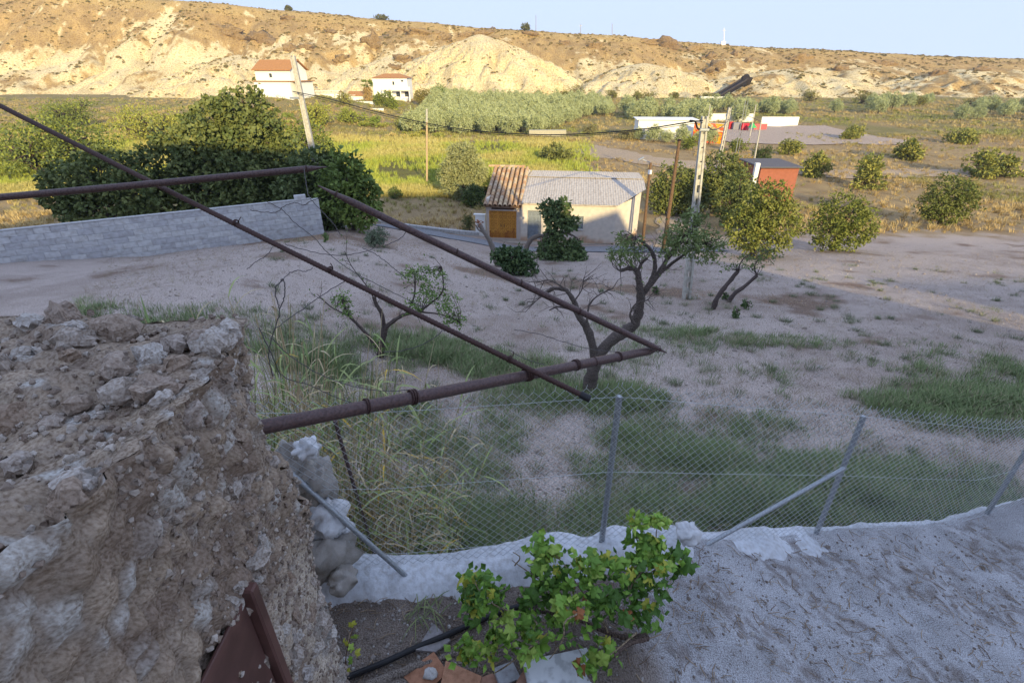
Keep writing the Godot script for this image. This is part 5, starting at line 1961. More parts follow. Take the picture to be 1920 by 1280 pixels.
func plot() -> void:
	var mb := MB.new()
	var nx := 260
	var nd := 90
	for r in nd + 1:
		for k in nx + 1:
			var x := -3.0 + 10.5 * k / nx
			var d := lerpf(-0.4, fence_d(x) + 0.05, float(r) / nd)
			var e := 0.02
			var y := plot_y(x, d)
			var nn := Vector3(plot_y(x - e, d) - plot_y(x + e, d), 2.0 * e, -(plot_y(x, d - e) - plot_y(x, d + e))).normalized()
			var a := nz.get_noise_2d(x * 40.0, d * 40.0)
			var b := nf.get_noise_2d(x * 120.0, d * 120.0)
			var c := tint(Color(0.33, 0.28, 0.245), Color(0.22, 0.18, 0.155), 0.5 + a + b)
			var bank := smoothstep(0.75, 1.15, x + 0.25 * a + 0.1 * b)
			var grey := tint(Color(0.64, 0.655, 0.70), Color(0.50, 0.505, 0.53), 0.5 + a * 0.9 + b * 1.2)
			# thin veins of debris running down the bank
			var vein := smoothstep(0.25, 0.5, nr.get_noise_2d((x * 0.6 + d) * 55.0, (x - d) * 14.0))
			grey = tint(grey, Color(0.26, 0.22, 0.20), vein * 0.7 * smoothstep(-0.05, 0.2, nf.get_noise_2d(x * 420.0, d * 420.0)))
			mb.col = tint(c, grey, bank)
			mb.vert(Vector3(x, y, -d), nn)
	for r in nd:
		for k in nx:
			var a := r * (nx + 1) + k
			mb.i.append_array([a, a + nx + 1, a + 1, a + 1, a + nx + 1, a + nx + 2])
	struct(mb, "plot_soil", M.plot, "dark stony soil and grey bank below the house")
	# lumpy mortar curb under the fence
	mb = MB.new()
	nx = 330
	var na := 26
	for k in nx + 1:
		var x := -2.6 + 10.0 * k / nx
		var fd := fence_d(x)
		var top := curb_top(x)
		for s in na + 1:
			var f := float(s) / na
			# from the plot side (f=0) over the top to the buried back (f=1)
			var d: float
			var y: float
			var wide := 0.32 + 0.12 * nz.get_noise_2d(x * 40.0, 77.0) + 0.10 * exp(-pow((x + 0.75) / 0.3, 2.0))
			if f < 0.4:
				var t := f / 0.4
				d = fd - wide * (1.0 - t)
				y = lerpf(plot_y(x, d) - 0.05, top, smoothstep(0.0, 0.75, t))
			elif f < 0.65:
				var t := (f - 0.4) / 0.25
				d = fd + 0.16 * t
				y = top - 0.02 * t
			else:
				var t := (f - 0.65) / 0.35
				d = fd + 0.16 + 0.16 * sin(t * PI * 0.5)
				y = lerpf(top - 0.02, gy(x, fd + 0.32) - 0.3, t * t)
			var j := nf.get_noise_3d(x * 110.0, d * 110.0, y * 110.0) * 0.03 + nf.get_noise_3d(x * 300.0, d * 300.0, y * 300.0) * 0.012
			mb.col = tint(Color(0.66, 0.68, 0.72), Color(0.53, 0.545, 0.57), 0.5 + nz.get_noise_2d(x * 70.0, d * 70.0) * 1.3)
			mb.vert(Vector3(x, y + j, -d + j), Vector3.UP)
	for k in nx:
		for s in na:
			var a := k * (na + 1) + s
			mb.i.append_array([a, a + 1, a + na + 1, a + 1, a + na + 2, a + na + 1])
	var o := single(mb, "mortar_curb", M.mortar, "lumpy grey mortar curb along the foot of the wire fence", "curb", "", "", true)
	o.set_meta("kind", "structure")
	o.remove_meta("category")

func mortar_stones() -> void:
	rng.seed = 1100
	var list := [[612, 968, 2.78, 34, 36, 0, "white mortar-capped stone leaning on the curb beside the diagonal brace"], [636, 1003, 2.80, 26, 26, 0, "smaller white mortar-capped stone wedged right of the larger one"], [612, 1035, 2.66, 42, 46, 1, "grey crumbling masonry lump below the white-capped stones"], [572, 842, 2.78, 24, 18, 0, "small white mortar lump on the ruined wall top behind the rubble wall"], [590, 905, 2.86, 32, 44, 1, "grey masonry lump at the fence corner above the white stones"], [548, 900, 2.9, 40, 60, 1, "grey ruined wall end hidden behind the rubble wall"], [640, 1085, 2.5, 26, 20, 1, "dull grey stone lying at the foot of the curb"], [1290, 1000, 3.0, 20, 16, 0, "rounded mortar knob on the curb right of the vine"], [545, 985, 2.75, 50, 70, 1, "lower grey masonry block beside the rubble wall foot"]]
	for q in list:
		var b := blob_px(q[0], q[1], q[2], q[3], q[4])
		var m := MB.new()
		m.col = Color(0.66, 0.67, 0.69) if q[5] == 0 else Color(0.36, 0.33, 0.30)
		m.rock(Vector3.ZERO, b[1] * 1.08, nf, rng.randf() * 40.0, 0.8, 14, 20)
		var o := single(m, "mortar_stone", M.mortar, q[6], "stone", "", "", true)
		o.position = b[0]
		o.rotation.y = rng.randf() * TAU
	# loose rubble and tile chips on the soil
	var rk := MB.new()
	rk.rock(Vector3.ZERO, Vector3(0.02, 0.013, 0.018), nf, 8.0, 0.8, 5, 7)
	var xf := []
	var cols := []
	for k in 6500:
		var x := rng.randf_range(-1.6, 5.5)
		var d := rng.randf_range(0.9, fence_d(x) - 0.1)
		if x > 0.9 and rng.randf() < 0.6: continue
		var s := rng.randf_range(0.2, 0.75) * (2.0 if rng.randf() < 0.05 else 1.0)
		xf.append(placed(Vector3(x, plot_y(x, d) + 0.003, -d), Vector3.ONE * s, rng.randf() * TAU, rng.randf() * 0.5))
		cols.append(tint(Color(0.22, 0.18, 0.155), Color(0.52, 0.50, 0.48), pow(rng.randf(), 2.2)))
	multi("gravel", rk.mesh(), M.stone, xf, cols, "stony rubble and chips strewn over the soil below the vine", "gravel")
	var tw := MB.new()
	tw.tube([Vector3(-0.04, 0, 0), Vector3(0, 0.006, 0.006), Vector3(0.04, 0, 0)], [0.0022], 4)
	xf = []
	cols = []
	for k in 1900:
		var x := rng.randf_range(-1.5, 5.5)
		var d := rng.randf_range(1.0, fence_d(x) - 0.02)
		xf.append(placed(Vector3(x, plot_y(x, d) + 0.006, -d), Vector3.ONE * rng.randf_range(0.4, 1.5), rng.randf() * TAU, rng.randf_range(-0.2, 0.2)))
		cols.append(tint(Color(0.15, 0.10, 0.07), Color(0.40, 0.30, 0.2), rng.randf()))
	multi("twig_litter", tw.mesh(), M.dry, xf, cols, "short dry twigs lying on the soil and bank", "twigs")

# rough rubble wall at the left: a box whose faces are broken up
func rubble_wall() -> void:
	rng.seed = 1200
	var o := thing("rubble_wall", "rough broken rubble wall end with crumbling plaster where the thick pipe is set", "wall", Vector3(-1.165, EYE - 4.2, -1.1))
	var hi := 3.46
	var st := SurfaceTool.new()
	st.begin(Mesh.PRIMITIVE_TRIANGLES)
	st.set_smooth_group(0)
	var stones := FastNoiseLite.new()
	stones.seed = 33
	stones.noise_type = FastNoiseLite.TYPE_CELLULAR
	stones.frequency = 0.12
	stones.fractal_type = FastNoiseLite.FRACTAL_NONE
	stones.cellular_return_type = FastNoiseLite.RETURN_DISTANCE2_SUB
	var stone_ids: FastNoiseLite = stones.duplicate()
	stone_ids.cellular_return_type = FastNoiseLite.RETURN_CELL_VALUE
	var lo := Vector3(-4.3, 0, -0.45)
	var up := Vector3(0.30, hi, 0.85)
	var bump := func(p: Vector3) -> Vector3:
		var out := Vector3(1, 0, 0) if p.x > 0.235 and p.z > -0.375 else (Vector3(0, 0, -1) if p.x < 0.225 else Vector3(p.x - 0.23, 0, p.z + 0.38).normalized())
		var q := p * 1.0
		var rough := smoothstep(-0.25, 0.25, (q.y - 1.75) * 0.5 + nz.get_noise_3d(q.x * 30.0, q.y * 30.0, q.z * 30.0) * 1.5)
		var k := nz.get_noise_3d(q.x * 50.0, q.y * 50.0, q.z * 50.0) * 0.05
		k += nf.get_noise_3d(q.x * 180.0, q.y * 180.0, q.z * 180.0) * 0.022
		k += nf.get_noise_3d(q.x * 480.0, q.y * 480.0, q.z * 480.0) * 0.016
		var w := q + Vector3(nf.get_noise_3d(q.y * 90.0, q.z * 90.0, 3.0), nf.get_noise_3d(q.z * 90.0, q.y * 90.0, 9.0), 0) * 0.06
		k += lerpf(0.006, 0.028, rough) * (smoothstep(0.0, 0.45, 1.0 + stones.get_noise_3d(w.x * 100.0, w.y * 100.0, w.z * 100.0)) - 0.3)
		k += 0.02 * rough
		var pit := nr.get_noise_3d(q.x * 40.0 + 7.0, q.y * 34.0, q.z * 40.0)
		k -= 0.09 * smoothstep(0.35, 0.7, pit) * (0.3 + 0.7 * rough)
		k -= 0.14 * exp(-pow((q.y - 1.2) / 0.22, 2.0) - pow((q.z - 0.10) / 0.16, 2.0))
		return p + out * k
	var colour := func(p: Vector3) -> Color:
		var a := nz.get_noise_3d(p.x * 40.0 + 3.0, p.y * 40.0, p.z * 40.0)
		var b := nf.get_noise_3d(p.x * 110.0, p.y * 110.0 + 8.0, p.z * 110.0)
		var w: Vector3 = p + Vector3(nf.get_noise_3d(p.y * 90.0, p.z * 90.0, 3.0), nf.get_noise_3d(p.z * 90.0, p.y * 90.0, 9.0), 0) * 0.06
		var rough := smoothstep(-0.25, 0.25, (p.y - 1.75) * 0.5 + nz.get_noise_3d(p.x * 30.0, p.y * 30.0, p.z * 30.0) * 1.5)
		var id: float = stone_ids.get_noise_3d(w.x * 100.0, w.y * 100.0, w.z * 100.0)
		var joint := smoothstep(0.0, 0.25, 1.0 + stones.get_noise_3d(w.x * 100.0, w.y * 100.0, w.z * 100.0))
		var plaster := tint(Color(0.60, 0.53, 0.44), Color(0.48, 0.41, 0.34), 0.5 + a * 1.3)
		plaster = tint(plaster, Color(0.36, 0.33, 0.30), smoothstep(0.08, 0.3, b))
		var stone := tint(Color(0.44, 0.36, 0.28), Color(0.29, 0.225, 0.17), 0.5 + id * 0.6)
		if id > 0.55: stone = Color(0.52, 0.50, 0.47)
		stone = tint(Color(0.33, 0.27, 0.215), stone, joint)
		var c := tint(plaster, stone, rough)
		return tint(c, Color(0.25, 0.19, 0.15), 0.7 * smoothstep(0.15, 0.35, -b + a * 0.3))
	var ring := []
	var stp := 0.015
	var z := up.z
	while z > lo.z + 0.05:
		ring.append(Vector2(up.x, z)); z -= stp
	for k in 5:
		var a := PI * 0.5 * k / 4.0
		ring.append(Vector2(up.x - 0.07 + cos(a) * 0.07, lo.z + 0.07 - sin(a) * 0.07))
	var x := up.x - 0.09
	while x > lo.x:
		ring.append(Vector2(x, lo.z)); x -= stp * (1.0 if x > -0.3 else 5.0)
	var rows := int(hi / stp)
	var grid := []
	var gcol := []
	for r in rows + 1:
		var line := []
		var lc := []
		for q in ring:
			var p := Vector3(q.x, r * stp, q.y)
			lc.append(colour.call(p))
			line.append(bump.call(p))
		grid.append(line)
		gcol.append(lc)
	for r in rows:
		for k in ring.size() - 1:
			for w in [[r, k], [r + 1, k], [r + 1, k + 1], [r, k], [r + 1, k + 1], [r, k + 1]]:
				st.set_color(gcol[w[0]][w[1]])
				st.add_vertex(grid[w[0]][w[1]])
	# broken top
	var tx := []
	x = up.x
	while x > lo.x:
		tx.append(x); x -= 0.012 if x > -0.9 else 0.04
	var tz := []
	z = lo.z
	while z <= up.z + 0.001:
		tz.append(z); z += 0.013
	var tops := []
	var tcol := []
	for u in tx:
		var line := []
		var lc := []
		for w in tz:
			var p := Vector3(u, hi, w)
			var edge := minf(up.x - u, w - lo.z)
			var q := p
			var f1 := clampf(1.0 - (up.x - u) / 0.3, 0, 1)
			var f2 := clampf(1.0 - (w - lo.z) / 0.3, 0, 1)
			if f1 > 0.0:
				q.x += (bump.call(Vector3(up.x, hi, maxf(w, -0.37))).x - up.x) * f1
			if f2 > 0.0:
				q.z += (bump.call(Vector3(minf(u, 0.22), hi, lo.z)).z - lo.z) * f2
			q.y += (0.10 * nz.get_noise_2d(u * 90.0, w * 90.0) + 0.04 * nf.get_noise_2d(u * 220.0, w * 220.0)) * smoothstep(-0.01, 0.06, edge) - 0.012
			line.append(q)
			lc.append(colour.call(Vector3(u * 1.0, hi + w, w)))
		tops.append(line)
		tcol.append(lc)
	for r in tx.size() - 1:
		for k in tz.size() - 1:
			for w in [[r, k], [r, k + 1], [r + 1, k + 1], [r, k], [r + 1, k + 1], [r + 1, k]]:
				st.set_color(tcol[w[0]][w[1]])
				st.add_vertex(tops[w[0]][w[1]])
	st.generate_normals()
	var am := st.commit()
	part(am, "masonry", M.rubble, o)
	var core := MB.new()
	core.col = Color(0.25, 0.2, 0.16)
	core.box(shift(-2.1, hi * 0.5 - 0.2, 0.25), Vector3(4.4, hi - 0.3, 1.1))
	part(core, "core", M.rubble, o)
	# stones still lodged in the face
	for k in 150:
		var y := rng.randf_range(0.8, hi - 0.02)
		var zz := rng.randf_range(-0.42, 0.2)
		var m := MB.new()
		var s := rng.randf_range(0.012, 0.05)
		m.col = tint(Color(0.56, 0.53, 0.50), Color(0.33, 0.25, 0.19), rng.randf())
		m.rock(Vector3.ZERO, Vector3(s * 0.8, s * 0.8, s), nf, k * 3.1, 0.7, 8, 10)
		var r := part(m, "stone", M.rubble, o)
		var face: Vector3 = bump.call(Vector3(0.30, y, zz))
		r.position = face - Vector3(s * 0.4, 0, 0)
		r.rotation = Vector3(rng.randf() * 6.0, rng.randf() * 6.0, 0)
	for k in 110:
		var xx := 0.28 - 2.0 * pow(rng.randf(), 1.3)
		var zz := rng.randf_range(-0.42, 0.7)
		var m := MB.new()
		var s := rng.randf_range(0.015, 0.06)
		m.col = tint(Color(0.56, 0.53, 0.50), Color(0.33, 0.25, 0.19), rng.randf())
		m.rock(Vector3.ZERO, Vector3(s, s * 0.7, s * 0.85), nf, k * 2.3 + 50.0, 0.7, 8, 10)
		var r := part(m, "stone", M.rubble, o)
		r.position = Vector3(xx, hi + 0.10 * nz.get_noise_2d(xx * 90.0, zz * 90.0), zz)
		r.rotation = Vector3(rng.randf() * 6.0, rng.randf() * 6.0, 0)
	# grit and small chips caught in the crumbling mortar
	var chip := MB.new()
	chip.rock(Vector3.ZERO, Vector3(0.009, 0.007, 0.008), nf, 6.0, 0.9, 4, 5)
	var gx := []
	var gc := []
	for k in 5200:
		var p: Vector3
		if rng.randf() < 0.6:
			p = bump.call(Vector3(0.30, rng.randf_range(0.9, hi), rng.randf_range(-0.42, 0.3)))
		else:
			var u := 0.3 - 1.6 * pow(rng.randf(), 1.2)
			var w := rng.randf_range(-0.42, 0.75)
			p = Vector3(u, hi + 0.10 * nz.get_noise_2d(u * 90.0, w * 90.0) + 0.04 * nf.get_noise_2d(u * 220.0, w * 220.0) - 0.008, w)
		var s := rng.randf_range(0.3, 1.5)
		gx.append(Transform3D(Basis(rdir(), rng.randf() * TAU).scaled(Vector3.ONE * s), p))
		gc.append(tint(Color(0.24, 0.18, 0.14), Color(0.54, 0.48, 0.42), pow(rng.randf(), 1.6)))
	multi("grit", chip.mesh(), M.stone, gx, gc, "", "", o)
	# brown painted steel shutter folded back against the inner side of the wall
	var sh := thing("steel_gate", "brown painted steel sheet standing against the inner side of the rubble wall", "gate", Vector3(-0.815, EYE - 4.06, -1.01))
	var m2 := MB.new()
	m2.box(shift(0, 1.33, 0.0), Vector3(0.05, 2.66, 0.04), 0.006)
	part(m2, "frame_edge", M.paint_steel, sh)
	m2 = MB.new()
	m2.box(shift(-0.01, 1.32, 0.42), Vector3(0.012, 2.62, 0.79), 0.003)
	part(m2, "panel", M.paint_steel, sh)

# pipe whose ends can be hammered flat
func pipe(mb: MB, a: Vector3, b: Vector3, r: float, flat0: float, flat1: float, sides := 16) -> void:
	var v := b - a
	var l := v.length()
	var dir := v / l
	var side := dir.cross(Vector3.UP).normalized()
	var up := side.cross(dir)
	var ts := [0.0, 0.02, 0.04, 0.06, 0.08, 0.11, 0.2, 0.4, 0.6, 0.8, 0.89, 0.92, 0.94, 0.96, 0.98, 1.0]
	var f := mb.v.size()
	for k in ts.size():
		var t: float = ts[k]
		var sq := 1.0
		if flat0 > 0.0: sq = minf(sq, lerpf(0.16, 1.0, smoothstep(0.0, flat0, t)))
		if flat1 > 0.0: sq = minf(sq, lerpf(0.16, 1.0, smoothstep(0.0, flat1, 1.0 - t)))
		var wd := 1.0 + (1.0 - sq) * 0.15
		if flat0 > 0.0 and t < 0.03: wd *= 0.35 + t * 20.0
		if flat1 > 0.0 and t > 0.97: wd *= 0.35 + (1.0 - t) * 20.0
		for s in sides:
			var g := TAU * s / sides
			mb.v.append(a + v * t + side * cos(g) * r * wd + up * sin(g) * r * sq + Vector3(0, -sin(t * PI) * 0.004, 0))
			mb.n.append((side * cos(g) + up * sin(g)).normalized())
			mb.c.append(mb.col)
	for k in ts.size() - 1:
		for s in sides:
			var p := f + k * sides + s
			var q := f + k * sides + (s + 1) % sides
			mb.i.append_array([p, q, p + sides, q, q + sides, p + sides])

func ring_on(a: Vector3, b: Vector3, t: float, r: float, thick: float, turns: float, tail := 0.0) -> MB:
	var v := b - a
	var dir := v.normalized()
	var side := dir.cross(Vector3.UP).normalized()
	var up := side.cross(dir)
	var pts := []
	var n := int(14 * turns)
	for k in n + 1:
		var g := TAU * k / 14.0
		pts.append(a + v * t + dir * (k / 14.0) * thick * 2.6 + (side * cos(g) + up * sin(g)) * (r + thick))
	if tail > 0.0:
		pts.append(pts[-1] + (up + rdir() * 0.6).normalized() * tail)
	var mb := MB.new()
	mb.tube(pts, [thick], 6)
	return mb

func pergola() -> void:
	rng.seed = 1300
	# the thick pipe that runs out from the rubble wall
	var a := at(515, 795, 1.548)
	var b := at(1234, 654, 3.22)
	a = a - (b - a).normalized() * 0.5
	var o := thing("pergola_pipe", "thick brown steel pergola pipe running out of the rubble wall", "pipe", a)
	var m := MB.new()
	pipe(m, Vector3.ZERO, b - a, 0.0295, 0.0, 0.04, 20)
	part(m, "tube", M.rust, o)
	var va := (b - a)
	for q in [[683, 762, 1.6, 0.0035], [768, 744, 2.6, 0.0045], [983, 703, 3.5, 0.005], [1077, 683, 2.6, 0.004], [1113, 676, 1.0, 0.002], [1158, 667, 1.8, 0.0035]]:
		# parameter of the nearest point to the sight line
		var best := 0.0
		var bd := 1e9
		for k in 400:
			var t := k / 400.0
			var p := a + va * t
			var e := p - at(q[0], q[1], -p.z)
			if e.length() < bd:
				bd = e.length()
				best = t
		part(ring_on(Vector3.ZERO, va, best, 0.0295, q[3], q[2], 0.0), "wire_wrap", M.rebar, o)
	# the slimmer pipe lying across it
	a = at(596, 348, 2.90)
	b = at(1250, 661, 3.13)
	o = thing("pergola_crossbar", "long slim dark pipe with flattened ends lying across the thick pipe", "pipe", a)
	m = MB.new()
	pipe(m, Vector3.ZERO, b - a, 0.0215, 0.09, 0.05, 16)
	part(m, "tube", M.rust, o)
	for t in [0.04, 0.34, 0.52, 0.7, 0.97]:
		part(ring_on(Vector3.ZERO, b - a, t, 0.0215, 0.0022, 1.2), "wire_wrap", M.rebar, o)
	# upper pipe tip
	a = at(-120, 380, 3.0)
	b = at(612, 313, 3.35)
	o = thing("pergola_pipe", "dark pipe with a flattened tip in front of the fig trees", "pipe", a)
	m = MB.new()
	pipe(m, Vector3.ZERO, b - a, 0.0205, 0.0, 0.06, 16)
	part(m, "tube", M.rust, o)
	part(ring_on(Vector3.ZERO, b - a, 0.945, 0.0205, 0.002, 1.2), "wire_wrap", M.rebar, o)
	# ribbed reinforcing bar with a sleeve on its end
	a = at(-60, 168, 3.92)
	b = at(1092, 741, 2.235)
	o = thing("rebar_rod", "ribbed rusty reinforcing bar with a sleeved end resting on the thick pipe", "rod", a)
	m = MB.new()
	var v := b - a
	var n := int(v.length() / 0.0055)
	var pts := []
	var rr := []
	for k in n + 1:
		pts.append(v * (float(k) / n) + Vector3(0, -0.012 * sin(PI * k / n), 0))
		rr.append(0.0145 if k % 4 < 2 else 0.0168)
	m.tube(pts, rr, 9)
	part(m, "bar", M.rebar, o)
	m = MB.new()
	var dir := v.normalized()
	m.tube([v - dir * 0.012, v - dir * 0.01, v + dir * 0.045, v + dir * 0.047], [0.018, 0.0215, 0.0215, 0.019], 12)
	part(m, "sleeve", M.hose, o)
	for t in [0.50, 0.65, 0.905]:
		part(ring_on(Vector3.ZERO, v, t, 0.017, 0.0026, 2.4, 0.03), "wire_wrap", M.rebar, o)

func wire(label: String, list: Array, r := 0.0022, category := "wire") -> void:
	var pts := smooth_path(path(list, 2.9), 6)
	var base: Vector3 = pts[0]
	for k in pts.size():
		pts[k] += -base + Vector3(nf.get_noise_2d(k * 30.0, r * 9e4), nf.get_noise_2d(k * 30.0, 50.0 + r * 9e4), 0) * 0.006
	var mb := MB.new()
	mb.tube(pts, [r], 5)
	var o := single(mb, "tie_wire", M.wire, label, category, "")
	o.position = base

func wires() -> void:
	wire("thin wire hanging from the upper pipe tip over the block wall", [[570, 314, 3.3], [574, 345, 3.2], [580, 370, 3.1], [602, 395, 3.05], [625, 420, 3.0], [640, 442, 3.0]])
	wire("wavy wire drifting across the top of the block wall", [[470, 394], [500, 398], [520, 397], [530, 388], [552, 380], [570, 384], [582, 377], [600, 372]])
	wire("long wire running from the block wall down to the young tree", [[500, 378], [527, 392], [555, 420], [590, 447], [612, 472], [660, 508], [716, 538], [760, 560], [800, 578]])
	wire("nearly level wire between the rebar rod and the road", [[535, 458], [570, 468], [610, 477], [650, 478], [690, 470], [700, 464]])
	wire("wire sloping from the roadside to the young tree crown", [[680, 465], [700, 474], [720, 488], [740, 505], [762, 522]])
	wire("twisted wire loop hanging at the left of the rebar rod", [[532, 524, 2.4], [519, 535, 2.4], [516, 552, 2.4], [521, 568, 2.4], [524, 578, 2.4], [529, 568, 2.4], [534, 550, 2.4], [533, 530, 2.4], [530, 523, 2.4], [526, 526, 2.4]], 0.0030)
	wire("twisted wire tail below the hanging loop", [[524, 577, 2.4], [521, 598, 2.4], [512, 625, 2.4], [505, 650, 2.4], [504, 675, 2.4], [512, 705, 2.4]], 0.0030)
	wire("short crooked wire above the hanging loop", [[530, 524, 2.5], [543, 512, 2.6], [558, 507, 2.6], [572, 509, 2.6], [586, 503, 2.7]])
	wire("straight wire from the reeds up to the rebar rod", [[512, 618, 2.6], [560, 585, 2.7], [605, 552, 2.75], [648, 526, 2.8]], 0.0026)
	wire("low wire from the rubble wall through the reeds to the first wrap", [[486, 615, 1.9], [505, 655, 1.9], [530, 705, 1.95], [580, 722, 2.0], [630, 745, 2.0], [682, 760, 1.93]])
	wire("upper wire through the reeds to the double wrap on the thick pipe", [[512, 635, 2.0], [545, 668, 2.05], [600, 702, 2.1], [660, 724, 2.1], [720, 733, 2.1], [768, 730, 2.1]])
	wire("wire reaching from the thick pipe end back to the almond branches", [[965, 618, 2.7], [1010, 626, 2.8], [1060, 642, 2.9], [1110, 655, 3.0], [1160, 660, 3.05]])
	wire("wire sagging under the slim pipe to the rebar crossing", [[955, 655, 2.5], [975, 668, 2.5], [1000, 678, 2.6], [1020, 684, 2.6]])
	wire("thin wire curling below the middle of the slim pipe", [[765, 430, 2.95], [752, 446, 2.95], [735, 455, 2.95], [722, 460, 2.95]])
	wire("wire dropping left from the rebar rod to the ground view by the wall", [[513, 460, 3.05], [500, 478, 3.0], [478, 492, 3.0], [462, 505, 3.0]])
	wire("dark wire from the young tree to the rebar rod middle", [[720, 660, 2.4], [760, 656, 2.4], [800, 642, 2.4], [832, 618, 2.4]])

# ---------------------------------------------------------------- chain-link fence
func fence() -> void:
	rng.seed = 1400
	var o := thing("chain_link_fence", "galvanised chain-link fence with tube posts on the mortar curb", "fence", Vector3(0, EYE, -2.9))
	var F := func(x: float, y: float) -> Vector3:
		return Vector3(x, y - fence_drop(x) + nz.get_noise_2d(x * 20.0, y * 20.0) * 0.012, 2.9 - fence_d(x) + nz.get_noise_2d(x * 14.0 + 80.0, y * 14.0) * 0.03)
	var p := 0.073
	for bay in [[-2.7, 0.76], [0.76, 3.1], [3.1, 6.4]]:
		var m := MB.new()
		var x: float = bay[0]
		var j := 0
		while x < bay[1]:
			var pts := []
			for k in 45:
				pts.append(F.call(x + (p * 0.5 if (k + j) % 2 else 0.0), -1.94 - k * p * 0.5))
			pts.insert(0, pts[0] + Vector3(0.006, 0.03, 0))
			m.tube(pts, [0.0021], 3, false)
			x += p * 0.5
			j += 1
		var w := part(m, "wire_mesh", M.mesh_wire, o)
		w.set_meta("kind", "stuff")
	for y in [-2.03, -2.72, -3.42]:
		var m := MB.new()
		var pts := []
		for k in 60:
			pts.append(F.call(-2.7 + 9.1 * k / 59.0, y - (0.0 if y > -2.5 else 0.0)))
		m.tube(pts, [0.0018], 4)
		part(m, "tension_wire", M.mesh_wire, o)
	for x in [-1.87, 0.76, 3.1, 5.6]:
		var m := MB.new()
		var top: Vector3 = F.call(x, -2.06)
		top.z -= 0.03
		var foot := Vector3(top.x, curb_top(x) - EYE - 0.25, top.z)
		m.tube([foot, top], [0.024], 14)
		var po := part(m, "post", M.galv, o)
		var cp := MB.new()
		cp.tube([top, top + Vector3(0, 0.006, 0), top + Vector3(0, 0.016, 0)], [0.026, 0.026, 0.018], 14)
		part(cp, "cap", M.galv, po)
		var tb := MB.new()
		tb.tube([foot + Vector3(0.004, 0.5, 0.026), foot + Vector3(0.004, 0.52, 0.026)], [0.008], 6)
		part(tb, "clip", M.galv, po)
	# diagonal braces
	var br := [[at(752, 1072, 2.70), Vector3(-1.86, EYE - 2.12, -2.74)], [at(1338, 1014, 3.20), Vector3(3.09, EYE - 3.27, -3.58)]]
	for q in br:
		var m := MB.new()
		var v: Vector3 = (q[0] - q[1]).normalized()
		m.tube([q[0] + v * 0.08 - o.position, q[1] - o.position], [0.0195], 12)
		var b := part(m, "brace", M.galv, o)
		var c := MB.new()
		var mid: Vector3 = q[0].lerp(q[1], 0.28) - o.position
		c.tube([mid, mid + v * 0.03], [0.023], 12)
		part(c, "collar", M.galv, b)

# ---------------------------------------------------------------- reeds behind the fence
func blade(mb: MB, p: Vector3, dir: Vector3, l: float, w: float, droop: float) -> void:
	var side := dir.cross(Vector3.UP).normalized()
	if side.length() < 0.1: side = Vector3.RIGHT
	side = (side + rdir() * 0.4).normalized() * w * 0.5
	var prev := p
	var d := dir
	var pw := 0.5
	for k in 5:
		var nx := prev + d * l / 5.0
		d = (d + Vector3(0, -droop, 0)).normalized()
		var nw: float = [1.0, 1.0, 0.8, 0.5, 0.05][k]
		mb.quad(prev - side * pw, prev + side * pw, nx + side * nw, nx - side * nw)
		prev = nx
		pw = nw

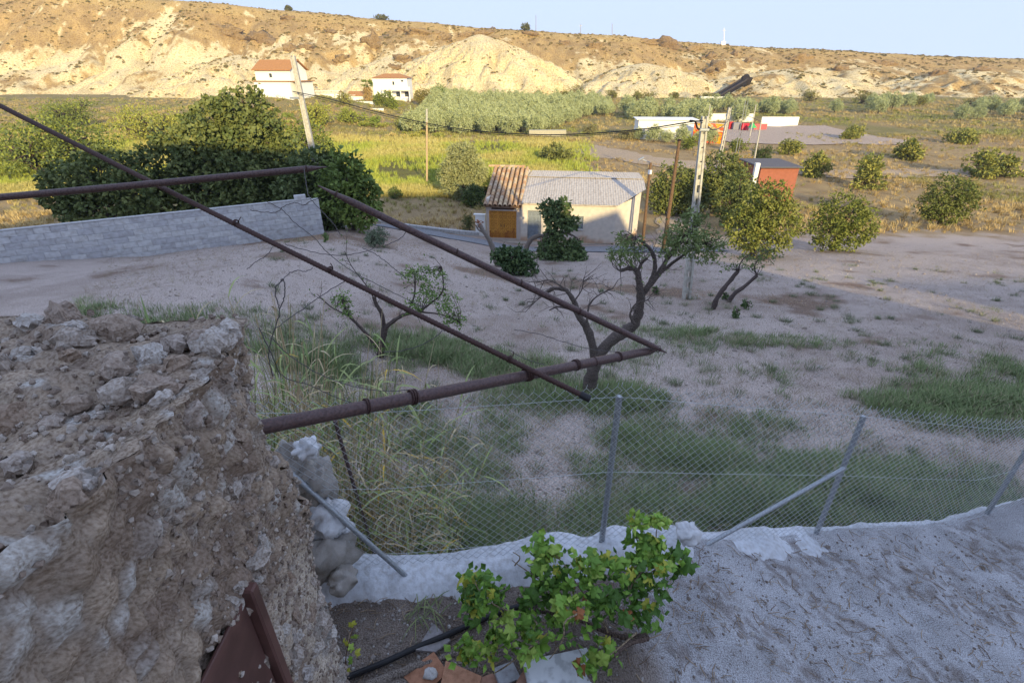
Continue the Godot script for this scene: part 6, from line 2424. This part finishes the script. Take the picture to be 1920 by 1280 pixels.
func reeds() -> void:
	rng.seed = 1500
	var b := ground(-1.5, 3.9)
	var o := thing("reed_clump", "tall clump of half-dry reeds growing behind the wire fence", "reeds", b)
	var sm := MB.new()
	var gm := MB.new()
	var dm := MB.new()
	for k in 420:
		var d := rng.randf_range(3.3, 4.8)
		var x := -0.75 - pow(rng.randf(), 0.8) * 2.3
		var g := ground(x, d) - b
		var h := rng.randf_range(1.6, 3.5) * lerpf(0.72, 1.05, clampf((-x - 0.7) / 1.6, 0, 1))
		var lean := Vector3(rng.randf_range(-0.15, 0.28), 1, rng.randf_range(-0.15, 0.15)).normalized()
		var dead := rng.randf() < 0.72
		sm.col = tint(Color(0.56, 0.46, 0.29), Color(0.42, 0.31, 0.18), rng.randf()) if dead else tint(Color(0.16, 0.20, 0.07), Color(0.25, 0.26, 0.11), rng.randf())
		var bend := rdir() * 0.12
		var pts := [g, g + lean * h * 0.5 + bend * 0.3, g + lean * h + bend]
		sm.tube(smooth_path(pts, 3), radii(0.0065, 0.0025, 7), 4, false)
		for e in rng.randi_range(3, 7):
			var t := rng.randf_range(0.12, 1.0)
			var p: Vector3 = g + lean * h * t + bend * t * t
			var a := rng.randf() * TAU
			var dir := (Vector3(cos(a), rng.randf_range(0.4, 1.6), sin(a))).normalized()
			if dead and rng.randf() < 0.75:
				dm.col = tint(Color(0.60, 0.50, 0.32), Color(0.44, 0.34, 0.2), rng.randf())
				blade(dm, p, dir, rng.randf_range(0.2, 0.5), 0.013, rng.randf_range(0.25, 0.7))
			else:
				gm.col = tint(Color(0.17, 0.23, 0.08), Color(0.38, 0.42, 0.17), rng.randf()) if rng.randf() < 0.93 else Color(0.62, 0.42, 0.08)
				blade(gm, p, dir, rng.randf_range(0.25, 0.6), 0.02, rng.randf_range(0.15, 0.45))
	part(sm, "stems", M.dry, o)
	part(dm, "dry_leaves", M.dry, o)
	part(gm, "green_leaves", M.grass, o)
	# long pale stalks bending out over the mesh
	for q in [[[790, 990, 3.7], [830, 900, 3.6], [880, 830, 3.5], [930, 808, 3.45], [985, 806, 3.4]], [[760, 960, 3.6], [820, 880, 3.5], [890, 815, 3.4], [930, 760, 3.4], [950, 720, 3.4]], [[700, 900, 3.6], [710, 800, 3.6], [722, 700, 3.6], [735, 640, 3.6]], [[660, 950, 3.5], [735, 960, 3.4], [790, 988, 3.35], [840, 1000, 3.35]]]:
		var m := MB.new()
		m.col = Color(0.45, 0.40, 0.26)
		var pts := smooth_path(path(q, 3.5), 5)
		var b2: Vector3 = pts[0]
		for k in pts.size(): pts[k] -= b2
		m.tube(pts, radii(0.0045, 0.0015, pts.size()), 4, false)
		var s := single(m, "bent_stalk", M.dry, "long pale dry stalk bending out of the reed clump", "stalk", "dry stalks leaning from the reeds")
		s.position = b2
	# dark iron stake among them
	var t := at(628, 790, 3.3)
	var f := at(692, 1000, 3.3)
	f = Vector3(f.x + 0.1, gy(f.x, 3.3) - 0.1, f.z)
	var m := MB.new()
	m.tube([Vector3.ZERO, f - t], [0.016, 0.017], 8)
	m.tube([Vector3(0, 0, 0), Vector3(0, 0.012, 0)], [0.019], 8)
	var s := single(m, "iron_stake", M.rust, "dark slanting iron stake standing in the reeds behind the fence", "stake")
	s.position = t

# ---------------------------------------------------------------- the grapevine
func vine_leaf(seed_: int) -> ArrayMesh:
	rng.seed = seed_
	var mb := MB.new()
	var n := 26
	var rim := []
	var curl := rng.randf_range(0.25, 0.95)
	for k in n:
		var a := -PI * 0.5 + TAU * (k + 0.5) / n
		var g := a - PI * 0.5
		# five lobes: one at the tip, two beside, two at the base, toothed rim
		var r := 0.74 + 0.14 * cos(g * 5.0) * (0.6 + 0.4 * cos(g * 0.5))
		r += 0.08 * cos(g)
		if k == 0 or k == n - 1: r = 0.16
		r *= 1.0 + (0.07 if k % 2 else -0.07) + rng.randf_range(-0.04, 0.04)
		var p := Vector3(cos(a) * r, 0, sin(a) * r)
		p.y = -curl * (p.x * p.x + p.z * p.z) * 0.5 + 0.12 * sin(a * 5.0 + seed_) * r
		p.y += rng.randf_range(-0.06, 0.06)
		rim.append(p * Vector3(0.95, 1, 1))
	var c := Vector3(0, 0.03, -0.02)
	for k in n:
		mb.col = Color(1, 1, 1) * rng.randf_range(0.84, 1.0)
		var e: Vector3 = rim[k]
		var f: Vector3 = rim[(k + 1) % n]
		var m1 := e * 0.5 + Vector3(0, 0.05, 0)
		var m2 := f * 0.5 + Vector3(0, 0.05, 0)
		mb.tri(c, m1, m2)
		mb.quad(m1, e, f, m2)
	return mb.mesh(true)

func vine() -> void:
	var shapes := []
	for k in 6:
		shapes.append(vine_leaf(1600 + k))
	rng.seed = 1620
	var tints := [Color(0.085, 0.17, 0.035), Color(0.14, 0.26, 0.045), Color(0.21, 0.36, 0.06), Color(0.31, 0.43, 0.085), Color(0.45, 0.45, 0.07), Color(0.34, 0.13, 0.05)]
	var mats := []
	for t in tints:
		var m := leaf_mat(t.linear_to_srgb(), Color(0.30, 0.40, 0.10), 0.5)
		mats.append(m)
	var root := on_plot(1185, 1215)
	var o := thing("grape_vine", "green grapevine sprawling over the bank in front of the fence", "vine", root)
	var wood := MB.new()
	wood.col = Color(0.19, 0.14, 0.115)
	var tan := MB.new()
	tan.col = Color(0.46, 0.36, 0.24)
	var W := func(list: Array, d: float) -> Array:
		var out := []
		for q in list:
			out.append(at(q[0], q[1], q[2] if q.size() > 2 else d) - root)
		return out
	limb(wood, W.call([[1215, 1192, 2.08], [1180, 1195, 2.10], [1140, 1185, 2.12], [1095, 1165, 2.16], [1040, 1150, 2.2], [985, 1145, 2.2]], 2.1), 0.024, 0.012, 8, 0.004)
	limb(wood, W.call([[1215, 1195, 2.05], [1180, 1205, 2.0], [1150, 1230, 1.9]], 2.0), 0.022, 0.014, 8, 0.003)
	for q in [[[1198, 1180, 2.1], [1185, 1150, 2.12], [1178, 1100, 2.2], [1176, 1065, 2.25]], [[985, 1145, 2.2], [1010, 1165, 2.1], [1070, 1170, 2.05]], [[1140, 1185, 2.1], [1115, 1140, 2.15], [1085, 1100, 2.2], [1060, 1060, 2.3], [1030, 1030, 2.35]], [[1100, 1165, 2.1], [1060, 1120, 2.2], [1010, 1085, 2.3], [960, 1050, 2.4]], [[985, 1148, 2.15], [940, 1140, 2.1], [905, 1115, 2.1], [890, 1090, 2.15]], [[1195, 1185, 1.95], [1160, 1215, 1.9], [1120, 1245, 1.85]], [[1085, 1150, 2.0], [1060, 1165, 1.95], [1055, 1200, 1.9], [1030, 1235, 1.88]], [[1010, 1200, 1.95], [960, 1240, 1.9], [920, 1262, 1.88], [880, 1235, 1.9]], [[1180, 1110, 2.2], [1200, 1050, 2.35], [1195, 1010, 2.45], [1190, 985, 2.45]], [[1190, 1090, 2.2], [1225, 1040, 2.4], [1232, 990, 2.45]], [[1190, 1100, 2.2], [1240, 1060, 2.3], [1285, 1050, 2.35]], [[965, 1060, 2.4], [975, 1045, 2.4], [962, 1035, 2.4]]]:
		limb(tan, W.call(q, 2.1), 0.0062, 0.003, 5, 0.002)
	part(wood, "old_wood", M.bark, o)
	part(tan, "cane", M.bark, o)
	# [px, py, depth, rx, ry, leaves, brightness]
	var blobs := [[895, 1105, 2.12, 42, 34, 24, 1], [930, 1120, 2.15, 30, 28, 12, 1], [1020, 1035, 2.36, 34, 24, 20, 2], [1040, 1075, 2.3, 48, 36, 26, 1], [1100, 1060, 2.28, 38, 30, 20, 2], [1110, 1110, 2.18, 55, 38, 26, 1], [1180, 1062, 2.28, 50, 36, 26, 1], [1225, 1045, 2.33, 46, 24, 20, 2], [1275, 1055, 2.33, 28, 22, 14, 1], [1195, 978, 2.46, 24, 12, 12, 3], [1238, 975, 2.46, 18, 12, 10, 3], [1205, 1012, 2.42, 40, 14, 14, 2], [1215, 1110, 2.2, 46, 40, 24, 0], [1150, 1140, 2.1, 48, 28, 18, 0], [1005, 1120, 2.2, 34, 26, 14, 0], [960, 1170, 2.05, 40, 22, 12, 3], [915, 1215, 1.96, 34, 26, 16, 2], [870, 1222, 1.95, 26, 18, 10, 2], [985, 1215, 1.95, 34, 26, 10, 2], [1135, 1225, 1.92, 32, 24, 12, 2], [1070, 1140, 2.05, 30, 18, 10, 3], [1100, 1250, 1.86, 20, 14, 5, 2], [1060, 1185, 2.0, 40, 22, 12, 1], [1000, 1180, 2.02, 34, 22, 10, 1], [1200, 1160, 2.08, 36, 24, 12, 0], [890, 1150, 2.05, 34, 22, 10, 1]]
	var left := 300
	var stalk := MB.new()
	stalk.col = Color(0.30, 0.28, 0.12)
	for q in blobs:
		var bb := blob_px(q[0], q[1], q[2], q[3], q[4])
		for k in int(q[5] * 0.72):
			if left <= 0: break
			left -= 1
			var dir := rdir()
			var p: Vector3 = bb[0] + dir * bb[1] * pow(rng.randf(), 0.4)
			var floor_y := plot_y(p.x, -p.z) + 0.03
			p.y = maxf(p.y, floor_y)
			var up := (Vector3(0, 0.6, 0.3) + dir * 0.6 + rdir() * 0.8).normalized()
			var tip := up.cross(rdir()).normalized()
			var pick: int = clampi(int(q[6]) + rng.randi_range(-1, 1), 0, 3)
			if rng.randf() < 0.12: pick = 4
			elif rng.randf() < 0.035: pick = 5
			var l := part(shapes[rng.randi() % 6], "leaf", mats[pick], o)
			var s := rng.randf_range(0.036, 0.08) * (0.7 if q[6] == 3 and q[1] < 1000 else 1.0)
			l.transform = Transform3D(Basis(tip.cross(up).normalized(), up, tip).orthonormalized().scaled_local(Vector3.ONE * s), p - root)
			var back: Vector3 = p - root - tip * s * 0.2
			stalk.tube([back, back + (bb[0] - p) * 0.4 - Vector3(0, 0.02, 0)], [0.0016, 0.0012], 4, false)
	part(stalk, "leaf_stalks", M.bark, o)
	# the many smaller leaves between them
	var small := MB.new()
	for q in blobs:
		var bb := blob_px(q[0], q[1], q[2], q[3] * 1.08, q[4] * 1.08)
		for k in int(q[5] * 2.4):
			var dir := rdir()
			var p: Vector3 = bb[0] + dir * bb[1] * pow(rng.randf(), 0.5)
			p.y = maxf(p.y, plot_y(p.x, -p.z) + 0.02)
			var al := (dir * 0.6 + rdir()).normalized()
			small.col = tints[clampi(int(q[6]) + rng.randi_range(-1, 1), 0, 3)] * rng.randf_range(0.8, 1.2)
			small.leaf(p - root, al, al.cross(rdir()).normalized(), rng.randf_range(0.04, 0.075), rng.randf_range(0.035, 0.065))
	var sl := part(small, "small_leaves", M.vine, o)
	sl.set_meta("kind", "stuff")
	# seedling by the rubble wall
	var r2 := on_plot(650, 1262)
	var sd := thing("vine_seedling", "small yellow-leaved vine shoot at the foot of the rubble wall", "vine", r2)
	var m := MB.new()
	m.col = Color(0.25, 0.14, 0.09)
	var pts := []
	for q in [[650, 1265, 1.9], [648, 1235, 1.92], [655, 1200, 1.95], [665, 1165, 2.0]]:
		pts.append(at(q[0], q[1], q[2]) - r2)
	limb(m, pts, 0.004, 0.002, 5)
	part(m, "stem", M.bark, sd)
	for q in [[648, 1238, 2], [660, 1225, 4], [642, 1205, 4], [668, 1195, 3], [660, 1172, 4], [648, 1258, 4], [655, 1215, 3]]:
		var p := at(q[0] + rng.randf_range(-8, 8), q[1], 1.94) - r2
		var l := part(shapes[rng.randi() % 6], "leaf", mats[q[2]], sd)
		var up := (Vector3(0, 0.6, 0.6) + rdir() * 0.7).normalized()
		var tip := up.cross(rdir()).normalized()
		l.transform = Transform3D(Basis(tip.cross(up).normalized(), up, tip).orthonormalized().scaled_local(Vector3.ONE * 0.036), p)

# ---------------------------------------------------------------- clutter on the soil
func shard(mb: MB, outline: Array, h: float) -> void:
	var n := outline.size()
	for k in n:
		var a: Vector2 = outline[k]
		var b: Vector2 = outline[(k + 1) % n]
		mb.quad(Vector3(a.x, 0, a.y), Vector3(a.x, h, a.y), Vector3(b.x, h, b.y), Vector3(b.x, 0, b.y))
	for k in range(1, n - 1):
		mb.tri(Vector3(outline[0].x, h, outline[0].y), Vector3(outline[k].x, h, outline[k].y), Vector3(outline[k + 1].x, h, outline[k + 1].y))

func clutter() -> void:
	rng.seed = 1700
	# black irrigation hose
	var pts := []
	for q in [[610, 1300], [655, 1276], [720, 1248], [780, 1220], [840, 1195], [895, 1170], [950, 1148], [1010, 1132]]:
		var p := on_plot(q[0], q[1])
		pts.append(p + Vector3(0, 0.03, 0))
	pts = smooth_path(pts, 6)
	var b0: Vector3 = pts[0]
	for k in pts.size(): pts[k] -= b0
	var m := MB.new()
	m.tube(pts, [0.021], 12)
	var o := single(m, "irrigation_hose", M.hose, "black irrigation hose lying across the stony soil", "hose")
	o.position = b0
	# dead grey vine trunk on the ground
	m = MB.new()
	m.col = Color(0.33, 0.28, 0.24)
	pts = []
	for q in [[690, 1290], [740, 1266], [790, 1250], [830, 1238], [862, 1226]]:
		pts.append(on_plot(q[0], q[1]) + Vector3(0, 0.015, 0))
	b0 = pts[0]
	for k in pts.size(): pts[k] -= b0
	limb(m, pts, 0.03, 0.018, 8, 0.008)
	o = single(m, "dead_branch", M.bark, "weathered grey branch lying between the hose and the tile shards", "branch")
	o.position = b0
	var list := [
		[795, 1272, [Vector2(-0.10, -0.05), Vector2(0.09, -0.08), Vector2(0.12, 0.05), Vector2(-0.04, 0.09)], 0.022, Color(0.46, 0.23, 0.14), "orange clay tile shard beside the dead branch", "tile_shard", 0.5],
		[862, 1284, [Vector2(-0.11, -0.07), Vector2(0.10, -0.06), Vector2(0.11, 0.08), Vector2(-0.08, 0.08)], 0.03, Color(0.50, 0.26, 0.16), "larger orange clay tile shard in the middle of the tile pieces", "tile_shard", -0.3],
		[925, 1294, [Vector2(-0.09, -0.06), Vector2(0.08, -0.07), Vector2(0.10, 0.06), Vector2(-0.08, 0.06)], 0.028, Color(0.44, 0.24, 0.17), "dull orange clay tile shard next to the marble slab", "tile_shard", 0.2],
		[812, 1200, [Vector2(-0.09, 0.07), Vector2(0.0, -0.08), Vector2(0.10, 0.03), Vector2(0.02, 0.09)], 0.02, Color(0.30, 0.28, 0.28), "triangular grey stone flake above the hose", "stone_flake", 0.1],
		[1000, 1268, [Vector2(-0.10, -0.04), Vector2(0.10, -0.06), Vector2(0.10, 0.05), Vector2(-0.09, 0.06)], 0.03, Color(0.40, 0.22, 0.16), "clay brick fragment half under the marble slab", "tile_shard", 0.9],
		[948, 1270, [Vector2(-0.06, -0.04), Vector2(0.05, -0.05), Vector2(0.07, 0.04), Vector2(-0.05, 0.05)], 0.03, Color(0.42, 0.43, 0.45), "pale grey stone piece left of the marble slab", "stone_flake", 0.3],
	]
	for q in list:
		m = MB.new()
		m.col = q[4]
		var big := []
		for w in q[2]: big.append(w * 1.3)
		shard(m, big, q[3])
		o = single(m, q[6], M.terracotta, q[5], "tile" if q[6] == "tile_shard" else "stone")
		o.position = on_plot(q[0], q[1]) + Vector3(0, 0.012, 0)
		o.rotation = Vector3(rng.randf_range(-0.12, 0.2), q[7], rng.randf_range(-0.15, 0.15))
	m = MB.new()
	m.box(Transform3D(), Vector3(0.5, 0.025, 0.42), 0.004)
	o = single(m, "marble_slab", M.marble, "broken white marble slab lying under the vine", "slab")
	o.position = on_plot(1062, 1300) + Vector3(0, 0.06, 0)
	o.rotation = Vector3(0.1, 0.22, -0.05)
	m = MB.new()
	m.col = Color(0.62, 0.60, 0.58)
	m.rock(Vector3.ZERO, Vector3(0.05, 0.03, 0.04), nf, 5.0, 0.7, 7, 10)
	o = single(m, "white_chunk", M.stone, "white plaster chunk on top of the tile shards", "stone", "", "", true)
	o.position = on_plot(808, 1272) + Vector3(0, 0.05, 0)
	var weeds_ := MB.new()
	for k in 26:
		weeds_.col = tint(Color(0.13, 0.17, 0.07), Color(0.24, 0.27, 0.12), rng.randf())
		var a := rng.randf() * TAU
		blade(weeds_, rdir() * Vector3(0.12, 0, 0.05), Vector3(cos(a), 0.5, sin(a)).normalized(), rng.randf_range(0.1, 0.25), 0.008, 0.3)
	o = single(weeds_, "weed", M.grass, "straggling green weed on the dark soil left of the vine", "weed")
	o.position = on_plot(800, 1150)
	var tall := MB.new()
	for k in 9:
		tall.col = tint(Color(0.12, 0.18, 0.06), Color(0.2, 0.26, 0.1), rng.randf())
		var a := rng.randf() * TAU
		blade(tall, rdir() * 0.03, Vector3(cos(a) * 0.35, 1.0, sin(a) * 0.35).normalized(), rng.randf_range(0.3, 0.6), 0.012, 0.12)
	o = single(tall, "weed", M.grass, "upright green grass tuft growing through the vine", "weed")
	o.position = on_plot(1040, 1175)

# ---------------------------------------------------------------- unseen houses behind the camera, placed and sized to shade the slope
func village() -> void:
	# three attached unseen houses, tall enough to keep the plot in shade
	var k := 0
	for q in [[-16.0, -4.0, 14.6, "unseen tall rendered house sized to shade the plot, left of the terrace"], [-3.95, 9.0, 15.2, "unseen tallest rendered house sized to shade the plot, behind the terrace"], [9.05, 21.2, 14.9, "unseen tall rendered house sized to shade the plot, next to the gabled one"]]:
		var o := thing("unseen_house", q[3], "house", Vector3((q[0] + q[1]) * 0.5, EYE, 28.0))
		var w: float = q[1] - q[0]
		var m := MB.new()
		m.col = [Color(0.66, 0.60, 0.52), Color(0.70, 0.68, 0.63), Color(0.62, 0.55, 0.47)][k]
		m.box(shift(0, q[2] * 0.5 - 3.2, 4.0), Vector3(w, q[2] + 6.0, 8.0), 0.02)
		part(m, "wall", M.render, o)
		m = MB.new()
		m.col = Color(0.42, 0.24, 0.15)
		m.box(shift(0, q[2] - 0.08, 4.0), Vector3(w - 0.02, 0.22, 8.3), 0.02)
		part(m, "roof", M.roof_tile, o)
		for f in 3:
			far_window(o, Vector3(-w * 0.3 + f * w * 0.3, 9.0, -0.02), 1.1, 1.4)
		k += 1
	var o := thing("unseen_gabled_house", "unseen lower gabled house shaped for the shade edge on the barn", "house", Vector3(28.3, EYE, 28.0))
	var m := MB.new()
	m.col = Color(0.66, 0.62, 0.55)
	m.box(shift(-1.55, 3.1, 4.0), Vector3(6.3, 13.6, 8.0))
	m.box(shift(-5.9, 3.6, 4.0), Vector3(2.35, 15.2, 6.0))
	m.tri(Vector3(-4.7, 9.9, 0), Vector3(0, 11.4, 0), Vector3(1.6, 9.9, 0))
	m.tri(Vector3(-4.7, 9.9, 8), Vector3(1.6, 9.9, 8), Vector3(0, 11.4, 8))
	part(m, "wall", M.render, o)
	m = MB.new()
	m.col = Color(0.42, 0.24, 0.15)
	for s in [-1.0, 1.0]:
		var ex: float = -5.0 if s < 0.0 else 1.75
		var a := Vector3(ex, 9.8, -0.3)
		var b := Vector3(ex, 9.8, 8.3)
		var c := Vector3(0, 11.45, 8.3)
		var d := Vector3(0, 11.45, -0.3)
		m.quad(a, b, c, d)
		m.quad(a + Vector3(0, 0.15, 0), d + Vector3(0, 0.15, 0), c + Vector3(0, 0.15, 0), b + Vector3(0, 0.15, 0))
	part(m, "roof", M.roof_tile, o)
	o = thing("unseen_outbuilding", "unseen low flat-roofed outbuilding sized for the shade edge past the gabled house", "building", Vector3(46.5, EYE, 28.0))
	m = MB.new()
	m.col = Color(0.6, 0.55, 0.5)
	m.box(shift(0, 0.5, 4.0), Vector3(26.0, 13.2, 8.0), 0.05)
	part(m, "wall", M.render, o)
	m = MB.new()
	m.box(shift(0, 7.2, 4.0), Vector3(26.6, 0.2, 8.6), 0.02)
	part(m, "roof", M.concrete, o)
	# the terrace the photograph was taken from
	o = thing("terrace", "concrete terrace slab at the back of the plot", "terrace", Vector3(0.4, EYE - 1.7, 3.1))
	m = MB.new()
	m.box(shift(0, -0.1, 0), Vector3(3.0, 0.2, 6.0), 0.02)
	part(m, "slab", M.concrete, o)
	m = MB.new()
	m.box(shift(0, -1.6, 0.2), Vector3(2.8, 2.8, 5.4), 0.02)
	part(m, "base", M.render, o)

func _ready() -> void:
	# camera
	var cam := Camera3D.new()
	cam.name = "camera"
	cam.fov = rad_to_deg(2.0 * atan(640.0 / FOCAL))
	cam.near = 0.05
	cam.far = 2500.0
	cam.position = Vector3(0, EYE, 0)
	cam.rotation_degrees = Vector3(-PITCH, 0, 0)
	add_child(cam)
	cam.current = true
	# sky
	var sky_m := ProceduralSkyMaterial.new()
	sky_m.sky_top_color = Color(0.585, 0.645, 0.765)
	sky_m.sky_horizon_color = Color(0.605, 0.66, 0.755)
	sky_m.sky_curve = 0.12
	sky_m.ground_bottom_color = Color(0.35, 0.31, 0.27)
	sky_m.ground_horizon_color = Color(0.62, 0.62, 0.60)
	sky_m.sun_angle_max = 1.0
	sky_m.energy_multiplier = 1.0
	var sky := Sky.new()
	sky.sky_material = sky_m
	var env := Environment.new()
	env.background_mode = Environment.BG_SKY
	env.sky = sky
	env.tonemap_mode = Environment.TONE_MAPPER_LINEAR
	env.tonemap_exposure = 2.25
	env.sdfgi_enabled = true
	env.ssao_enabled = true
	env.ssil_enabled = true
	env.fog_enabled = true
	env.fog_density = 0.00018
	env.fog_light_color = Color(0.80, 0.84, 0.90)
	var we := WorldEnvironment.new()
	we.name = "environment"
	we.environment = env
	add_child(we)
	# low evening sun from behind the camera's right shoulder
	var sun := DirectionalLight3D.new()
	sun.name = "sun"
	sun.light_color = Color(1.0, 0.91, 0.68)
	sun.light_energy = 0.95
	sun.light_angular_distance = 0.5
	sun.shadow_enabled = true
	add_child(sun)
	var el := deg_to_rad(17.0)
	var az := deg_to_rad(18.0)
	sun.look_at_from_position(Vector3(sin(az) * cos(el), sin(el), cos(az) * cos(el)) * 200.0, Vector3.ZERO)

	nz.seed = 3
	nz.noise_type = FastNoiseLite.TYPE_SIMPLEX_SMOOTH
	nz.frequency = 0.012
	nz.fractal_octaves = 3
	nf.seed = 8
	nf.noise_type = FastNoiseLite.TYPE_SIMPLEX_SMOOTH
	nf.frequency = 0.02
	nf.fractal_octaves = 4
	nr.seed = 14
	nr.noise_type = FastNoiseLite.TYPE_SIMPLEX_SMOOTH
	nr.frequency = 0.012
	nr.fractal_type = FastNoiseLite.FRACTAL_RIDGED
	nr.fractal_octaves = 3
	materials()
	for q in [[880, 680, 2.6, 1.2, 0.75], [820, 650, 1.5, 0.8, 0.6], [1110, 745, 2.3, 0.7, 0.8], [960, 760, 1.4, 0.6, 0.6], [790, 770, 1.0, 0.6, 0.6], [860, 1000, 1.2, 0.6, 1.0], [740, 930, 0.9, 0.7, 0.8], [960, 975, 0.8, 0.4, 0.75], [1390, 950, 1.3, 0.7, 1.1], [1330, 870, 1.1, 0.6, 0.7], [1420, 800, 1.2, 0.7, 0.55], [1200, 830, 1.0, 0.6, 0.45], [1280, 625, 2.0, 0.7, 0.42], [1400, 640, 2.5, 0.8, 0.34], [1060, 610, 2.0, 0.8, 0.38], [1180, 620, 2.0, 0.6, 0.34], [640, 680, 1.4, 1.2, 0.6], [1600, 900, 2.0, 1.2, 0.8], [1750, 760, 3.0, 1.5, 0.5], [1130, 900, 0.9, 0.5, 0.4], [930, 880, 0.8, 0.4, 0.35], [1400, 720, 1.5, 0.6, 0.35]]:
		var p := onto(q[0], q[1])
		weed_spots.append([p.x, -p.z, q[2], q[3], q[4]])
	build_ground()
	roads()
	build_hill()
	barn()
	block_wall()
	far_houses()
	yard()
	village()
	poles()
	cables()
	valley_plants()
	near_trees()
	olive_groves()
	rubble_wall()
	plot()
	mortar_stones()
	pergola()
	wires()
	fence()
	reeds()
	vine()
	clutter()
	scatter_near()
	scatter_fields()
	hill_scrub()
